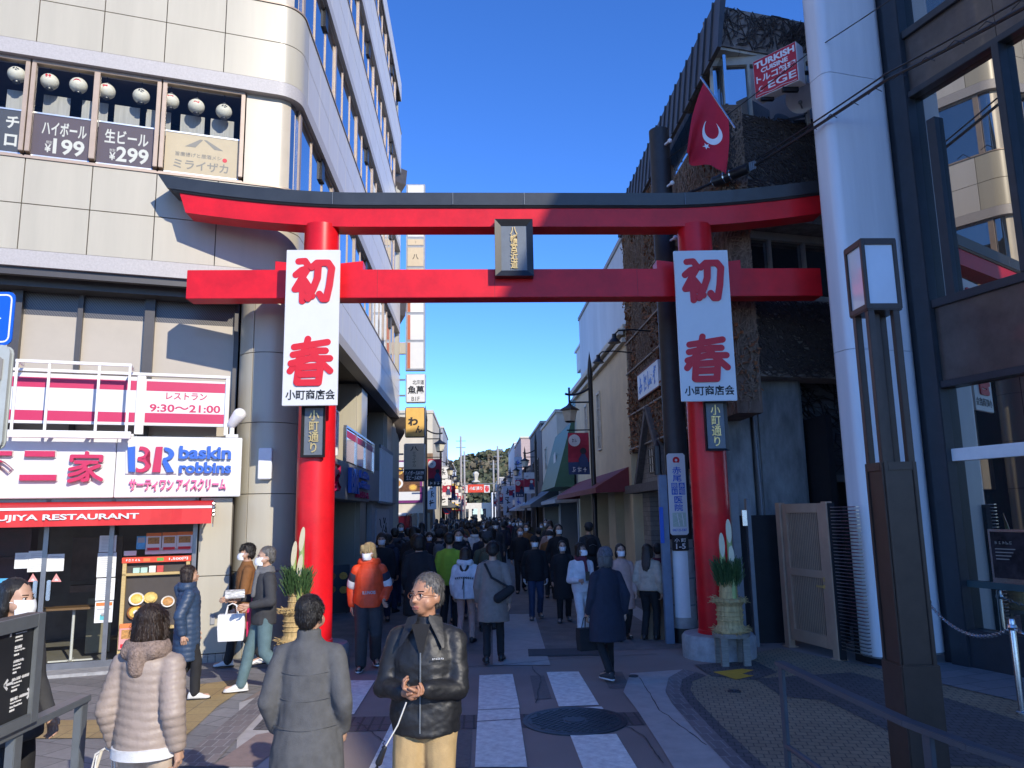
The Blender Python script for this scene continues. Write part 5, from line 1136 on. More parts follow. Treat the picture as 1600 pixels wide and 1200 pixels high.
mb = MB(); mb.box(Fr((5.2,12.8,0),(3,0.5)), 0.0, 2.9, 0.0, 0.14, 2.42, 2.54); mb.build('gutter', mat('dull_gutter', (0.22,0.22,0.23), 0.6), t, bevel=0.02)
mb = MB(); mb.tube([(5.5,12.75,2.42),(5.5,12.75,2.25),(5.3,12.72,2.12),(5.18,12.7,2.05),(5.18,12.7,0)], 0.04, 8); mb.build('downpipe', mat('downpipe_grey', (0.3,0.3,0.3), 0.6), t, smooth=True)
# ================================================================== POLES, CABLES, STREET FURNITURE IN FRONT
m_pole = mat('dark_brown_pole', (0.030,0.026,0.026), 0.55, var=0.25, scale=6); m_pconc = mat('pole_concrete', (0.36,0.34,0.32), 0.85, var=0.2, scale=6)
PX_, PYY = 3.19, 12.17
t = thing('utility_pole', 'tall dark round utility pole behind the right gate pillar', 'utility pole', (PX_, PYY, 0))
mb = MB(); mb.lathe((PX_,PYY,0), [(0.185,1.55),(0.178,5.0),(0.17,8.43),(0.12,8.46)], 24); mb.build('shaft', m_pole, t, smooth=True)
mb = MB(); mb.lathe((PX_,PYY,0), [(0.187,0),(0.185,1.55)], 24); mb.build('concrete_base', m_pconc, t, smooth=True)
mb = MB(); mb.lathe((PX_,PYY,0), [(0.2,0),(0.2,0.22)], 24); mb.build('base_band', m_black, t, smooth=True)
mb = MB()
for z in (0.55,0.95,1.4,7.1): mb.lathe((PX_,PYY,z), [(0.192,0),(0.192,0.025)], 24)
mb.build('strap', m_greymetal, t)
mb = MB(); n = 12
a0, a1 = radians(-150), radians(-75)
mb.loft([[Vector((PX_+r*cos(a0+(a1-a0)*k/n), PYY+r*sin(a0+(a1-a0)*k/n), z)) for r, z in ((0.19,0.38),(0.193,0.38),(0.193,1.52),(0.19,1.52))] for k in range(n+1)]); mb.build('wrapped_sheet', m_white, t, smooth=True)
for z in (8.1, 7.35, 6.4):
    mb = MB(); mb.bar((PX_+0.05,PYY-0.15,z), (PX_+0.1,PYY-0.3,z), 0.03); mb.ball((PX_+0.1,PYY-0.3,z), 0.04, 8, 6); mb.build('insulator', m_white, t)
FP = XZ(PYY-0.21)
t = thing('clinic_sign', 'tall white clinic sign with blue kanji strapped to the utility pole', 'sign', FP.p(3.14,0,1.6))
x0, x1, z0, z1 = 2.985, 3.27, 1.62, 2.88
mb = MB(); mb.prism(FP, [(x0+0.03,z0),(x1-0.03,z0),(x1,z0+0.03),(x1,z1-0.03),(x1-0.03,z1),(x0+0.03,z1),(x0,z1-0.03),(x0,z0+0.03)], -0.02, 0.0); mb.build('panel', m_whiteb, t)
mb = MB(); zz = lambda v: z1-(z1-z0)*v
mb.prism(FP, [(3.13+0.055*cos(a*pi/8), zz(0.085)+0.055*sin(a*pi/8)) for a in range(16)], 0, 0.003, 1); mb.prism(FP, [(3.13+0.02*cos(a*pi/8), zz(0.085)+0.02*sin(a*pi/8)) for a in range(16)], 0.003, 0.004, 2); mb.box(FP, 3.10,3.16,0.003,0.0042,zz(0.14),zz(0.115),2)
mb.text('赤', FP, 3.06,3.20,zz(0.255),zz(0.165),0,0,0.003,0.015); mb.text('尾', FP, 3.06,3.20,zz(0.35),zz(0.265),0,0,0.003,0.015)
for i, ch in enumerate('眼鼻科咽'): 
    cx, cz = (3.035, 3.15)[i % 2], (0.365, 0.44)[i//2]; mb.box(FP, cx, cx+0.095, 0, 0.003, zz(cz+0.07), zz(cz), 0); mb.text(ch, FP, cx+0.01, cx+0.085, zz(cz+0.062), zz(cz+0.008), 0.003, 2, 0.002)
mb.text('医', FP, 3.07,3.20,zz(0.615),zz(0.53),0,0,0.003,0.015); mb.text('院', FP, 3.07,3.20,zz(0.71),zz(0.625),0,0,0.003,0.015)
mb.box(FP, 3.03,3.24,0,0.002,zz(0.9),zz(0.73),3)
for p, q in (((3.05,0.75),(3.22,0.83)),((3.10,0.74),(3.13,0.89)),((3.04,0.86),(3.23,0.79)),((3.18,0.74),(3.2,0.89))): mb.bar(FP.p(p[0],0.003,zz(p[1])), FP.p(q[0],0.003,zz(q[1])), 0.012, 0.002, 4)
mb.text('0467-25-3387', FP, 3.02,3.24,zz(0.955),zz(0.925),0,0,0.002,0.01); mb.build('lettering', [m_blueprint, m_redflat, m_whiteb, mat('map_green',(0.45,0.55,0.45),0.6), m_white], t)
t = thing('address_plate', 'black and white address plate under the clinic sign on the pole', 'sign', FP.p(3.14,0,1.4))
mb = MB(); mb.box(FP, 3.0,3.26,-0.02,0,1.38,1.59); mb.build('plate', m_black, t, bevel=0.008)
mb = MB(); mb.text('小 町', FP, 3.04,3.22,1.51,1.57,0,0,0.002,0.01); mb.text('1-5', FP, 3.06,3.21,1.41,1.49,0,0,0.002,0.015); mb.build('lettering', m_white, t)
t = thing('blue_grey_post', 'slim blue grey square post left of the utility pole', 'post', (2.92,12.0,0))
mb = MB(); mb.box(XZ(12.0), 2.85,2.98,-0.1,0,0,2.55); mb.build('shaft', mat('blue_grey_paint', (0.16,0.22,0.30), 0.5, var=0.15), t, bevel=0.008)
mb = MB(); mb.box(XZ(12.0), 2.83,2.89,0.0,0.02,1.5,2.05); mb.build('notice_strip', m_blueprint, t)
mb = MB(); mb.lathe((2.86,12.05,2.55), [(0.06,0),(0.055,0.45),(0.01,0.55)], 10); mb.build('finial', m_black, t)
# cables
def cable(name, pts, r, label):
    P = []
    for i in range(len(pts)-1):
        a, b = Vector(pts[i]), Vector(pts[i+1])
        for k in range(8): u = k/8; P.append(a*(1-u)+b*u + Vector((0,0,-0.02*(b-a).length*4*u*(1-u)*0.3)))
    P.append(Vector(pts[-1])); mb = MB(); mb.tube(P, r, 6); return tag(mb.build(name, m_black, loc=P[0], smooth=True), label, 'cable')
pa, pb, pc, pd = PY(1050,312,12.0), PY(1113,286,11.5), PY(1180,258,11.0), PY(1640,-10,6.5)
cable('power_cable', [pa, pb], 0.022, 'short thick black cable from the pole to the cable box')
cable('power_cable', [pc, PY(1385,125,9.0), pd], 0.022, 'thick black cable rising to the top right corner')
cable('messenger_wire', [pc+Vector((0,0,0.08)), PY(1385,115,9.0), PY(1640,-28,6.5)], 0.012, 'thin wire running just above the thick black cable')
cable('service_wire', [PY(1043,248,12.0), PY(1265,82,10.2), PY(1420,-20,8.5)], 0.008, 'thin dark wire crossing the red flag to the upper right')
for k in range(9):
    u = k/9; a = pc*(1-u)+pd*u; 
pc_t = bpy.data.objects['power_cable.001']
for k in range(12):
    mb = MB(); u0, u1 = k/12, (k+0.55)/12
    A = pc*(1-u0)+pd*u0; B = pc*(1-u1)+pd*u1; mb.tube([A+Vector((0,0,0.06)), (A+B)/2+Vector((0,0,0.10)), B+Vector((0,0,0.0))], 0.006, 5); mb.build('lashing_loop', m_black, pc_t)
t = thing('cable_closure', 'black cylindrical cable box hanging on the cable below the flag', 'cable box', (pb+pc)/2)
d = (pc-pb).normalized(); mb = MB(); mb.tube([pb-Vector((0,0,0.02)), pb+d*0.03, pc-d*0.12, pc-d*0.1], [0.05,0.085,0.085,0.06], 16); mb.build('case', m_black, t, smooth=True)
for u in (0.3,0.45): 
    mb = MB(); p = pb*(1-u)+pc*u; mb.tube([p-d*0.01, p+d*0.01], 0.091, 16); mb.build('strap', m_steel, t)
mb = MB()
for k in range(4): p = pc - d*(0.03*k); mb.bar(p+Vector((0,0,0.08)), p-Vector((0,0,0.06)), 0.02)
mb.build('terminal', m_greymetal, t)

# lantern post
LX, LY, LW = 2.965, 5.5, 0.245
t = thing('street_lantern', 'tall square bronze lantern post with white lamp box in front of the column', 'street lamp', (LX+LW/2, LY+LW/2, 0))
m_lp = mat('bronze_post_paint', (0.060,0.042,0.034), 0.4, metal=0.25, var=0.2, scale=5)
FL_ = Fr((LX, LY, 0), (1, 0))
mb = MB(); mb.box(FL_, 0, LW, -LW, 0, 0.9, 2.32); mb.build('body', m_lp, t, bevel=0.006)
mb = MB()
f = FL_; fw = 0.03
for fr2, ww in ((FL_, LW), (Fr((LX, LY+LW, 0), (0, -1)), LW)):
    mb.box(fr2, 0.0, fw, 0.0005, 0.012, 0.9, 2.32); mb.box(fr2, ww-fw, ww, 0.0005, 0.012, 0.9, 2.32); mb.box(fr2, fw, ww-fw, 0.0005, 0.012, 2.26, 2.32)
mb.build('edge_trim', m_lp, t, bevel=0.003)
mb = MB(); mb.box(FL_, -0.018, LW+0.018, -LW-0.018, 0.018, 0, 0.9); mb.build('base', m_lp, t, bevel=0.008)
s = 0.05
for x, y in ((0,0),(LW-s,0),(0,LW-s),(LW-s,LW-s)):
    mb = MB(); mb.box(FL_, x, x+s, -y-s, -y, 2.32, 3.5); mb.build('slender_post', m_lp, t, bevel=0.003)
mb = MB(); mb.box(FL_, LW/2-0.02, LW/2+0.02, -LW/2-0.02, -LW/2+0.02, 2.32, 3.5); mb.build('conduit', m_lp, t)
lx0, lx1, lz0, lz1 = -0.012, LW+0.022, 3.475, 4.02; e = 0.03
mb = MB()
for x in (lx0, lx1-e):
    for y in (-LW-0.02, 0.012-e): mb.box(FL_, x, x+e, y, y+e, lz0, lz1)
for z in (lz0, lz1-e*1.3): 
    mb.box(FL_, lx0+e, lx1-e, 0.012-e, 0.012, z, z+e*1.3); mb.box(FL_, lx0+e, lx1-e, -LW-0.02, -LW-0.02+e, z, z+e*1.3)
    mb.box(FL_, lx0, lx0+e, -LW-0.02+e, 0.012-e, z, z+e*1.3); mb.box(FL_, lx1-e, lx1, -LW-0.02+e, 0.012-e, z, z+e*1.3)
mb.box(FL_, lx0+0.002, lx1-0.002, -LW-0.018, 0.01, lz1, lz1+0.01); mb.box(FL_, lx0+0.004, lx1-0.004, -LW-0.016, 0.008, lz0-0.012, lz0)
mb.build('lamp_frame', m_lp, t, bevel=0.002)
mb = MB(); mb.box(FL_, lx0+e*0.5, lx1-e*0.5, -LW-0.02+e*0.5, 0.012-e*0.5, lz0+0.02, lz1-0.02); mb.build('lamp_panels', mat('opal_panel', (0.66,0.70,0.74), 0.12, var=0.03, spec=0.8, coat=0.6), t)
# right guard rail along X = 2.08
m_rail = mat('grey_blue_rail', (0.070,0.085,0.105), 0.45, metal=0.2, var=0.12, scale=12)
t = thing('guard_rail', 'dark steel guard rail in the right foreground beside the lantern post', 'railing', (2.08, 4.6, 0))
yA = 5.45
pts = [(2.07,yA,0.95),(2.08,4.6,0.95),(2.10,3.9,0.95),(2.16,3.5,0.95),(2.24,3.2,0.95),(2.38,2.6,0.95)]
mb = MB()
for p, q in zip(pts, pts[1:]): mb.bar(p, (Vector(q)+(Vector(q)-Vector(p)).normalized()*0.01), 0.07, 0.03)
mb.build('top_rail', m_rail, t, bevel=0.004)
for p in ((2.07,5.42),(2.11,3.75)):
    mb = MB(); mb.box(Fr((p[0],p[1],0),(0,1)), -0.035, 0.035, -0.012, 0.012, 0, 0.935); mb.build('post', m_rail, t, bevel=0.003)
mb = MB(); mb.tube([(2.07,5.42,0.42),(2.11,3.75,0.42),(2.38,2.6,0.42)], 0.02, 8); mb.build('lower_rail', m_rail, t, smooth=True)
# chain posts by the shop window
def chainpost(p, lab):
    t = thing('chain_post', lab, 'bollard', p); p = Vector(p)
    mb = MB(); mb.lathe(p, [(0.032,0.02),(0.032,0.86),(0.026,0.88)], 16); mb.build('post', m_steel, t, smooth=True)
    mb = MB(); mb.lathe(p, [(0.055,0.0),(0.055,0.02),(0.04,0.03)], 16); mb.build('foot', m_steel, t, smooth=True)
    mb = MB(); mb.ball(p+Vector((0,0,0.8)), 0.045, 10, 6); mb.build('ring', m_steel, t)
c0 = Vector((5.2,7.55,0.016)); chainpost(c0, 'stainless chain post at the right edge of the shop forecourt'); c1 = Vector((5.6,9.65,0.016))
chainpost(c1, 'stainless chain post hidden against the foot of the white column')
def chain(a, b, sag, lab):
    mb = MB(); n = 46
    for i in range(n):
        u = (i+0.5)/n; p = a*(1-u)+b*u - Vector((0,0,sag*4*u*(1-u))); d = (b-a).normalized()
        d = (d - Vector((0,0,sag*4*(1-2*u)/(b-a).length))).normalized(); s_ = d.cross(Vector((0,0,1))).normalized(); k = Vector((0,0,1)) if i % 2 else s_
        L = (b-a).length/n*0.78; R = 0.018
        mb.tube([p + d*(L*cos(2*pi*j/8)) + k*(R*sin(2*pi*j/8)) for j in range(9)], 0.0055, 5)
    tag(mb.build('chain', m_steel, loc=a, recalc=False), lab, 'chain')
chain(c0+Vector((0,0,0.8)), c1+Vector((0,0,0.8)), 0.22, 'steel chain hanging from the post to the white column')
chain(c0+Vector((0,0,0.8)), Vector((5.75,5.6,0.82)), 0.2, 'steel chain leaving the frame at the right edge')
# left foreground: way finding board on a railing
RX = -2.47
FR_ = Fr((RX, 0, 0), (0, 1))                               # ex away from the viewer, ey to +X
t = thing('grey_railing', 'grey flat steel railing at the lower left corner', 'railing', (RX, 4.4, 0))
m_gr = mat('mid_grey_rail', (0.150,0.165,0.175), 0.42, metal=0.2, var=0.08, scale=12)
mb = MB(); mb.box(FR_, 2.2, 5.2, -0.04, 0.04, 0.885, 0.925); mb.build('top_rail', m_gr, t, bevel=0.004)
for y in (5.12, 4.42, 2.9):
    mb = MB(); mb.box(FR_, y, y+0.075, -0.025, 0.025, 0, 0.885); mb.build('post', m_gr, t, bevel=0.004)
mb = MB(); mb.tube([(RX,2.2,0.42),(RX,5.16,0.42)], 0.022, 10); mb.build('lower_rail', m_gr, t, smooth=True)
t = thing('direction_board', 'dark grey direction board with white arrows on the left railing', 'sign', (RX, 4.45, 0.93))
a = [PX(70,956,RX+0.06), PX(62,1112,RX+0.06), PX(-25,968,RX+0.06)]
y0, y1, z0, z1 = a[2].y-0.05, a[0].y, 0.93, a[0].z
mb = MB(); mb.box(FR_, y0, y1, -0.03, 0.045, z0, z1); mb.build('back', mat('board_black', (0.02,0.021,0.023), 0.45), t)
mb = MB(); w_ = 0.07
mb.box(FR_, y1-w_, y1, 0.0455, 0.07, z0, z1); mb.box(FR_, y0, y0+w_, 0.0455, 0.07, z0, z1); mb.box(FR_, y0+w_, y1-w_, 0.0455, 0.07, z1-w_, z1); mb.box(FR_, y0+w_, y1-w_, 0.0455, 0.07, z0, z0+w_*0.8); mb.build('frame', m_gr, t, bevel=0.003)
mb = MB(); T0 = lambda px, py: (lambda q: (q.y, q.z))(PX(px, py, RX+0.046))
tl = T0(22,977); 
X0, X1 = T0(24,980)[0], T0(55,975)[0]; ztop, zbot = T0(24,977)[1], T0(12,1118)[1]; H = ztop-zbot
rows = [('JR鎌倉駅西口(地下道)',0.0,1),('Kamakura Sta. West Entrance',0.05,0),('Underground Crossroad',0.09,0),('JR镰仓站西口(地下通道)',0.13,0),('JR 가마쿠라역 서쪽 출구',0.17,0),('鎌倉市役所',0.24,1),('Kamakura City Office',0.285,0),('镰仓市政府  시청',0.33,0),
  ('高徳院(大仏)',0.40,1),('Kotokuin Temple',0.45,0),('(Great Buddha)',0.49,0),('高德院(大佛)',0.53,0),('由比ヶ浜海岸・材木座海岸',0.60,1),('To Zaimokuza Beach,',0.65,0),('Yuigahama Beach',0.69,0),('材木座海岸·由比滨海岸',0.73,0),('鶴岡八幡宮・小町通り',0.82,1),('Tsurugaoka Hachimangu',0.87,0),('Shrine / Komachi Street',0.91,0),('鶴岡八幡宫·小町通',0.95,0)]
for body, v, big in rows:
    hh = H*(0.036 if big else 0.024); zc = ztop - H*v; L = min(X1-X0, hh*0.8*len(body)*(1.0 if big else 0.55)); mb.text(body, FR_, X0+0.01, X0+0.01+L, zc-hh, zc, 0.0462, 0, 0.0012, 0.012)
def arrow(cy, cz, dx, dz, s_):
    d = Vector((dx, dz)); n = Vector((-dz, dx)); c = Vector((cy, cz))
    for a_, b_ in ((c-d*s_, c+d*s_), (c+d*s_, c+d*s_*0.2+n*s_*0.7), (c+d*s_, c+d*s_*0.2-n*s_*0.7)): mb.bar(FR_.p(a_.x,0.047,a_.y), FR_.p(b_.x,0.047,b_.y), 0.013, 0.0015, up=(1,0,0))
arrow(X0-0.035, ztop-H*0.04, 0, 1, 0.035); arrow(X0-0.02, ztop-H*0.65, -1, 0, 0.035); arrow(X1-0.03, ztop-H*0.84, 1, 0, 0.035)
mb.build('lettering', m_white, t)
# blue arrow sign and grey box at the left edge
t = thing('one_way_sign', 'blue one way sign with white arrow cut by the left edge', 'road sign', (-3.75,5.95,0))
f = XZ(5.9); a = PY(25,456,5.9); b = PY(19,539,5.9)
x1, z1, z0 = a.x, a.z, b.z; x0 = x1-0.9
def rr(x0,x1,z0,z1,r): return [(cx+r*cos(radians(A+30*k)), cz+r*sin(radians(A+30*k))) for cx,cz,A in ((x1-r,z1-r,0),(x0+r,z1-r,90),(x0+r,z0+r,180),(x1-r,z0+r,270)) for k in range(4)]
mb = MB(); mb.prism(f, rr(x0,x1,z0,z1,0.05), -0.01, 0.0); mb.build('plate', mat('sign_blue', (0.005,0.10,0.55), 0.35, var=0.02), t)
mb = MB()
for p, q in zip(rr(x0+0.025,x1-0.025,z0+0.025,z1-0.025,0.04), rr(x0+0.025,x1-0.025,z0+0.025,z1-0.025,0.04)[1:]+rr(x0+0.025,x1-0.025,z0+0.025,z1-0.025,0.04)[:1]): mb.bar(f.p(p[0],0.001,p[1]), f.p(q[0],0.001,q[1]), 0.012, 0.002, up=(0,1,0))
zc = (z0+z1)/2; mb.prism(f, [(x0+0.15,zc-0.06),(x1-0.28,zc-0.06),(x1-0.28,zc-0.12),(x1-0.09,zc),(x1-0.28,zc+0.12),(x1-0.28,zc+0.06),(x0+0.15,zc+0.06)], 0, 0.002); mb.build('arrow', m_white, t)
mb = MB(); mb.tube([(x0+0.3,5.98,0),(x0+0.3,5.98,z1+0.2)], 0.04, 12); mb.build('pole', m_greymetal, t, smooth=True)
t = thing('grey_signal_box', 'pale grey rounded signal box under the blue sign', 'signal box', f.p(x1-0.4,0,z0-0.9))
a = PY(14,542,5.85); b = PY(0,700,5.85); f2 = XZ(5.85)
mb = MB(); mb.prism(f2, rr(a.x-0.42,a.x,b.z,z0-0.02,0.05), -0.06, 0); mb.build('case', mat('pale_grey_case', (0.42,0.45,0.43), 0.5, var=0.08), t, bevel=0.01)
mb = MB(); mb.prism(f2, rr(a.x-0.38,a.x-0.04,b.z+0.1,z0-0.1,0.03), 0, 0.006); mb.box(f2, a.x-0.06, a.x-0.03, 0.006, 0.012, z0-0.28, z0-0.12); mb.build('face', m_greyp, t)
# ================================================================== THE STREET BEYOND THE GATE
m_beige = mat('beige_render', (0.68,0.55,0.35), 0.8, var=0.1, scale=1.5, bump=0.1, bscale=40); m_cornice = mat('pale_cornice', (0.60,0.56,0.46), 0.7)
m_creamw = mat('cream_render', (0.62,0.57,0.46), 0.8, var=0.08, scale=1.2); m_greyw = mat('grey_render', (0.34,0.34,0.35), 0.8, var=0.12, scale=1.2); m_dkw = mat('charcoal_render', (0.07,0.07,0.075), 0.7, var=0.15); m_whitew = mat('white_render', (0.66,0.66,0.65), 0.75, var=0.08, scale=1.5)
m_greenroof = mat('verdigris_roof', (0.17,0.25,0.21), 0.6, var=0.2, scale=2, stretch=(1,1,8)); m_maroonc = mat('maroon_awning', (0.20,0.03,0.035), 0.75, var=0.1); m_greenp = mat('green_fascia', (0.05,0.14,0.09), 0.6, var=0.1); m_brownw = mat('brown_wood_wall', (0.22,0.13,0.07), 0.7, var=0.25, scale=6, stretch=(1,1,0.3)); m_tileroof = mat('grey_tile_roof', (0.10,0.105,0.115), 0.6, var=0.2, scale=20, stretch=(1,6,1))
m_win = coated('far_window', 0.25, (0.03,0.035,0.04), (0.85,0.88,0.9))
def house(name, label, side, y0, y1, z1, m, depth=6.0, x=None, wins=(), roof=None, shop=2.6, cat='building', roofm=None, front=True, awn=None):
    """a building along the street: side -1 left, +1 right"""
    X = x if x is not None else (-2.95 if side < 0 else 4.0); out = -side
    t = thing(name, label, cat, (X, (y0+y1)/2, 0))
    f = Fr((X, y0, 0), (0, 1)) if side < 0 else Fr((X, y1, 0), (0, -1))
    L = y1-y0
    mb = MB(); mb.box(f, 0, L, -depth, 0, shop if shop else 0, z1); mb.build('wall', m, t)
    if shop:
        mb = MB(); mb.box(f, 0, L, -depth, -0.9, 0, shop-0.003); mb.build('shop_recess', m_dark, t)
        mb = MB(); mb.box(f, 0, 0.3, -depth, -0.01, 0, shop-0.003); mb.build('pier', m, t)
        mb = MB(); mb.box(f, L-0.3, L, -depth, -0.01, 0, shop-0.003); mb.build('pier', m, t)
    mb = MB(); mb.box(f, -0.08, L+0.08, -depth-0.05, 0.08, z1+0.002, z1+0.16); mb.build('parapet', m_cornice if roofm is None else roofm, t)
    if roof: 
        mb = MB(); mb.prism(Fr(f.p(-0.15,0,0), f.ey), [(0.35,z1+0.165),(-depth/2,z1+roof),(-depth-0.3,z1+0.165)], 0, (L+0.3)*(-1)); mb.build('roof', roofm or m_tileroof, t)
    for (u, z, w_, h_) in wins:
        mb = MB(); mb.box(f, u*L-w_/2-0.06, u*L+w_/2+0.06, 0.0, 0.05, z-0.06, z); mb.box(f, u*L-w_/2-0.06, u*L+w_/2+0.06, 0, 0.05, z+h_, z+h_+0.08)
        mb.box(f, u*L-w_/2-0.06, u*L-w_/2, 0, 0.045, z, z+h_); mb.box(f, u*L+w_/2, u*L+w_/2+0.06, 0, 0.045, z, z+h_)
        for k in range(1, 4): mb.box(f, u*L-w_/2, u*L+w_/2, 0.012, 0.025, z+h_*k/4-0.012, z+h_*k/4+0.012)
        mb.box(f, u*L-0.012, u*L+0.012, 0.012, 0.025, z, z+h_)
        wn = mb.build('window', m_cornice if m not in (m_dkw,) else m_black, t); g = MB(); g.box(f, u*L-w_/2, u*L+w_/2, 0.002, 0.010, z, z+h_); g.build('pane', m_win, wn)
    if awn:
        u0, u1, za, zb_, pr, am = awn
        mb = MB(); mb.add([f.p(u0*L,0.002,zb_),f.p(u1*L,0.002,zb_),f.p(u1*L,pr,za),f.p(u0*L,pr,za),f.p(u0*L,0.002,za-0.12),f.p(u1*L,0.002,za-0.12),f.p(u1*L,pr,za-0.14),f.p(u0*L,pr,za-0.14)], [(0,1,2,3),(3,2,6,7),(0,3,7,4),(1,5,6,2)]); mb.build('awning', am, t, recalc=False)
    return t, f, L
# right side
t, f, L = house('beige_shop', 'beige rendered two storey shop with tall narrow windows and maroon awning', 1, 19.8, 30.4, 6.75, m_beige, wins=((0.55,4.0,0.55,1.75),(0.28,4.0,0.55,1.75)), awn=(0.05,0.97,2.62,3.15,0.9,m_maroonc))
mb = MB(); mb.box(f, -0.1, L+0.1, 0.08, 0.22, 6.62, 6.78); mb.box(f, -0.1, L+0.1, 0.0, 0.12, 6.42, 6.54); mb.build('cornice', m_cornice, t)
for u in (0.3, 0.62, 0.86):
    mb = MB(); mb.box(f, u*L, u*L+1.2, -0.85, -0.05, 0, 2.58); mb.build('pier', m_beige, t)
t = thing('grey_rooftop_house', 'tall grey corrugated house wall rising behind the beige shop', 'building', (5.6, 24, 0))
mb = MB(); mb.box(XZ(22.0), 4.75, 12, -12, 0, 0, 10.6); mb.build('wall', mat('corrugated_wall', (0.52,0.53,0.56), 0.6, var=0.12, scale=1.0, stretch=(8,1,0.2)), t)
mb = MB()
for k in range(12): mb.box(XZ(22.0), 4.75+0.55*k, 4.77+0.55*k, 0.0, 0.012, 6.5, 10.6)
mb.box(XZ(22.0), 4.7, 12, -12, 0.05, 10.6, 10.75); mb.build('trim', m_greyw, t)
t, f, L = house('green_front_shop', 'shop with a tilted green fascia and pale awning past the beige shop', 1, 30.7, 37.5, 4.9, m_greyw, awn=(0.0,1.0,2.5,2.85,0.9,m_greyw))
mb = MB(); mb.add([f.p(0.2,0.9,3.0),f.p(L-0.1,0.9,3.0),f.p(L-0.1,0.15,5.6),f.p(0.2,0.15,5.6),f.p(0.2,0.1,3.0),f.p(L-0.1,0.1,3.0),f.p(L-0.1,0.0,5.6),f.p(0.2,0.0,5.6)], [(0,1,2,3),(0,3,7,4),(1,5,6,2),(3,2,6,7),(0,4,5,1)]); mb.build('green_fascia', m_greenp, t)
mb = MB(); mb.prism(Fr(f.p(L*0.55,0.55,0),f.ex), [(-0.5,3.9),(0.1,3.7),(0.5,4.2),(0.2,4.6),(-0.3,4.5)], 0.0, 0.02); mb.build('emblem', m_paleletter, t)
t, f, L = house('cream_box_shop', 'plain cream box building with dark shop canopy on the right', 1, 37.8, 46.5, 6.9, m_creamw, awn=(0.0,1.0,2.4,3.3,1.4,m_tileroof), wins=((0.3,4.4,0.9,1.2),))
t, f, L = house('verdigris_roof_hall', 'hall with a steep green slatted metal roof on the right', 1, 38.5, 56, 7.6, m_greyw, x=5.6, depth=9, shop=0)
mb = MB(); mb.add([f.p(-0.2,0.2,7.0),f.p(L,0.2,7.0),f.p(L,-2.2,11.6),f.p(-0.2,-2.2,11.6),f.p(-0.2,-8,11.6),f.p(L,-8,11.6),f.p(L,-8.5,7),f.p(-0.2,-8.5,7)], [(0,1,2,3),(3,2,5,4),(4,5,6,7),(0,3,4,7),(1,6,5,2)]); mb.build('roof', m_greenroof, t)
mb = MB()
for k in range(9): 
    u = k/9; mb.bar(f.p(-0.25,0.22-2.4*u,7.0+4.6*u), f.p(L,0.22-2.4*u,7.0+4.6*u), 0.07, 0.05)
mb.build('roof_slats', mat('roof_slat', (0.10,0.15,0.13), 0.6), t)
mb = MB(); mb.box(f, L*0.15, L*0.8, -6, -1.6, 11.7, 13.2); mb.build('penthouse', m_whitew, t)
mb = MB(); mb.box(f, L*0.13, L*0.82, -6.1, -1.5, 13.2, 13.35); mb.build('penthouse_roof', m_whitew, t)
for k in range(4):
    mb = MB(); p = f.p(L*(0.3+0.12*k), -2.5-0.2*(k % 2), 13.35); mb.bar(p, p+Vector((0,0,2.2-0.4*(k % 2))), 0.08); mb.bar(p+Vector((-0.2,0,1.5)), p+Vector((0.2,0,1.5)), 0.05); mb.build('antenna', m_white, t)
house('charcoal_house', 'narrow charcoal building beside the cream box building', 1, 46.8, 57, 7.4, m_dkw, wins=((0.3,4.0,0.8,1.4),(0.7,4.0,0.8,1.4)))
house('tiled_cottage', 'grey walled cottage with dark tiled roof further up the right side', 1, 57.4, 68, 5.2, m_greyw, roof=1.5, wins=((0.5,3.3,1.2,1.0),), awn=(0.0,1.0,2.3,2.9,1.2,m_whitew))
house('pink_block', 'pinkish two storey block with a balcony on the right', 1, 68.5, 80, 8.6, mat('pink_render',(0.46,0.36,0.34),0.8), wins=((0.3,4.5,1.2,1.2),(0.7,4.5,1.2,1.2),(0.5,6.6,1.4,1.0)), awn=(0.0,0.6,2.4,2.8,1.0,m_maroonc))
house('green_rail_block', 'white block with green roof glazing far up the right side', 1, 80.5, 96, 9.2, m_whitew, wins=((0.3,5,1.2,1.2),(0.7,5,1.2,1.2)), awn=(0.0,1.0,2.4,2.9,1.1,m_greyw))
house('white_corner_house', 'small white house far up the right side with a gabled roof', 1, 97, 112, 6.4, m_whitew, roof=1.6, wins=((0.5,3.8,1.2,1.0),))
house('brown_timber_house', 'brown timber house near the far end on the right', 1, 113, 132, 6.0, m_brownw, roof=1.8, wins=((0.5,3.6,1.4,1.0),))
house('grey_end_block', 'grey block closing the right side before the wooded hill', 1, 133, 165, 8.0, m_greyw, wins=((0.3,5,1.4,1.2),(0.7,5,1.4,1.2)))
t = thing('street_end_house', 'pale low house with dark tiled roof closing the far end of the street', 'house', (1.5,196,0))
mb = MB(); mb.box(XZ(190.0), -9, 3.5, -8, 0, 0, 4.6); mb.build('wall', m_creamw, t)
mb = MB(); mb.prism(Fr((-9.4,190.4,0),(0,1)), [(0,4.6),(8.8,4.6),(4.4,7.0)], 0.0, -13.4); mb.build('roof', m_tileroof, t)
mb = MB()
for k in range(5): mb.box(XZ(190.0), -7.5+2.1*k, -6.2+2.1*k, 0, 0.06, 1.0, 3.2)
mb.build('window', m_win, t)
t = thing('street_end_shop', 'white two storey shop beside the far end of the street', 'building', (8,188,0))
mb = MB(); mb.box(XZ(186.0), 3.6, 14, -8, 0, 0, 7.0); mb.build('wall', m_whitew, t)
mb = MB(); mb.box(XZ(186.0), 4.2, 9.5, 0, 0.06, 4.2, 6.0); mb.build('window', m_win, t)
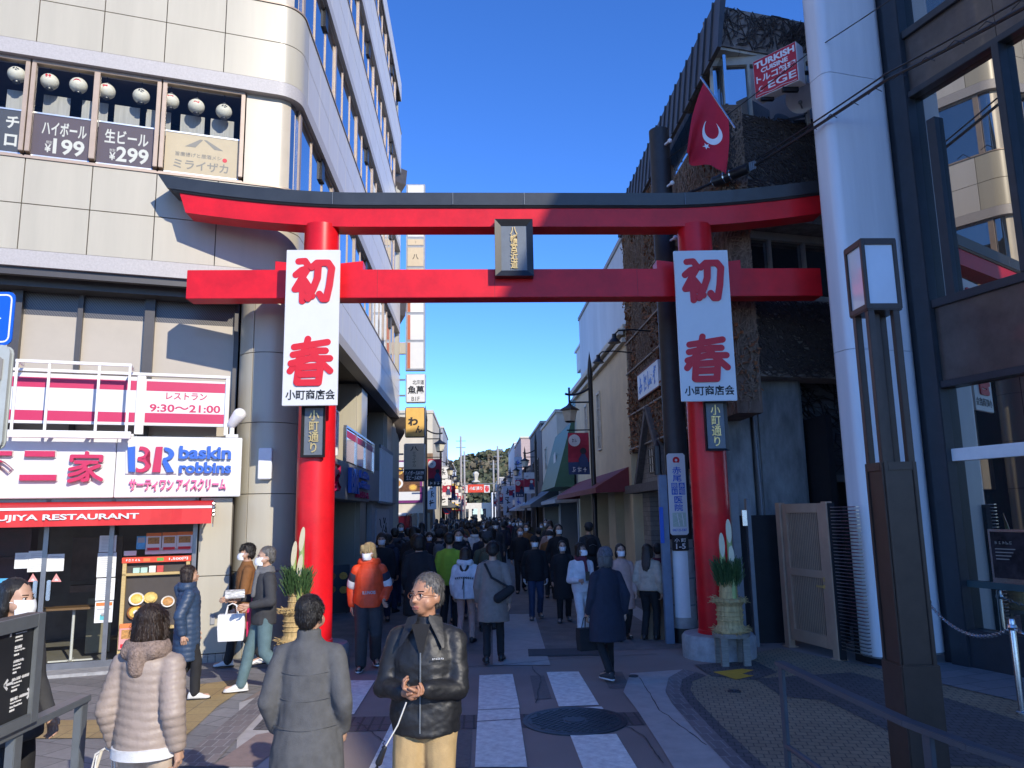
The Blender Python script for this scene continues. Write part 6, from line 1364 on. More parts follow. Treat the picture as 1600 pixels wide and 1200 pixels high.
# left side
m_purple = mat('purple_frame', (0.16,0.02,0.14), 0.5)
t = thing('cream_gable_house', 'cream end wall of the house carrying the framed food poster', 'building', (-6, 46, 0))
mb = MB(); mb.box(XZ(46.0), -14, -2.6, -9, 0, 0, 8.0); mb.build('wall', m_creamw, t)
mb = MB(); mb.box(XZ(46.0), -14, -2.55, -9.05, 0.05, 8.0, 8.2); mb.build('parapet', m_cornice, t)
mb = MB(); mb.box(XZ(46.0), -3.15, -2.58, 0.0, 0.03, 0, 5.6); mb.build('brown_strip', m_brownw, t)
mb = MB()
for k in range(3): mb.box(XZ(46.0), -4.9+0.75*k, -4.25+0.75*k, 0.0, 0.05, 0.4, 2.1)
mb.build('shop_window', m_win, t)
t = thing('food_poster', 'large food photo board in a purple frame on the cream wall', 'poster', (-4, 45.9, 3))
mb = MB(); mb.box(XZ(45.95), -5.6, -3.2, 0.0, 0.06, 2.7, 5.2); mb.build('frame', m_purple, t)
mb = MB(); mb.box(XZ(45.95), -5.5, -3.35, 0.06, 0.065, 2.85, 5.1); mb.build('sheet', m_whiteb, t)
mb = MB(); mb.box(XZ(45.95), -5.5, -3.35, 0.065, 0.07, 3.35, 4.8, 0)
for x, z, r, mi in ((-4.75,3.85,0.42,1),(-3.75,4.2,0.3,2),(-4.6,4.55,0.25,2),(-3.75,3.6,0.25,3),(-4.1,4.6,0.25,1)):
    mb.prism(XZ(45.95), [(x+r*cos(a*pi/8), z+r*0.8*sin(a*pi/8)) for a in range(16)], 0.07, 0.075, mi); mb.prism(XZ(45.95), [(x+r*0.72*cos(a*pi/8), z+r*0.55*sin(a*pi/8)) for a in range(16)], 0.075, 0.078, 3 if mi != 3 else 2)
mb.build('dishes_print', [mat('dark_food', (0.12,0.05,0.02), 0.6, var=0.6, scale=6), m_dish, m_omel, m_food], t)
t = thing('red_awning_van', 'red canopied food stall with white roof beyond the corner building', 'food stall', (-5.0, 43.5, 0))
mb = MB(); mb.box(XZ(43.5), -6.2, -4.0, -1.5, 0, 1.15, 1.95); mb.build('counter_body', m_awn, t, bevel=0.05)
mb = MB(); mb.box(XZ(43.5), -6.3, -3.9, -1.6, 0.1, 1.95, 2.12); mb.build('roof', m_white, t, bevel=0.06)
mb = MB(); mb.box(XZ(43.5), -6.2, -4.0, -1.4, -0.1, 0.0, 1.15); mb.build('base', m_white, t)
house('timber_cafe', 'brown timber cafe with a sloping tiled eave on the left', -1, 55.3, 68, 5.0, m_brownw, roof=1.4, wins=((0.5,3.4,1.4,0.9),), awn=(0.0,1.0,2.6,3.3,1.3,m_tileroof), x=-2.75)
house('tall_narrow_house', 'tall narrow pale house on the left with grey glazing', -1, 68.5, 80, 9.6, m_greyw, wins=((0.3,4.0,1.0,2.2),(0.65,4.0,1.0,2.2)))
house('steep_roof_house', 'cream house with a steep grey roof on the left', -1, 80.5, 94, 7.2, m_creamw, roof=3.4, wins=((0.5,4.0,1.4,1.2),))
house('white_shop_house', 'white shop house far up the left side', -1, 94.5, 112, 8.0, m_whitew, wins=((0.3,4.6,1.2,1.2),(0.7,4.6,1.2,1.2)), awn=(0.0,1.0,2.5,3.0,1.0,m_awn))
house('ochre_shop_house', 'ochre shop house far up the left side', -1, 112.5, 132, 6.6, m_beige, roof=1.5, wins=((0.5,4,1.4,1.2),))
house('pale_end_house', 'pale house closing the left side before the wooded hill', -1, 133, 165, 7.4, m_creamw, wins=((0.3,5,1.4,1.2),(0.7,5,1.4,1.2)))
# sign tower on the far corner of the corner building
Y0 = YE+0.35; fS = XZ(Y0)
def sgnbox(px0, py0, px1, py1): a = PY(px0, py0, Y0); b = PY(px1, py1, Y0); return a.x, b.x, b.z, a.z
m_frm = mat('silver_sign_frame', (0.35,0.35,0.34), 0.35, metal=0.5)
t = thing('sign_tower', 'tall stack of white restaurant panels projecting over the street', 'sign', ((sgnbox(635,288,664,578)[0]), Y0, 5))
x0, x1, z0, z1 = sgnbox(635,288,664,578)
mb = MB(); mb.box(fS, x0, x1, -0.3, 0, z0, z1); mb.build('box', m_frm, t)
brk = [288,372,385,418,442,490,533,578]
for i in range(len(brk)-1):
    _, _, zb_, _ = sgnbox(635,288,664,brk[i+1]); _, _, zt_, _ = sgnbox(635,288,664,brk[i])
    _, _, _, zt_ = sgnbox(635,brk[i],664,578)
    mb = MB(); mb.box(fS, x0+0.06, x1-0.06, 0.0, 0.02, zb_+0.05, zt_-0.05); p = mb.build('panel', m_tanbd if i in (2,1,3) else m_whiteb, t)
    mb = MB()
    if i in (1,2,3): mb.text('ミ\nラ\nイ\nザ\nカ' if i != 2 else '八', fS, x0+0.25, x1-0.25, zb_+0.12, zt_-0.12, 0.02, 0, 0.005, 0.01, keep=True); mb.build('lettering', m_ink, p)
    elif i > 3: mb.box(fS, x0+0.07, x0+0.18, 0.021, 0.026, zb_+0.06, zt_-0.06); mb.build('stripe', mat('rust_stripe', (0.45,0.12,0.05), 0.5, var=0), p)
    else: mb.marks(fS, x0+0.2, x1-0.2, zb_+0.3, zb_+0.6, 0.02, 2, 0, 5); mb.build('lettering', m_ink, p)
for py in (348,478,545):
    mb = MB(); c = PY(628, py, Y0+0.15); mb.box(XZ(Y0-0.05), XS-0.9, x0, -0.25, -0.05, c.z-0.22, c.z+0.22); mb.build('bracket_arm', m_cream, t)
def hung(name, label, box, m, rows, frm=m_frm, parent_arm=True):
    x0, x1, z0, z1 = sgnbox(*box); t = thing(name, label, 'sign', ((x0+x1)/2, Y0, z0))
    mb = MB(); mb.box(fS, x0, x1, -0.25, 0, z0, z1); mb.build('box', frm, t, bevel=0.03)
    mb = MB(); mb.box(fS, x0+0.03, x1-0.03, 0, 0.01, z0+0.03, z1-0.03); mb.build('face', m, t)
    mb = MB()
    for body, u0, u1, v0, v1, bo, mi in rows: mb.text(body, fS, x0+(x1-x0)*u0, x0+(x1-x0)*u1, z0+(z1-z0)*v0, z0+(z1-z0)*v1, 0.01, mi, 0.006, bo)
    mb.build('lettering', [m_ink, m_whiteb], t)
    mb = MB(); c = (z0+z1)/2; mb.bar((XS-0.6,Y0-0.12,c+0.3), (x0,Y0-0.12,c+0.3), 0.06); mb.bar((XS-0.6,Y0-0.12,c-0.3), (x0,Y0-0.12,c-0.3), 0.06); mb.build('bracket_arm', m_greymetal, t)
    return t, x0, x1, z0, z1
hung('basement_sign', 'white square sign with brushed kanji and B1F below the stack', (634,584,665,629), m_whiteb, [('北海道',0.35,0.92,0.62,0.78,0.01,0),('魚萬',0.10,0.92,0.30,0.58,0.03,0),('B1F',0.30,0.70,0.06,0.20,0.0,0)])
hung('amber_sign', 'amber wooden look sign with two brushed hiragana', (633,636,664,683), mat('amber_face', (0.70,0.42,0.10), 0.5, var=0.12, scale=4), [('わ',0.15,0.65,0.38,0.66,0.05,0),('ん',0.52,0.85,0.14,0.38,0.05,0)], m_black)
t, x0, x1, z0, z1 = hung('beige_menu_sign', 'beige sign with roof mark over a black price strip', (631,693,664,752), m_tanbd, [('八',0.30,0.70,0.80,0.92,0.02,0),('ミ\nラ\nイ\nザ\nカ',0.40,0.58,0.38,0.78,0.0,0)], m_frm)
mb = MB(); mb.box(fS, x0, x1, 0.012, 0.02, z0, z0+(z1-z0)*0.32); mb.build('price_strip', m_ink, t)
mb = MB(); mb.text('ハイボール¥199\n生ビール¥299', fS, x0+0.05, x1-0.05, z0+0.06, z0+(z1-z0)*0.28, 0.02, 0, 0.004, 0.01); mb.build('price_lettering', m_white, t)

# small things along the left wall
c = G(528, 962); t = thing('menu_board', 'black standing menu board with food pictures beside the left gate pillar', 'menu board', (c.x, c.y, 0))
f = Fr((c.x, c.y, 0), (0.93, 0.36)); 
mb = MB(); mb.add([f.p(-0.26,0.0,0.05),f.p(0.26,0.0,0.05),f.p(0.26,-0.16,1.0),f.p(-0.26,-0.16,1.0),f.p(-0.26,-0.03,0.05),f.p(0.26,-0.03,0.05),f.p(0.26,-0.19,1.0),f.p(-0.26,-0.19,1.0)], [(0,1,2,3),(4,7,6,5),(0,4,5,1),(3,2,6,7),(0,3,7,4),(1,5,6,2)]); mb.build('panel', m_black, t)
mb = MB()
for i, (u, v) in enumerate(((-0.12,0.78),(0.12,0.78),(-0.12,0.52),(0.12,0.5))):
    yy = -0.16*(v-0.05)/0.95+0.004; mb.prism(Fr(f.p(u,yy,v),f.ex), [(0.085*cos(a*pi/6),0.075*sin(a*pi/6)) for a in range(12)], 0, 0.01, i % 2)
mb.build('dish_print', [m_food, m_omel], t)
mb = MB(); mb.bar(f.p(-0.24,-0.3,0), f.p(-0.24,-0.19,0.98), 0.03); mb.bar(f.p(0.24,-0.3,0), f.p(0.24,-0.19,0.98), 0.03); mb.build('rear_leg', m_black, t)
t = thing('painted_wall_panel', 'tall white panel with black brush drawings on the left side wall', 'wall panel', (XS-0.1, 25.0, 0))
mb = MB(); mb.box(FS, 23.2, 26.4, -0.15, -0.10, 0.05, 2.2); mb.build('panel', mat('pale_grey_panel',(0.42,0.42,0.43),0.6), t)
mb = MB(); rr_ = random.Random(9)
for k in range(16):
    y, z = rr_.uniform(23.4,26.2), rr_.uniform(0.3,2.0); 
    P = [FS.p(y+0.16*j, -0.095, z+0.14*sin(j*1.3+k)) for j in range(4)]; mb.tube(P, 0.018, 5)
mb.build('drawing', m_ink, t)
t = thing('white_lattice_panel', 'white vertical slat panel above the painted wall panel', 'lattice', (XS, 25.0, 2.4))
mb = MB()
for k in range(9): mb.box(FS, 23.2+0.38*k, 23.30+0.38*k, -0.04, 0.02, 2.42, 4.0)
mb.build('slats', m_white, t)
mb = MB(); mb.box(FS, 23.1, 26.5, -0.048, 0.015, 4.0, 4.1); mb.box(FS, 23.1, 26.5, -0.048, 0.015, 2.36, 2.42); mb.build('rail', m_greymetal, t)
c = G(1021, 998); t = thing('leaning_board', 'brown wooden board leaning by the blue grey post', 'board', (c.x, c.y, 0)); f = Fr((c.x, c.y, 0), (0.9,-0.3))
mb = MB(); mb.add([f.p(-0.2,0.1,0.0),f.p(0.2,0.1,0),f.p(0.16,-0.12,0.72),f.p(-0.06,-0.12,0.72),f.p(-0.2,0.07,0.0),f.p(0.2,0.07,0),f.p(0.16,-0.15,0.72),f.p(-0.06,-0.15,0.72)], [(0,1,2,3),(4,7,6,5),(0,4,5,1),(3,2,6,7),(0,3,7,4),(1,5,6,2)]); mb.build('panel', m_brownw, t)
mb = MB(); mb.bar(f.p(-0.05,-0.14,0.68), f.p(-0.12,-0.35,0.0), 0.03); mb.bar(f.p(0.15,-0.14,0.68), f.p(0.18,-0.35,0.0), 0.03); mb.build('rear_leg', m_brownw, t)
# lamp posts with banner flags
m_bannerc = [mat('banner_crimson', (0.42,0.02,0.05), 0.7, var=0.3, scale=2), mat('banner_white', (0.66,0.62,0.60), 0.7), mat('banner_navy', (0.03,0.05,0.13), 0.7), mat('banner_black', (0.02,0.02,0.025), 0.7)]
m_lampglass = mat('lamp_glass', (0.62,0.58,0.46), 0.3)  # plain pale glass, gives off no light
AR = 0.62
def street_lamp(x, y, side, h, label, proto=None, banner_lab=None, style=0):
    base = Vector((x, y, 0)); t = thing('street_lamp', label, 'street lamp', base, 'lamp posts along the shopping street')
    d = Vector((-side, 0, 0))                               # arm towards the middle of the street
    mb = MB(); mb.lathe(base, [(0.11,0),(0.11,0.9),(0.075,0.95),(0.07,h-0.5),(0.085,h-0.45),(0.05,h-0.1),(0.0,h+0.25)], 12); mb.build('post', m_black, t, smooth=True)
    A = base+Vector((0,0,h-1.05)); mb = MB()
    P = [A + d*((AR+0.12)*u) + Vector((0,0,0.22*(1-u)**2-0.05*u+0.1*u**3)) for u in [k/8 for k in range(9)]]; mb.tube(P, 0.035, 6); mb.tube([A+Vector((0,0,-0.2)), A+d*AR+Vector((0,0,-0.2))], 0.025, 6); mb.build('arm', m_black, t)
    c = A + d*AR + Vector((0,0,-0.72))
    mb = MB(); mb.tube([c+Vector((0,0,0.45)), c+Vector((0,0,0.95))], 0.03, 6); mb.lathe(c, [(0.29,0.29),(0.24,0.34),(0.08,0.43),(0.03,0.5)], 4); mb.build('lantern_cap', m_black, t); mb = MB(); mb.lathe(c, [(0.11,-0.06),(0.16,-0.02)], 4); mb.build('lantern_base', m_black, t)
    mb = MB(); mb.lathe(c, [(0.15,-0.02),(0.215,0.285)], 4); lg = mb.build('lantern_glass', m_lampglass, t)
    B = base+Vector((0,0,h-2.05)); mb = MB(); mb.tube([B, B+d*(AR+0.1)], 0.02, 6); mb.build('banner_rod', m_black, t)
    f = Fr(B + d*0.40 - Vector((0,0,B.z)), (1, 0)); bz = B.z-0.08; k_ = 0.30; H = 1.18
    b = thing('lamp_banner', banner_lab, 'banner', f.p(0,0,bz-H), 'printed banners on the lamp posts')
    mb = MB(); n = 10
    for i in range(n):
        za, zb_ = bz-H*i/n, bz-H*(i+1)/n; mi = (1 if (style == 0 and i < 3) else 0) if i < 7 else ([1,2,3][style % 3]); ya, yb = 0.05*sin(i*0.7), 0.05*sin((i+1)*0.7)
        mb.add([f.p(-k_,ya,za),f.p(k_,ya*0.4,za),f.p(k_,yb*0.4,zb_),f.p(-k_,yb,zb_)], [(0,1,2,3)], mi)
    mb.build('cloth', m_bannerc if style != 1 else [m_bannerc[0], m_bannerc[0], m_bannerc[2], m_bannerc[3]], b, smooth=True, recalc=False)
    mb = MB(); f2 = f.at(0, 0.06)
    mb.prism(f2, [(-0.12+0.17*cos(a*pi/8), bz-0.22+0.17*sin(a*pi/8)) for a in range(16)], 0, 0.01, 1)
    mb.prism(f2, [(-0.02,bz-0.75),(0.12,bz-0.52),(0.24,bz-0.75),(0.27,bz-0.98),(0.0,bz-0.98)], 0, 0.01, 2); mb.prism(f2, [(0.12+0.09*cos(a*pi/6), bz-0.52+0.09*sin(a*pi/6)) for a in range(12)], 0.011, 0.018, 3 if style else 1)
    mb.marks(f2, -0.20, -0.04, bz-0.28, bz-0.16, 0.011, 2, 3, int(y)); mb.marks(f2, -0.24, 0.24, bz-H+0.05, bz-H+0.22, 0.0, 3, 1, int(y)+1)
    mb.build('print', m_bannerc, b)
street_lamp(3.3, 21.7, 1, 6.35, 'nearest dark lamp post on the right with a pale glass lantern', banner_lab='nearest red banner hanging on the right in front of the beige shop', style=1)
street_lamp(-2.2, 33.5, -1, 6.5, 'nearest dark lamp post on the left past the corner building', banner_lab='dark red banner on the nearest left lamp post', style=2)
ORD = ['second','third','fourth','fifth','sixth','seventh','farthest']
for i, y in enumerate((44,54,65,78,92,106,124)): street_lamp(3.4, y, 1, 6.4, ORD[i]+' lamp post from the gate along the right side', banner_lab='printed banner on the '+ORD[i]+' right lamp post', style=(0,1,0)[i % 3])
for i, y in enumerate((52,62,72,84,97,112,130)): street_lamp(-2.4, y, -1, 6.4, ORD[i]+' lamp post from the gate along the left side', banner_lab='printed banner on the '+ORD[i]+' left lamp post', style=(0,2,0)[i % 3])
# vertical shop signs, crossing banner, poles
def vsign(label, x, y, w_, z0, z1, chars, m=m_whiteb, mi=m_ink):
    f = XZ(y); t = thing('vertical_sign', label, 'sign', (x, y, z0)); mb = MB(); mb.box(f, x-w_/2, x+w_/2, -0.2, 0, z0, z1); mb.build('box', m, t, bevel=0.02)
    mb = MB(); mb.marks(f, x-w_*0.34, x+w_*0.34, z0+0.1, z1-0.1, 0, len(chars), 0, int(y), True); mb.build('lettering', mi, t)
    mb = MB(); s = 1 if x > 0 else -1; mb.bar((x+s*w_/2,y+0.1,z1-0.4), (x+s*(w_/2+0.6),y+0.1,z1-0.4), 0.06); mb.build('bracket', m_black, t)
vsign('tall white vertical sign with blue characters on the right', 3.25, 60, 0.62, 2.4, 6.3, 'おいもの店', m_whiteb, m_blueprint)
vsign('pale vertical sign low on the right beyond the tall white one', 3.0, 75, 0.9, 1.8, 4.6, '甘味処', m_whiteb, m_ink)
vsign('white vertical sign on the left past the nearest left lamp post', -2.6, 45.2, 0.5, 2.3, 4.0, '駐車場', m_whiteb, m_ink)
vsign('slim white sign with black characters on the left timber cafe', -2.35, 55.2, 0.6, 2.6, 5.4, '手打そば', m_whiteb, m_ink)
vsign('yellow vertical sign far along the left side', -2.5, 90, 0.7, 2.5, 5.5, 'きもの', mat('yellow_face', (0.7,0.5,0.12), 0.5), m_redflat)
vsign('white vertical sign far along the right side', 3.5, 98, 0.8, 2.8, 6.0, '鎌倉彫', m_whiteb, m_ink)
t = thing('street_arch_banner', 'small red street banner with white ends spanning the far street', 'banner', (0.6,118,5))
f = XZ(118.0)
mb = MB(); mb.box(f, -1.35, 1.1, -0.1, 0, 5.2, 6.4); mb.build('red_panel', mat('banner_vermilion',(0.62,0.05,0.02),0.6), t)
for x0, x1, ch in ((-2.25,-1.37,'初'),(1.12,2.0,'春')):
    mb = MB(); mb.box(f, x0, x1, -0.1, 0, 5.15, 6.3); mb.build('white_panel', m_whiteb, t); mb = MB(); mb.text(ch, f, x0+0.1, x1-0.1, 5.25, 6.2, 0, 0, 0.01, 0.06); mb.build('character', m_redflat, t)
mb = MB(); mb.text('小町通り', f, -1.1, 0.85, 5.5, 6.1, 0, 0, 0.01, 0.03); mb.build('lettering', m_whiteb, t)
mb = MB(); mb.bar((-2.7,118.1,6.5), (3.5,118.1,6.5), 0.12); mb.bar((-2.7,118.1,0), (-2.7,118.1,7), 0.14); mb.bar((3.5,118.1,0), (3.5,118.1,7), 0.14); mb.build('frame', m_greymetal, t)
mb = MB(); mb.lathe((-0.1,118.1,6.55), [(0.7,0.2),(0.25,0.55),(0.3,0.9),(0.5,1.5),(0.2,1.8)], 6); mb.build('lantern', m_lampglass, t)
for i, (x, y, h) in enumerate(((-1.9,95,11.5),(-1.75,112,11),(2.9,104,11),(2.75,125,10.5))):
    t = thing('utility_pole', ['grey utility pole standing left of the far red street banner','grey utility pole just beyond the first one on the left','grey utility pole right of the far red street banner','last grey utility pole on the right before the hill'][i], 'utility pole', (x,y,0)); mb = MB(); mb.lathe((x,y,0), [(0.17,0),(0.12,h)], 10); mb.build('shaft', m_pconc, t, smooth=True); mb = MB()
    for z in (h-0.6,h-1.4): mb.bar((x-0.6,y,z), (x+0.6,y,z), 0.09)
    mb.build('crossarm', m_greymetal, t)
t = thing('no_parking_sign', 'round blue and red road sign on a pole at the left', 'road sign', (-2.15,56,0))
f = XZ(56.0); mb = MB(); mb.prism(f, [(-2.15+0.33*cos(a*pi/12), 2.35+0.33*sin(a*pi/12)) for a in range(24)], 0, 0.02); mb.build('disc', mat('road_sign_blue',(0.03,0.09,0.40),0.5), t)
mb = MB(); 
for a in range(24): mb.bar(f.p(-2.15+0.31*cos(a*pi/12),0.025,2.35+0.31*sin(a*pi/12)), f.p(-2.15+0.31*cos((a+1)*pi/12),0.025,2.35+0.31*sin((a+1)*pi/12)), 0.05, 0.005, up=(0,1,0))
mb.bar(f.p(-2.37,0.025,2.57), f.p(-1.93,0.025,2.13), 0.05, 0.005, up=(0,1,0)); mb.build('red_ring', m_redflat, t)
mb = MB(); mb.tube([(-2.15,56.05,0),(-2.15,56.05,2.7)], 0.035, 8); mb.build('pole', m_greymetal, t)
# wooded hill at the end of the street
m_hill = mat('hill_soil', (0.06,0.055,0.035), 0.95, var=0.3, scale=0.05)
def hz(x, y):
    u = (x-22)/75; v = (y-430)/110; return 27*math.exp(-(u*u)*1.3-(v*v)) + 15*math.exp(-((x+70)/90)**2-((y-470)/120)**2) + 12*math.exp(-((x-150)/90)**2-((y-480)/120)**2) + 3*noise.noise(Vector((x*0.03,y*0.03,0)))
mb = MB(); nx, ny = 60, 30; vs = [(-260+600*i/nx, 250+420*j/ny, max(-0.5, hz(-260+600*i/nx, 250+420*j/ny)-2.0)) for j in range(ny+1) for i in range(nx+1)]
mb.add(vs, [(j*(nx+1)+i, j*(nx+1)+i+1, (j+1)*(nx+1)+i+1, (j+1)*(nx+1)+i) for j in range(ny) for i in range(nx)])
tag(mb.build('hill', m_hill, smooth=True), kind='structure')
r = random.Random(12); m_fol = [mat('hill_foliage', (0.10,0.105,0.055), 0.9, var=0.4, scale=0.15), mat('hill_foliage_brown', (0.15,0.125,0.08), 0.9, var=0.4, scale=0.15), mat('hill_foliage_dark', (0.06,0.072,0.04), 0.9, var=0.4, scale=0.15)]
mb = MB()
for i in range(1500):
    x, y = r.uniform(-60, 110), r.uniform(285, 455); h = hz(x, y)
    if h < 1.0: continue
    R = r.uniform(1.5, 4.2); mi = r.choice((0,0,1,2)); 
    for k in range(26):
        a, b = r.uniform(0, 2*pi), r.uniform(-0.2, 1); rr = R*r.uniform(0.65,1.15); p = Vector((x+rr*cos(a)*sqrt(1-b*b if b*b < 1 else 0), y+rr*sin(a)*sqrt(max(0,1-b*b)), h-2+R*0.9*b+1.0)); s_ = R*0.42; u = Vector((r.gauss(0,1),r.gauss(0,1),r.gauss(0,1))).normalized(); v = u.orthogonal().normalized(); w_ = u.cross(v)
        mb.add([p+v*s_, p+w_*s_*0.8+u*s_*0.3, p-v*s_, p-w_*s_*0.8-u*s_*0.3], [(0,1,2,3)], mi)
tag(mb.build('hill_forest', m_fol, recalc=False), 'brown green wooded hill closing the end of the street', 'wood', kind='stuff')
# ================================================================== PEOPLE
def remesh(mb, voxel, smooth=4, name='m'):
    me = bpy.data.meshes.new(name); me.from_pydata(mb.v, [], mb.f); me.update()
    bm = bmesh.new(); bm.from_mesh(me); bmesh.ops.recalc_face_normals(bm, faces=bm.faces); bm.to_mesh(me); bm.free()
    o = bpy.data.objects.new(name, me)
    md = o.modifiers.new('r', 'REMESH'); md.mode = 'VOXEL'; md.voxel_size = voxel
    if smooth: ms = o.modifiers.new('s', 'SMOOTH'); ms.factor = 0.5; ms.iterations = smooth
    r = evaluated(o)
    bpy.data.objects.remove(o); bpy.data.meshes.remove(me)
    return r
def wrinkle(me, amp, mode='cloth', seed=0, period=0.09):
    n = len(me.vertices); CO = np.empty(n*3, np.float32); me.vertices.foreach_get('co', CO); NO = np.empty(n*3, np.float32); me.vertices.foreach_get('normal', NO); CO = CO.reshape(-1,3); A = np.empty(n, np.float32)
    for i_, row in enumerate(CO.tolist()):
        c = Vector(row)
        if mode == 'puff':
            q = (c.z + 0.012*sin(c.x*14+seed)) / period; a = amp*(abs(sin(pi*q))**0.55 - 0.6) + amp*0.35*noise.noise(Vector((c.x*18, c.y*18, c.z*34+seed)))
        elif mode == 'hair': a = amp*noise.noise(Vector((atan2(c.x, c.y)*16, c.z*6, seed)))
        elif mode == 'leather': a = amp*(noise.noise(Vector((c.x*9+seed, c.y*9, c.z*16))) + 0.6*abs(noise.noise(Vector((c.x*22, c.y*22+seed, c.z*40)))))
        else: a = amp*(noise.noise(Vector((c.x*8+seed, c.y*8, c.z*7))) + 0.5*noise.noise(Vector((c.x*20, c.y*20+seed, c.z*14))))
        A[i_] = a
    me.vertices.foreach_set('co', (CO + NO.reshape(-1,3)*A[:,None]).ravel()); me.update()
def ik(a, c, l1, l2, pole):
    a = Vector(a); c = Vector(c); d = c-a; L = min(d.length, (l1+l2)*0.999); t = d.normalized(); c = a + t*L
    x = (l1*l1 - l2*l2 + L*L)/(2*L); h_ = sqrt(max(0, l1*l1-x*x)); p = Vector(pole); p = (p - t*p.dot(t)).normalized()
    return a + t*x + p*h_, c
def ell(n, cx, cy, z, rx, ry): return [Vector((cx+rx*cos(2*pi*k/n), cy+ry*sin(2*pi*k/n), z)) for k in range(n)]
m_skin = mat('skin', (0.50,0.30,0.205), 0.5, var=0.10, scale=18, bump=0.06, bscale=120); m_skint = mat('tanned_skin', (0.42,0.21,0.125), 0.45, var=0.15, scale=18, bump=0.12, bscale=90)
m_eye = mat('eye_white', (0.7,0.68,0.64), 0.3, var=0); m_iris = mat('dark_iris', (0.015,0.01,0.008), 0.2, var=0); m_lip = mat('lips', (0.36,0.13,0.10), 0.5, var=0.05)
def hairm(n, c): return mat(n, c, 0.42, var=0.45, scale=22, bump=0.7, bscale=70, stretch=(3,3,0.35))
m_hblack = hairm('black_hair', (0.013,0.011,0.010)); m_hbrown = hairm('dark_brown_hair', (0.032,0.019,0.013)); m_hgrey = hairm('grey_hair', (0.13,0.125,0.12)); m_hblond = hairm('bleached_hair', (0.46,0.34,0.16)); m_hsalt = hairm('salt_pepper_hair', (0.11,0.105,0.10))
m_mask = mat('face_mask', (0.78,0.79,0.80), 0.7, var=0.03)
cloth = lambda n, c, r=0.85, v=0.14, b=0.25, bs=160: mat(n, c, r, var=v, scale=14, bump=b, bscale=bs)
c_black = cloth('black_cloth', (0.014,0.014,0.016)); c_navy = cloth('navy_cloth', (0.018,0.022,0.040)); c_char = cloth('charcoal_cloth', (0.040,0.041,0.045)); c_grey = cloth('grey_cloth', (0.13,0.13,0.135)); c_brown = cloth('brown_cloth', (0.20,0.085,0.025)); c_beige = cloth('beige_cloth', (0.47,0.38,0.29)); c_white = cloth('white_cloth', (0.66,0.66,0.66)); c_jean = cloth('blue_jeans', (0.025,0.045,0.10)); c_teal = cloth('teal_jeans', (0.10,0.165,0.18)); c_khaki = cloth('khaki_cotton', (0.42,0.29,0.135)); c_taupe = cloth('taupe_wool', (0.22,0.175,0.15)); c_lime = cloth('lime_fleece', (0.30,0.42,0.03)); c_orange = cloth('orange_nylon', (0.78,0.07,0.015), 0.55); c_maroon = cloth('maroon_cloth', (0.12,0.02,0.035)); c_olive = cloth('olive_cloth', (0.075,0.07,0.04)); c_pinkb = cloth('dusty_pink_cloth', (0.46,0.30,0.25))
c_sole = mat('white_sole', (0.68,0.67,0.64), 0.6, var=0.05); c_shoe = mat('black_shoe', (0.02,0.02,0.02), 0.4, var=0.1)
m_leather = mat('black_leather', (0.014,0.0145,0.016), 0.52, var=0.25, scale=10, bump=0.22, bscale=38, spec=0.55); m_puffb = mat('beige_puffer_nylon', (0.35,0.28,0.235), 0.5, var=0.06, scale=14, bump=0.25, bscale=60); m_wool = cloth('grey_quilted_wool', (0.095,0.097,0.10), 0.9, 0.18, 0.3, 200); m_fleece = mat('brown_fleece', (0.26,0.19,0.155), 0.95, var=0.4, scale=60, bump=1.0, bscale=90); m_navypuff = mat('navy_puffer', (0.028,0.055,0.11), 0.5, var=0.12, scale=12)
def joints(h, stride=0.0, armL=None, armR=None, step=0.0, lean=0.0, pole=(0.75,0.8,-0.35)):
    """local joints for a figure facing -Y; L is the figure's left (+X)"""
    J = {}
    for s, nm in ((1,'L'),(-1,'R')):
        J['hip'+nm] = Vector((0.088*s, 0.0, 0.90)); fy = -stride*s*(-1)*0.5
        lift = 0.0 if fy < 0 else min(0.10, fy*0.35)
        ank = Vector((0.10*s, fy + 0.02, 0.085 + lift)); J['kn'+nm], J['an'+nm] = ik(J['hip'+nm], ank, 0.425, 0.41, (0.03*s, -1, 0.1))
        J['toe'+nm] = J['an'+nm] + Vector((0.03*s, -0.155, -0.045 - lift*0.5)); J['heel'+nm] = J['an'+nm] + Vector((0, 0.045, -0.04))
        J['sh'+nm] = Vector((0.172*s, 0.01-lean*0.9, 1.352)); tgt = (armL if s > 0 else armR)
        if tgt is None: tgt = (0.238*s, -0.02 + stride*s*(-1)*0.28, 0.845)
        J['el'+nm], J['wr'+nm] = ik(J['sh'+nm], tgt, 0.285, 0.255, (pole[0]*s, pole[1], pole[2]))
    J['lean'] = lean
    return J
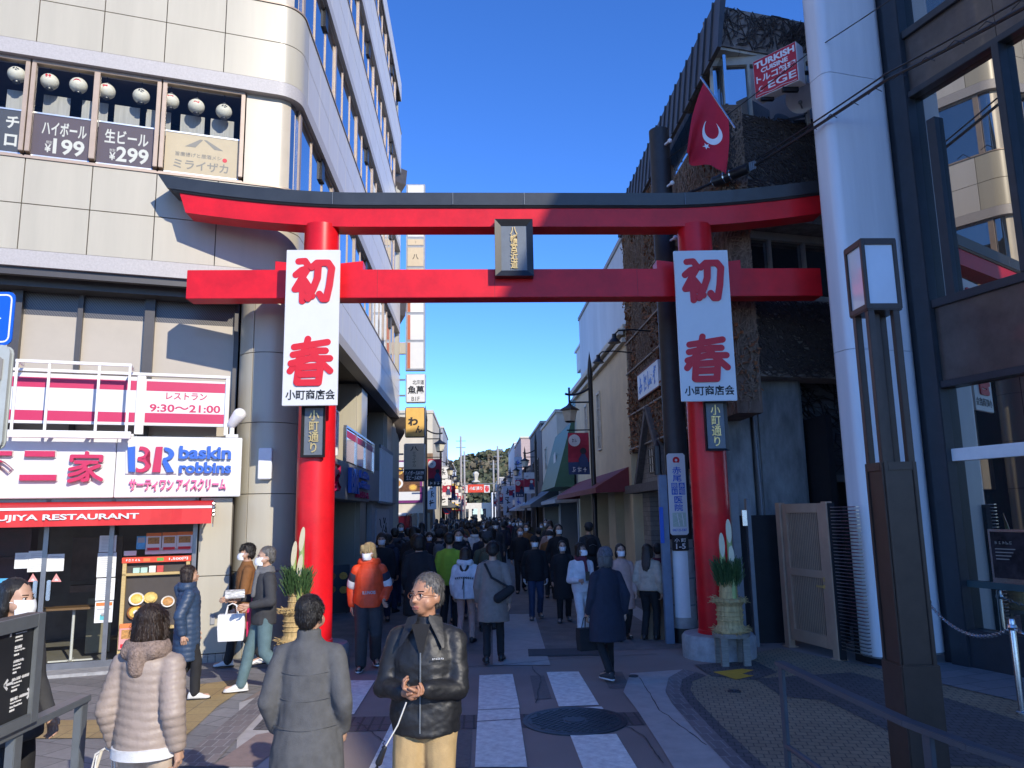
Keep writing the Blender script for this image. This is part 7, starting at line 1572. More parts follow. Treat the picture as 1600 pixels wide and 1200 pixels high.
def hand(mb, w, el, curl=0.5, s=1, point=None, mi=0, n=6):
    w = Vector(w); d = (w-Vector(el)).normalized() if point is None else Vector(point).normalized()
    side = Vector((0,1,0)) if abs(d.y) < 0.8 else Vector((0,0,1)); side = (side - d*side.dot(d)).normalized(); nrm = d.cross(side)*s
    mb.cap(w, 0.024, w+d*0.05+side*0.012, 0.024, n, mi); mb.cap(w+side*-0.005, 0.022, w+d*0.055-side*0.02, 0.022, n, mi)
    for i in range(4):
        base = w + d*0.075 + side*(-0.030+0.0195*i); L = (0.036,0.042,0.040,0.031)[i]*1.0; a = curl*0.9+0.08*i; p1 = base + (d*cos(a)+nrm*-sin(a))*L; a2 = a+curl*1.0; p2 = p1 + (d*cos(a2)-nrm*sin(a2))*L*0.8; a3 = a2+curl*0.7; p3 = p2 + (d*cos(a3)-nrm*sin(a3))*L*0.55
        mb.cap(base-d*0.02, 0.0105, p1, 0.0095, n, mi); mb.cap(p1, 0.0093, p2, 0.0085, n, mi); mb.cap(p2, 0.0083, p3, 0.007, n, mi)
    tb = w + d*0.025 - side*0.028; t1 = tb + (d*0.6 - side*0.7 - nrm*0.4*curl).normalized()*0.035; t2 = t1 + (d*0.9 - side*0.1 - nrm*0.6*curl).normalized()*0.03; mb.cap(tb, 0.013, t1, 0.011, n, mi); mb.cap(t1, 0.0105, t2, 0.008, n, mi)
def garment(parts, voxel, m, name, parent, k, amp=0.004, mode='cloth', seed=0, smooth=4, period=0.09):
    me = remesh(parts, voxel/k, smooth); wrinkle(me, amp, mode, seed, period); mb = MB(); mb.mesh(me, 0); bpy.data.meshes.remove(me); mb.v = [(x*k, y*k, z*k) for x, y, z in mb.v]
    return mb.build(name, m, parent, smooth=True, recalc=False, ang=180)
def strands(mb, me, r, H, n=1500, kl=1.0):                            # loose locks lying on the hair
    cr = H(0, 0.05, 1.73); V = me.vertices
    for i in range(n):
        v = V[r.randrange(len(V))]; p = v.co.copy(); nr = v.normal; d = p - cr; d.z -= 0.06
        d = (d - nr*d.dot(nr)); 
        if d.length < 1e-4: continue
        d.normalize(); d = (d + Vector((r.gauss(0,0.18), r.gauss(0,0.18), r.gauss(0,0.1)))).normalized(); sd_ = d.cross(nr).normalized()*r.uniform(0.0012,0.0028); L = kl*r.uniform(0.025,0.06)
        q0 = p + nr*0.001; q1 = p + d*L*0.5 + nr*r.uniform(0.003,0.006); q2 = p + d*L + nr*r.uniform(-0.003,0.007)
        mb.add([q0-sd_, q0+sd_, q1+sd_, q1-sd_, q2], [(0,1,2,3),(3,2,4)], 0)
def make_person(label, h=1.65, skin=None, top=('jacket', None, 0.80), topm=None, bot=None, shoes=None, sole=None, hair='short', hairmat=None, mask=False, stride=0.25, armL=None, armR=None, voxel=0.014, yaw=0.0, pitch=0.0, hood=None, scarf=None, glasses=False, hat=None, seed=0, girth=1.0, hands=True, amp=None, skirt=False, face=True, group=None, gloves=None, bare=False, collar=None, handpt=(None,None), curl=0.5, legs=None, bareneck=False, period=0.085, sleevem=None, pole=(0.45,0.9,-0.35)):
    k = h/1.72; t = thing('person', label, 'person', (0,0,0), group); J = joints(h, stride, armL, armR, pole=pole); R_ = random.Random(seed); skin = skin or m_skin
    Hm = Matrix.Translation((0, 0.012, 1.50)) @ Matrix.Rotation(yaw, 4, 'Z') @ Matrix.Rotation(pitch, 4, 'X') @ Matrix.Scale(1.07, 4) @ Matrix.Translation((0, -0.012, -1.50))
    H = lambda x, y, z: Hm @ Vector((x, y, z)); H3 = Hm.to_3x3()
    # --- body: one continuous surface
    b = MB()
    b.loft([ell(16,0,0,0.84,0.10,0.08), ell(16,0,0,0.92,0.165,0.11), ell(16,0,0,1.05,0.14,0.098), ell(16,0,0,1.26,0.162,0.112), ell(16,0,0.005,1.38,0.165,0.10), ell(16,0,0.01,1.45,0.08,0.06)])
    b.cap((0,0.018,1.42), 0.058, H(0,0.008,1.55), 0.052, 14)
    for c, r in (((0,0.014,1.630),(0.077,0.095,0.088)), ((0,-0.022,1.580),(0.063,0.073,0.084)), ((0,-0.045,1.528),(0.043,0.042,0.036)), ((0.047,-0.030,1.565),(0.03,0.045,0.04)), ((-0.047,-0.030,1.565),(0.03,0.045,0.04)), ((0.080,0.012,1.585),(0.010,0.020,0.031)), ((-0.080,0.012,1.585),(0.010,0.020,0.031)), ((0,-0.082,1.535),(0.027,0.014,0.014))): b.ball(H(*c), r, 14, 10, 0, H3)
    b.cap(H(0,-0.086,1.612), 0.0105, H(0,-0.108,1.572), 0.0135, 10); b.ball(H(0.012,-0.098,1.568), 0.010, 8, 6); b.ball(H(-0.012,-0.098,1.568), 0.010, 8, 6)
    b.cap(H(0.014,-0.084,1.624), 0.010, H(0.050,-0.066,1.622), 0.009, 8); b.cap(H(-0.014,-0.084,1.624), 0.010, H(-0.050,-0.066,1.622), 0.009, 8)
    for nm in 'LR':
        b.cap(J['sh'+nm], 0.058, J['el'+nm], 0.043, 12); b.cap(J['el'+nm], 0.043, J['wr'+nm], 0.028, 12)
        b.cap(J['hip'+nm], 0.088, J['kn'+nm], 0.058, 14); b.cap(J['kn'+nm], 0.058, J['an'+nm], 0.040, 12); b.cap(J['heel'+nm], 0.035, J['toe'+nm], 0.030, 10)
        s = 1 if nm == 'L' else -1; b.cap((0.10*s,0.012,1.39), 0.05, J['sh'+nm], 0.055, 12)
    me = remesh(b, min(voxel, 0.012)/k if face else voxel/k, 3); mb = MB(); mb.mesh(me, 0); bpy.data.meshes.remove(me)
    if hands:
        for i, nm in enumerate('LR'): hand(mb, J['wr'+nm] + (J['wr'+nm]-J['el'+nm]).normalized()*0.01, J['el'+nm], curl, 1 if nm == 'L' else -1, handpt[i], 4 if gloves else 0, 6)
    if face:
        for s in (-1, 1):
            mb.ball(H(0.031*s,-0.0795,1.603), (0.0135,0.008,0.0075), 10, 6, 1, H3); mb.ball(H(0.031*s,-0.0855,1.603), (0.0068,0.004,0.0068), 8, 6, 2, H3)
            mb.cap(H(0.017*s,-0.0905,1.624), 0.0035, H(0.046*s,-0.0765,1.626), 0.0028, 6, 2); mb.cap(H(0.02*s,-0.0865,1.6105), 0.0032, H(0.043*s,-0.078,1.609), 0.0025, 6, 2)
        if not mask: mb.cap(H(-0.021,-0.088,1.5385), 0.005, H(0,-0.0985,1.5415), 0.0062, 6, 3); mb.cap(H(0.021,-0.088,1.5385), 0.005, H(0,-0.0985,1.5415), 0.0062, 6, 3); mb.cap(H(-0.017,-0.090,1.529), 0.005, H(0.017,-0.090,1.529), 0.005, 6, 3)
    mb.v = [(x*k, y*k, z*k) for x, y, z in mb.v]; mb.build('body', [skin, m_eye, m_iris, m_lip, gloves or skin], t, smooth=True, recalc=False, ang=180)
    # --- trousers or tights
    g = girth
    if not bare:
        b = MB(); lw = 1.0 if legs is None else legs
        b.loft([ell(16,0,0.0,0.80,0.10,0.09), ell(16,0,0,0.86,0.165*g,0.125*g), ell(16,0,0,0.96,0.168*g,0.122*g), ell(16,0,0,1.02,0.155*g,0.115*g)])
        for nm in 'LR': b.cap(J['hip'+nm], 0.100*lw, J['kn'+nm], 0.074*lw, 14); b.cap(J['kn'+nm], 0.074*lw, J['an'+nm]+Vector((0,0.005,0.0)), 0.064*lw, 14)
        garment(b, voxel, bot or c_black, 'trousers', t, k, 0.006, 'cloth', seed+3)
    # --- shoes
    for nm in 'LR':
        b = MB(); a, to, he = J['an'+nm], J['toe'+nm], J['heel'+nm]; d = (to-he); d.z = 0; d.normalize(); sd_ = Vector((d.y,-d.x,0)); zb_ = min(to.z, he.z) - 0.038
        sl = (to.z-he.z)/max(0.05, (to-he).length)
        def ring(u, wd, hb, ht): c = he + d*u; return [Vector((c.x + sd_.x*wd*cos(q), c.y + sd_.y*wd*cos(q), (zb_ + hb) + (ht-hb)*(0.5+0.5*sin(q)))) for q in [2*pi*j/12 for j in range(12)]]
        b.loft([ring(-0.045,0.02,0.0,0.06), ring(-0.03,0.036,0.0,0.10), ring(0.03,0.040,0.0,0.115), ring(0.10,0.043,0.0,0.085), ring(0.17,0.047,0.0,0.06), ring(0.215,0.038,0.0,0.048), ring(0.235,0.018,0.005,0.035)])
        b.v = [(x*k, y*k, z*k) for x, y, z in b.v]; so = b.build('shoe', shoes or c_shoe, t, smooth=True, ang=180)
        b = MB(); b.loft([ring(-0.05,0.022,-0.004,0.018), ring(-0.03,0.040,-0.004,0.022), ring(0.10,0.046,-0.004,0.02), ring(0.17,0.050,-0.004,0.02), ring(0.22,0.040,-0.002,0.02), ring(0.243,0.018,0.0,0.02)])
        b.v = [(x*k, y*k, z*k) for x, y, z in b.v]; b.build('sole', sole or c_shoe, so, smooth=True, ang=180)
    # --- upper garment
    kind, _, hem = top; puff = kind == 'puffer'; e = {'jacket':0.0,'puffer':0.018,'coat':0.004,'hoodie':0.018}[kind]
    b = MB(); rings = []
    rings.append(ell(20,0,0.0,1.46,0.085+e*0.5,0.075+e*0.5)); rings.append(ell(20,0,0.006,1.43,0.112+e,0.092+e)); rings.append(ell(20,0,0.004,1.37,(0.160+e),0.122+e)); rings.append(ell(20,0,0,1.26,(0.182+e)*g,(0.140+e)*g)); rings.append(ell(20,0,0,1.08,(0.185+e)*g,(0.137+e)*g))
    if hem < 0.95: rings.append(ell(20,0,0,0.95,(0.196+e)*g,(0.148+e)*g))
    flare = 0.03 if kind == 'coat' else 0.0
    if hem < 0.80: rings.append(ell(20,0,0,(0.95+hem)/2,(0.200+flare)*g+e,(0.155+flare)*g+e))
    rings.append(ell(20,0,0,hem,(0.198+flare*1.3 - (0.02 if kind in ('hoodie','jacket') and hem > 0.7 else 0))*g+e,(0.150+flare*1.3)*g+e)); b.loft(rings)
    sl_ = 0.062+e*0.8
    for nm in 'LR':
        s = 1 if nm == 'L' else -1
        if sleevem is None or True:
            b.cap((0.075*s,0.01,1.395), 0.055+e*0.4, J['sh'+nm], 0.068+e*0.6, 14); b.cap(J['sh'+nm], 0.071+e*0.6, J['el'+nm], sl_, 14); b.cap(J['el'+nm], sl_, J['wr'+nm]-(J['wr'+nm]-J['el'+nm]).normalized()*0.035, 0.047+e*0.5, 14)
    if collar: b.loft([ell(16,0,0.01,1.40,0.095,0.085), ell(16,0,0.008,1.47,0.083,0.078), ell(16,0,0.006,1.47+collar,0.078,0.076), ell(16,0,0.006,1.475+collar,0.055,0.05), ell(16,0,0.006,1.44,0.05,0.045)])
    mode = 'puff' if puff else ('leather' if amp == 'leather' else 'cloth'); am = 0.0075 if puff else (0.010 if amp == 'leather' else (amp or 0.006))
    garment(b, voxel, topm or c_black, {'jacket':'jacket','puffer':'jacket','coat':'coat','hoodie':'hoodie'}[kind], t, k, am, mode, seed, 4, period)
    if hood:
        b = MB(); b.loft([[H(0,0,0)*0 + Vector((rx*cos(q), 0.035+ry*sin(q), z)) for q in [2*pi*j/18 for j in range(18)]] for rx, ry, z in ((0.12,0.085,1.385),(0.160,0.115,1.42),(0.168,0.125,1.465),(0.142,0.108,1.52),(0.095,0.07,1.505))]); b.cap((-0.09,0.10,1.45), 0.05, (0.09,0.10,1.45), 0.05); b.cap((0,0.13,1.44), 0.06, (0,0.12,1.34), 0.05)
        garment(b, voxel, hood, 'hood', t, k, 0.008, 'cloth', seed+5)
    if scarf:
        b = MB(); 
        for zz, rr in ((1.43,0.098),(1.475,0.088)): b.tube([(rr*cos(q), 0.008+rr*0.9*sin(q), zz+0.01*sin(3*q)) for q in [2*pi*j/20 for j in range(21)]], 0.03, 8)
        b.cap((0.03,-0.10,1.43), 0.035, (0.05,-0.150,1.15), 0.03); garment(b, voxel, scarf, 'scarf', t, k, 0.008, 'cloth', seed+6)
    if skirt: pass
    # --- hair, hat, mask, glasses
    hm_ = hairmat or m_hblack; b = MB()
    def hb(c, r): b.ball(H(*c), r, 14, 10, 0, H3)
    if hair != 'none':
        hb((0,0.026,1.648),(0.084,0.096,0.082)); hb((0,0.058,1.595),(0.076,0.058,0.078)); 
        for s in (-1, 1): b.cap(H(0.070*s,0.010,1.650), 0.026, H(0.074*s,0.028,1.588 if hair == 'short' else 1.56), 0.018)
        if hair in ('bob','long','bangs'):
            for s in (-1, 1): b.cap(H(0.072*s,0.0,1.655), 0.030, H(0.080*s,0.012,1.545), 0.032); b.cap(H(0.080*s,0.012,1.545), 0.032, H(0.070*s,0.022,1.495), 0.026)
            hb((0,0.055,1.555),(0.082,0.055,0.085))
        if hair == 'bangs': 
            for x in (-0.055,-0.028,0,0.028,0.055): b.cap(H(x*0.9,-0.060,1.69), 0.024, H(x*1.05,-0.086+abs(x)*0.25,1.625), 0.016)
        if hair == 'long': b.loft([ell(14,0,0.085,1.56,0.085,0.04), ell(14,0,0.115,1.45,0.095,0.035), ell(14,0,0.135,1.33,0.088,0.03), ell(14,0,0.14,1.22,0.05,0.02)])
        if hair == 'wavy':
            for s in (-1, 1): b.cap(H(0.070*s,0.0,1.65), 0.036, H(0.092*s,0.03,1.53), 0.042)
            hb((0,0.065,1.55),(0.10,0.07,0.10)); hb((0,0.02,1.655),(0.092,0.10,0.085))
        if hair == 'fringe':
            for x in (-0.05,-0.025,0,0.025,0.05): b.cap(H(x,-0.055,1.70), 0.022, H(x*1.1,-0.088+abs(x)*0.25,1.645), 0.014)
            hb((0,0.02,1.665),(0.086,0.095,0.075))
        me = remesh(b, (min(voxel,0.012) if face else voxel)/k, 3); wrinkle(me, 0.006, 'hair', seed); mb = MB(); mb.mesh(me); strands(mb, me, R_, H, 1500 if hair != 'short' else 1100, 1.0 if hair != 'short' else 0.55) if voxel <= 0.0115 else None; bpy.data.meshes.remove(me); mb.v = [(x*k,y*k,z*k) for x,y,z in mb.v]; mb.build('hair', hm_, t, smooth=True, recalc=False, ang=180)
    if hat:
        b = MB(); hb((0,0.016,1.668),(0.093,0.108,0.075)); b.loft([[H(rx*cos(q), 0.014+rx*1.15*sin(q), z) for q in [2*pi*j/20 for j in range(20)]] for rx, z in ((0.085,1.655),(0.099,1.650),(0.101,1.612),(0.085,1.612))])
        garment(b, min(voxel,0.012), hat, 'hat', t, k, 0.004, 'cloth', seed+9, 2)
    if mask:
        mb = MB(); nu, nv = 12, 6; vs = []
        for layer in (0.0, 0.004):
            for j in range(nv+1):
                for i in range(nu+1):
                    u = -1.25+2.5*i/nu; v = j/nv; z = 1.512+0.082*v - 0.012*abs(u)*(v-0.5)*-1; rr = 1.0 - 0.25*(1-v)*0.6
                    vs.append(H((0.077*sin(u))*(0.82+0.18*v)*(1.0), -0.018-(0.089+0.014*cos(u*1.2)*sin(pi*(0.25+v*0.6))+layer)*cos(u)*(0.88+0.14*sin(pi*(0.2+0.7*v))), z))
        o_ = (nu+1)*(nv+1)
        for L_ in (0, 1):
            for j in range(nv):
                for i in range(nu): q = [L_*o_+j*(nu+1)+i, L_*o_+j*(nu+1)+i+1, L_*o_+(j+1)*(nu+1)+i+1, L_*o_+(j+1)*(nu+1)+i]; mb.f.append(q); mb.m.append(0)
        mb.v = [tuple(p*k) for p in vs]
        for s in (-1, 1): mb.tube([H(0.072*s,-0.040,1.585)*k, H(0.083*s,0.0,1.59)*k, H(0.084*s,0.02,1.58)*k], 0.0025, 5)
        mb.build('mask', m_mask, t, smooth=True, recalc=False, ang=180)
    if glasses:
        mb = MB()
        for s in (-1, 1):
            mb.tube([H(0.031*s+0.0215*cos(q), -0.100+abs(0.031*s+0.0215*cos(q))*0.12, 1.600+0.0165*sin(q))*k for q in [2*pi*j/16 for j in range(17)]], 0.0016, 5); mb.tube([H(0.052*s,-0.094,1.604)*k, H(0.079*s,-0.06,1.604)*k, H(0.084*s,0.015,1.598)*k], 0.0016, 5)
        mb.tube([H(-0.0095,-0.101,1.604)*k, H(0,-0.104,1.606)*k, H(0.0095,-0.101,1.604)*k], 0.0016, 5); mb.build('glasses', mat('copper_wire', (0.45,0.18,0.10), 0.3, metal=0.8), t, smooth=True)
    t['k'] = k; JJ[t.name] = (J, k)
    return t
JJ = {}
def place(t, p, rot):
    t.location = (p[0], p[1], 0.012 if len(p) < 3 else p[2]); t.rotation_euler = (0, 0, radians(rot)); return t
def wpt(t, p):                                              # figure-local (unit) point -> world
    k = JJ[t.name][1] if t.name in JJ else 1; return Matrix.Translation(t.location) @ Matrix.Rotation(t.rotation_euler.z, 4, 'Z') @ (Vector(p)*k)
def addlocal(t, name, mb, m, smooth=False, recalc=True):
    k = JJ[t.name][1]; mb.v = [(x*k,y*k,z*k) for x,y,z in mb.v]; return mb.build(name, m, t, smooth=smooth, recalc=recalc)
def top_h(px, py, Y): return PY(px, py, Y).z
def at_px(px, Y): return (PY(px, 800, Y).x, Y)

# --- foreground
V1 = 0.0095
p = make_person('older man in black leather jacket, wire glasses and khaki trousers looking left', 1.635, m_skint, ('jacket',None,0.83), m_leather, c_khaki, hair='short', hairmat=m_hsalt, stride=0.1, armL=(0.03,-0.245,1.115), armR=(-0.075,-0.225,1.095), voxel=V1, yaw=radians(-27), pitch=radians(-3), glasses=True, girth=1.10, pole=(0.8,0.75,-0.35), amp='leather', collar=0.02, seed=1, handpt=((-0.8,-0.3,-0.05),(0.8,-0.35,-0.25)), curl=0.9, legs=1.1)
place(p, at_px(666, 4.6), -8)
mb = MB()
mb.bar((0,-0.160,1.30),(0,-0.168,0.86),0.007,0.012); addlocal(p, 'zip', mb, m_greymetal)
mb = MB(); mb.prism(Fr((0,-0.09,0),(1,0)), [(-0.055,1.46),(0.055,1.46),(0.0,1.26)], 0.062, 0.068); addlocal(p, 'shirt_front', mb, c_black)
mb = MB(); mb.loft([[Vector((sx*(0.035+0.09*u), -0.10-0.045*u+0.012*v, 1.475-0.15*u+0.03*v)) for v in (0,1)]+[Vector((sx*(0.105+0.03*u), -0.055-0.085*u+0.012*v, 1.455-0.13*u+0.03*v)) for v in (1,0)] for sx in (1,) for u in (0,0.5,1)]); mb.loft([[Vector((-(0.035+0.09*u), -0.10-0.045*u+0.012*v, 1.475-0.15*u+0.03*v)) for v in (0,1)]+[Vector((-(0.105+0.03*u), -0.055-0.085*u+0.012*v, 1.455-0.13*u+0.03*v)) for v in (1,0)] for u in (0,0.5,1)]); addlocal(p, 'collar_flaps', mb, m_leather, True)
mb = MB(); mb.marks(Fr((0.10,-0.158,0),(0.93,0.36)), -0.035, 0.035, 1.262, 1.275, 0.012, 7, 0, 6); addlocal(p, 'chest_lettering', mb, m_white)
a = wpt(p, (-0.05,-0.30,1.06)); b_ = Vector((a.x-0.11, a.y-0.02, 0.80))
t = thing('cord_strap', 'pale cord with a dark tassel hanging from the hands of the leather jacket man', 'strap', a)
mb = MB(); mb.tube([a, a*0.5+b_*0.5+Vector((0.012,0,0)), b_], 0.004, 6); mb.build('cord', m_paleletter, t)
mb = MB(); mb.cap(b_, 0.012, b_+Vector((-0.03,0,-0.07)), 0.018, 8); 
for dx in (-0.02,0.0,0.02): mb.tube([b_+Vector((-0.035,0,-0.08)), b_+Vector((-0.055+dx,0,-0.15))], 0.004, 5)
mb.build('tassel', m_ink, t, smooth=True)
p = make_person('man seen from behind in a long grey quilted coat', PY(487,930,4.7).z*0.985, m_skin, ('coat',None,0.62), m_wool, c_black, hair='short', hairmat=m_hblack, stride=0.08, voxel=V1, yaw=radians(-8), girth=1.0, collar=0.05, seed=2, armL=(0.215,-0.06,0.87), armR=(-0.215,-0.06,0.87), amp=0.009)
place(p, at_px(489, 4.7), 176)
mb = MB()
for i, z in enumerate((1.26,1.10,0.93,0.78)):
    mb.tube([(0.196*(1.0 if z > 1.0 else 1.08)*cos(q), 0.145*(1.0 if z > 1.0 else 1.12)*sin(q), z+0.006*sin(3*q)) for q in [radians(15+150*j/16) for j in range(17)]], 0.0025, 5)
addlocal(p, 'quilt_seams', mb, m_wool)
p = make_person('woman seen from behind in a pale beige puffer jacket with brown fleece hood', PY(246,944,4.65).z*0.985, m_skin, ('puffer',None,0.84), m_puffb, c_beige, hair='bob', hairmat=m_hbrown, stride=0.1, voxel=V1, yaw=radians(22), girth=0.90, hood=m_fleece, seed=3, period=0.055)
place(p, at_px(247, 4.65), 168)
mb = MB(); mb.loft([ell(20,0,0,0.80,0.214,0.162), ell(20,0,0,0.86,0.212,0.160), ell(20,0,0,0.87,0.19,0.14)]); addlocal(p, 'white_hem', mb, c_white, True)
w = wpt(p, (0.30,0.02,0.80)); wl = wpt(p, JJ[p.name][0]['wrL']); 
def bag(label, c, w_, d_, h_, ang, m, name='paper_bag', cat='bag', handle=m_white, topz=0.12):
    t = thing(name, label, cat, c); f = Fr(c, (cos(ang), sin(ang))); f.o = Vector(c); mb = MB()
    f.o.z = 0; z0 = c[2]; q = 0.03
    mb.loft([[f.p(sx*w_/2*s_, sy*d_/2*s_, z) for sx, sy in ((-1,-1),(1,-1),(1,1),(-1,1))] for z, s_ in ((z0,0.92),(z0+h_*0.5,1.0),(z0+h_,0.98))]); mb.build('body', m, t, bevel=0.004); mb = MB()
    for sy in (-1, 1): mb.tube([f.p(-w_*0.22, sy*d_*0.4, z0+h_), f.p(-w_*0.16, sy*d_*0.2, z0+h_+topz*0.8), f.p(0,0,z0+h_+topz), f.p(w_*0.16, sy*d_*0.2, z0+h_+topz*0.8), f.p(w_*0.22, sy*d_*0.4, z0+h_)], 0.006, 6)
    mb.build('handle', handle, t); return t
bag('brown paper bag with cream side carried by the woman in the beige puffer', Vector((wl.x-0.06, wl.y, wl.z-0.47)), 0.26, 0.12, 0.30, radians(35), mat('kraft_paper',(0.42,0.25,0.10),0.8), handle=m_paleletter, topz=0.15)
mb = MB(); q0 = Vector((wl.x-0.10, wl.y-0.05, wl.z-0.20)); mb.cap(q0, 0.02, q0+Vector((-0.10,-0.02,-0.42)), 0.035, 10); mb.tube([q0+Vector((0,0,0.0)), q0+Vector((0.045,0.0,0.18))], 0.009, 8)
tag(mb.build('umbrella', mat('cream_cloth',(0.60,0.54,0.42),0.8), loc=q0, smooth=True), 'furled cream umbrella carried beside the brown paper bag', 'umbrella')
p = make_person('dark haired masked person in a dark coat behind the direction board', 1.63, m_skin, ('coat',None,0.75), c_char, c_black, hair='bob', hairmat=m_hblack, mask=True, stride=0.3, voxel=0.012, scarf=c_black, seed=4)
place(p, at_px(38, 5.0), 78)
# --- by the shop and the left pillar
def P2(label, feet, crown, rot, **kw):
    g = G(*feet); h = PY(crown[0], crown[1], g.y).z*0.985; t = make_person(label, max(1.45, min(1.84, h)), **kw); return place(t, (g.x, g.y), rot)
p = P2('woman in a long navy puffer coat looking into the food display', (287,1094), (270,884), 112, top=('puffer',None,0.50), topm=m_navypuff, bot=c_black, hair='bob', hairmat=m_hbrown, stride=0.3, voxel=0.011, hood=m_navypuff, seed=5, shoes=c_sole, period=0.07, yaw=radians(10))
p = P2('young man in a brown long coat and mask leaning by the round column', (379,1044), (388,850), -70, top=('coat',None,0.55), topm=c_brown, bot=c_black, hair='fringe', hairmat=m_hblack, mask=True, stride=0.45, voxel=0.011, seed=6, shoes=c_sole, armR=(-0.16,-0.20,0.98), collar=0.02)
p = P2('grey haired man in a charcoal jacket and teal jeans carrying shopping bags', (408,1082), (430,854), -62, top=('jacket',None,0.80), topm=c_char, bot=c_teal, hair='short', hairmat=m_hgrey, mask=True, stride=0.5, voxel=0.011, scarf=c_grey, seed=7, shoes=c_sole, sole=c_sole, armR=(-0.19,-0.26,1.10), armL=(0.20,-0.22,1.05))
q = wpt(p, JJ[p.name][0]['wrR']); bag('white glossy shopping bag hanging from the grey haired man', Vector((q.x-0.05,q.y-0.10,q.z-0.46)), 0.30, 0.12, 0.30, radians(10), m_white); bag('magenta shopping bag hanging just right of the white shopping bag', Vector((q.x+0.16,q.y+0.06,q.z-0.44)), 0.16, 0.1, 0.36, radians(10), m_pink, handle=m_pink)
mb = MB(); mb.box(Fr((q.x-0.02,q.y-0.12,0),(0.95,0.3)), -0.11,0.11,-0.07,0.02,q.z+0.02,q.z+0.10); mb.box(Fr((q.x-0.02,q.y-0.12,0),(0.95,0.3)), -0.113,0.113,-0.073,0.023,q.z+0.10,q.z+0.112)
tag(mb.build('parcel', mat('striped_parcel',(0.6,0.6,0.6),0.6,var=0.9,scale=14,stretch=(1,1,6)), loc=(q.x,q.y,q.z), bevel=0.006), 'black and white wrapped parcel under the arm of the grey haired man', 'parcel')
# orange jacket
p = P2('masked person with bleached hair in a bright orange hooded jacket', (575,1046), (575,848), 8, top=('hoodie',None,0.84), topm=c_orange, bot=c_char, hair='bangs', hairmat=m_hblond, mask=True, stride=0.28, voxel=0.010, hood=c_orange, seed=8, yaw=radians(-28), pitch=radians(8), armL=(0.215,-0.13,0.95), legs=1.22, shoes=c_shoe, sole=c_sole)
J = JJ[p.name][0]
mb = MB(); 
mb.text('ILLINOIS', Fr((0,-0.182,0),(1,0)), -0.09, 0.09, 1.03, 1.075, 0.0, 0, 0.004, 0.03); addlocal(p, 'chest_lettering', mb, mat('lettering_grey',(0.5,0.45,0.45),0.7))
for nm in 'LR':
    a, b_ = J['sh'+nm], J['el'+nm]; mb = MB(); mb.cap(a*0.42+b_*0.58, 0.090, a*0.20+b_*0.80, 0.087, 16); addlocal(p, 'sleeve_band', mb, c_white, True); mb = MB(); mb.cap(a*0.72+b_*0.28, 0.090, a*0.50+b_*0.50, 0.0895, 16); addlocal(p, 'sleeve_stripe', mb, c_navy, True)
# --- walking away or towards us beyond the gate
p = P2('long haired person in a pale hoodie with black lacing on the back', (728,1006), (722,858), 172, top=('hoodie',None,0.80), topm=c_white, bot=c_pinkb, hair='long', hairmat=m_hbrown, stride=0.25, voxel=0.012, hood=c_white, seed=9, legs=0.85, girth=1.15)
mb = MB()
for i in range(9):
    x = -0.16+0.04*i; y = 0.172-abs(x)*abs(x)*1.2; mb.bar((x-0.018,y+0.02,1.19-0.6*x*x),(x+0.018,y+0.02,1.20-0.6*x*x),0.010,0.008); mb.bar((x-0.012,y+0.02,1.215-0.6*x*x),(x+0.006,y+0.02,1.195-0.6*x*x),0.010,0.008); mb.bar((x-0.012,y+0.02,1.170-0.6*x*x),(x+0.006,y+0.02,1.19-0.6*x*x),0.010,0.008)
mb.bar((0,0.195,1.20),(0.0,0.20,0.82),0.012,0.008); mb.bar((0,0.195,1.20),(0.03,0.20,0.98),0.012,0.008); addlocal(p, 'back_lacing', mb, m_ink)
p = P2('person in a taupe wool coat with a black crossbody bag seen from behind', (772,1036), (768,846), 178, top=('coat',None,0.58), topm=c_taupe, bot=c_black, hair='short', hairmat=m_hblack, stride=0.3, voxel=0.011, seed=10, legs=0.85)
q = wpt(p, (0.17,0.16,1.0)); t = thing('crossbody_bag', 'black crossbody bag on the back of the taupe coat', 'bag', q)
q2 = wpt(p, (-0.15,0.19,0.98)); mb = MB(); mb.cap(q2+Vector((-0.07,0,-0.05)), 0.065, q2+Vector((0.10,0,0.06)), 0.06, 12); mb.build('pouch', c_black, t, smooth=True)
mb = MB(); mb.tube([q2+Vector((0.10,-0.02,0.08)), wpt(p,(0.02,0.165,1.22)), wpt(p,(0.12,0.10,1.42))], 0.017, 6); mb.build('strap', c_black, t)
p = place(make_person('person in a lime green fleece partly hidden behind the pale hoodie', 1.66, top=('jacket',None,0.82), topm=c_lime, bot=c_black, hair='short', hairmat=m_hblack, stride=0.2, voxel=0.014, seed=11), at_px(702, 13.6), 175)
p = place(make_person('person in a long black coat left of the pale hoodie', 1.66, top=('coat',None,0.45), topm=c_black, bot=c_black, hair='bob', hairmat=m_hblack, stride=0.25, voxel=0.014, seed=12, girth=1.1), at_px(655, 12.6), 180)
p = P2('masked man in a black puffer and blue jeans with white gloves', (838,968), (838,838), 2, top=('puffer',None,0.80), topm=c_black, bot=c_jean, hair='short', hairmat=m_hblack, mask=True, stride=0.3, voxel=0.013, gloves=c_white, hat=c_black, seed=13, shoes=c_grey)
p = P2('short masked woman in a long black coat beside the jeans man', (882,972), (874,852), 0, top=('coat',None,0.48), topm=c_black, bot=c_black, hair='bob', hairmat=m_hblack, mask=True, stride=0.2, voxel=0.013, seed=14, shoes=c_grey)
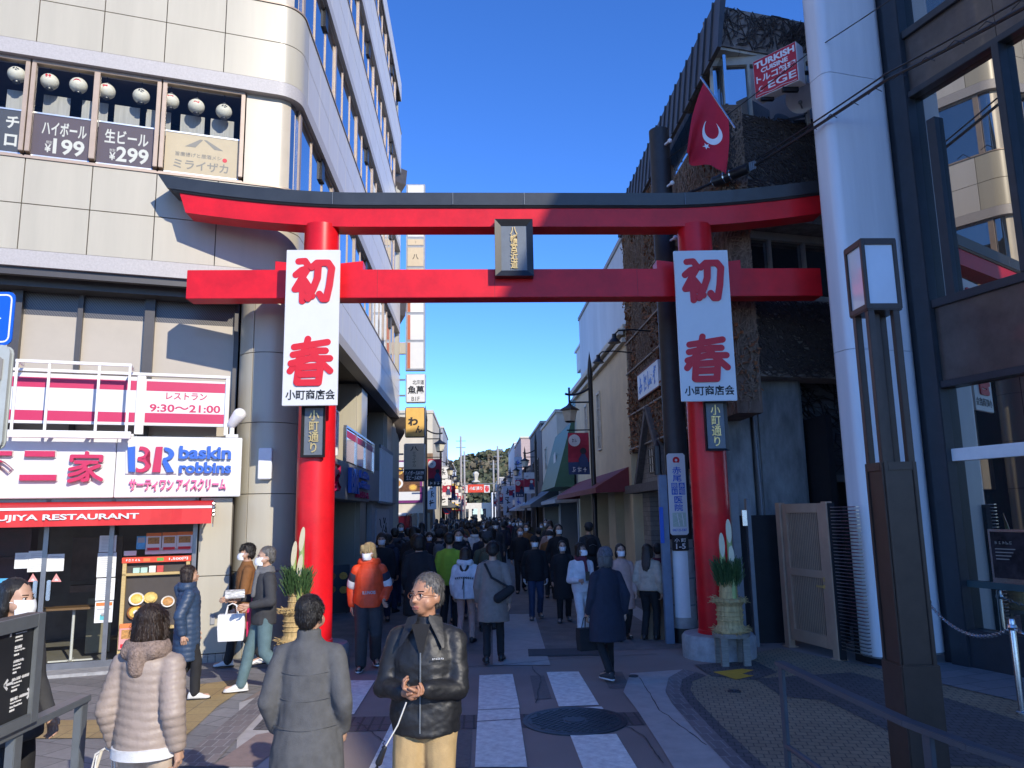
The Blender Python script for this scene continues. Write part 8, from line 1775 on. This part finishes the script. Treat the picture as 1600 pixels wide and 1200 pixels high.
p = P2('masked woman in a white jacket, dark scarf and white trousers looking at her phone', (912,1003), (918,848), 15, top=('jacket',None,0.86), topm=c_white, bot=c_white, hair='bob', hairmat=m_hbrown, mask=True, stride=0.3, voxel=0.011, seed=15, scarf=c_maroon, yaw=radians(30), armL=(0.05,-0.28,1.08), armR=(-0.14,-0.24,1.08), shoes=c_brown, legs=0.95)
q = wpt(p, (-0.02,-0.33,1.08)); mb = MB(); mb.box(Fr((q.x,q.y,0),(1,0.2)), -0.036,0.036,-0.006,0.006,q.z,q.z+0.14); tag(mb.build('phone', m_black, loc=q, bevel=0.004), 'black phone held by the woman in the white jacket', 'phone')
p = P2('woman in a furry grey hat and dark navy coat seen from behind', (952,1062), (952,856), 200, top=('coat',None,0.50), topm=c_navy, bot=c_black, hair='bob', hairmat=m_hgrey, stride=0.34, voxel=0.010, seed=16, hat=mat('fur_hat',(0.10,0.105,0.12),0.9,var=0.5,scale=40,bump=1.0,bscale=60), collar=0.04, girth=1.12, shoes=c_char, sole=c_sole, legs=0.85)
q = wpt(p, JJ[p.name][0]['wrL']); bag('black handbag hanging at the left side of the woman in the fur hat', Vector((q.x,q.y,q.z-0.42)), 0.28, 0.12, 0.26, 0.3, c_black, 'handbag', 'handbag', c_black, 0.14)
p = P2('masked woman in a dusty beige coat behind the woman in the fur hat', (975,1000), (968,850), 5, top=('coat',None,0.55), topm=c_pinkb, bot=c_black, hair='bob', hairmat=m_hbrown, mask=True, stride=0.2, voxel=0.013, seed=17)
p = P2('person in a cream puffer facing the shop beside the utility pole', (1018,1000), (1024,852), 150, top=('puffer',None,0.88), topm=c_beige, bot=c_black, hair='long', hairmat=m_hbrown, stride=0.1, voxel=0.013, seed=18)
p = P2('person in a maroon jacket tucked behind the blue grey post', (1034,995), (1036,862), 165, top=('jacket',None,0.84), topm=c_maroon, bot=c_black, hair='short', hairmat=m_hblack, stride=0.1, voxel=0.014, seed=19)
# backpack on one of the crowd
# --- the crowd: a few figures built once, copied, recoloured, turned and resized
protos = []
for i, kw in enumerate((dict(top=('jacket',None,0.82), topm=c_black, hair='short', stride=0.35), dict(top=('coat',None,0.55), topm=c_navy, hair='bob', stride=0.25), dict(top=('puffer',None,0.80), topm=c_black, hair='short', stride=0.3, hood=c_black), dict(top=('coat',None,0.48), topm=c_char, hair='long', stride=0.3), dict(top=('jacket',None,0.84), topm=c_olive, hair='fringe', stride=0.2, hat=c_char), dict(top=('hoodie',None,0.82), topm=c_black, hair='wavy', hairmat=m_hbrown, stride=0.25))):
    for mk in (False, True): 
        t = make_person('x', 1.66, bot=(c_black, c_char, c_jean)[i % 3], mask=mk, voxel=0.020 if not mk else 0.018, face=mk, seed=30+i, hands=True, **kw); protos.append((t, mk))
r = random.Random(41); spots = []
keep = [(p_.location.x, p_.location.y) for p_ in COL.objects if p_.get('category') == 'person' and p_.location.length > 0.1]
def ok(x, y, d): return all((x-a)**2+(y-b)**2 > d*d for a, b in spots) and all((x-a)**2+(y-b)**2 > 0.4 for a, b in keep)
def seen_clear(x, y):                                        # the open strip of street right of centre near the gate
    return not (y < 17.5 and x > 0.35)
tops = [c_black]*7 + [c_navy]*4 + [c_char]*4 + [c_olive, c_brown, c_grey, c_taupe, c_beige, c_maroon, c_pinkb, c_white]
n_made = 0; used = set(); tries = 0
while n_made < 150 and tries < 9000:
    tries += 1; u = r.random(); y = 13.8 + 62*u**1.7; x = r.uniform(-2.3, 2.7)
    if y > 18 and y < 40 and x > 1.9 and r.random() < 0.5: continue
    if not seen_clear(x, y) or not ok(x, y, 0.62): continue
    spots.append((x, y)); facing = r.random() < (0.12 if x < 0.3 else 0.62)
    t, mk = r.choice([q for q in protos if q[1] == facing]); first = t.name not in used
    c = t if first else copy_tree(t); used.add(t.name); n_made += 1
    k = r.uniform(0.92, 1.06); c.location = (x, y, 0.006); c.rotation_euler = (0, 0, (0 if facing else pi) + r.gauss(0, 0.25)); c.scale = (k, k, k)
    m = r.choice(tops); col = {'black_cloth':'black','navy_cloth':'navy','charcoal_cloth':'charcoal','olive_cloth':'olive','brown_cloth':'brown','grey_cloth':'grey','taupe_wool':'taupe','beige_cloth':'beige','maroon_cloth':'maroon','dusty_pink_cloth':'dusty pink','white_cloth':'white'}[m.name]
    gar = 'coat'
    for ch in c.children:
        nm = ch.name.split('.')[0]
        if nm in ('jacket','coat','hoodie','hood') and len(ch.material_slots): 
            ch.material_slots[0].link = 'OBJECT'; ch.material_slots[0].material = m
            if nm != 'hood': gar = nm
    hr = next((x_ for x_ in c.children if x_.name.startswith('hat')), None)
    c['label'] = '%s person in a %s %s%s in the street crowd' % ('masked' if mk else 'back turned', col, gar, ' and hat' if hr else ''); c['group'] = 'people walking in the shopping street: ' + c['label']; c['category'] = 'person'
# backpacks and shoulder bags worn in the crowd
bagm = [(c_black,'black'),(c_navy,'navy'),(c_maroon,'maroon'),(c_pinkb,'dusty pink'),(c_olive,'olive'),(c_grey,'grey')]
wear = [o for o in COL.objects if o.get('category') == 'person' and o.get('group') and cos(o.rotation_euler.z) < -0.6 and o.location.y < 34]
bp = []
for i, (m, nm) in enumerate(bagm):
    t = thing('backpack', 'x', 'backpack', (0,0,0)); mb = MB(); mb.cap((0,0,-0.10), 0.115, (0,0.0,0.10), 0.105, 14); mb.cap((0,0.07,-0.13), 0.07, (0,0.06,0.0), 0.065, 12); mb.v = [(x*1.2, y*0.75, z) for x, y, z in mb.v]; mb.build('body', m, t, smooth=True)
    for s in (-1, 1):
        mb = MB(); mb.tube([(0.07*s,-0.05,0.16),(0.10*s,-0.16,0.21),(0.11*s,-0.27,0.12)], 0.016, 6); mb.build('strap', m, t)
    mb = MB(); mb.tube([(-0.09,0.105,0.02),(0,0.125,0.06),(0.09,0.105,0.02)], 0.005, 5); mb.build('zip', m_greymetal, t); bp.append(t)
r.shuffle(wear); ub = set()
for i, o in enumerate(wear[:20]):
    t = bp[i % len(bp)]; c = t if t.name not in ub else copy_tree(t); ub.add(t.name); k = o.scale.x*1.66/1.72
    c.location = o.location + Matrix.Rotation(o.rotation_euler.z, 3, 'Z') @ Vector((0, 0.235*k, 1.19*k)); c.rotation_euler = o.rotation_euler; c['label'] = bagm[i % len(bp)][1] + ' backpack worn by a back turned person in the crowd'; c['group'] = 'backpacks in the crowd: ' + bagm[i % len(bp)][1]
for t, mk in protos:
    if t.name not in used:
        for ch in list(t.children): 
            for g_ in list(ch.children): bpy.data.objects.remove(g_)
            bpy.data.objects.remove(ch)
        bpy.data.objects.remove(t)

bpy.data.scenes.remove(TMP)
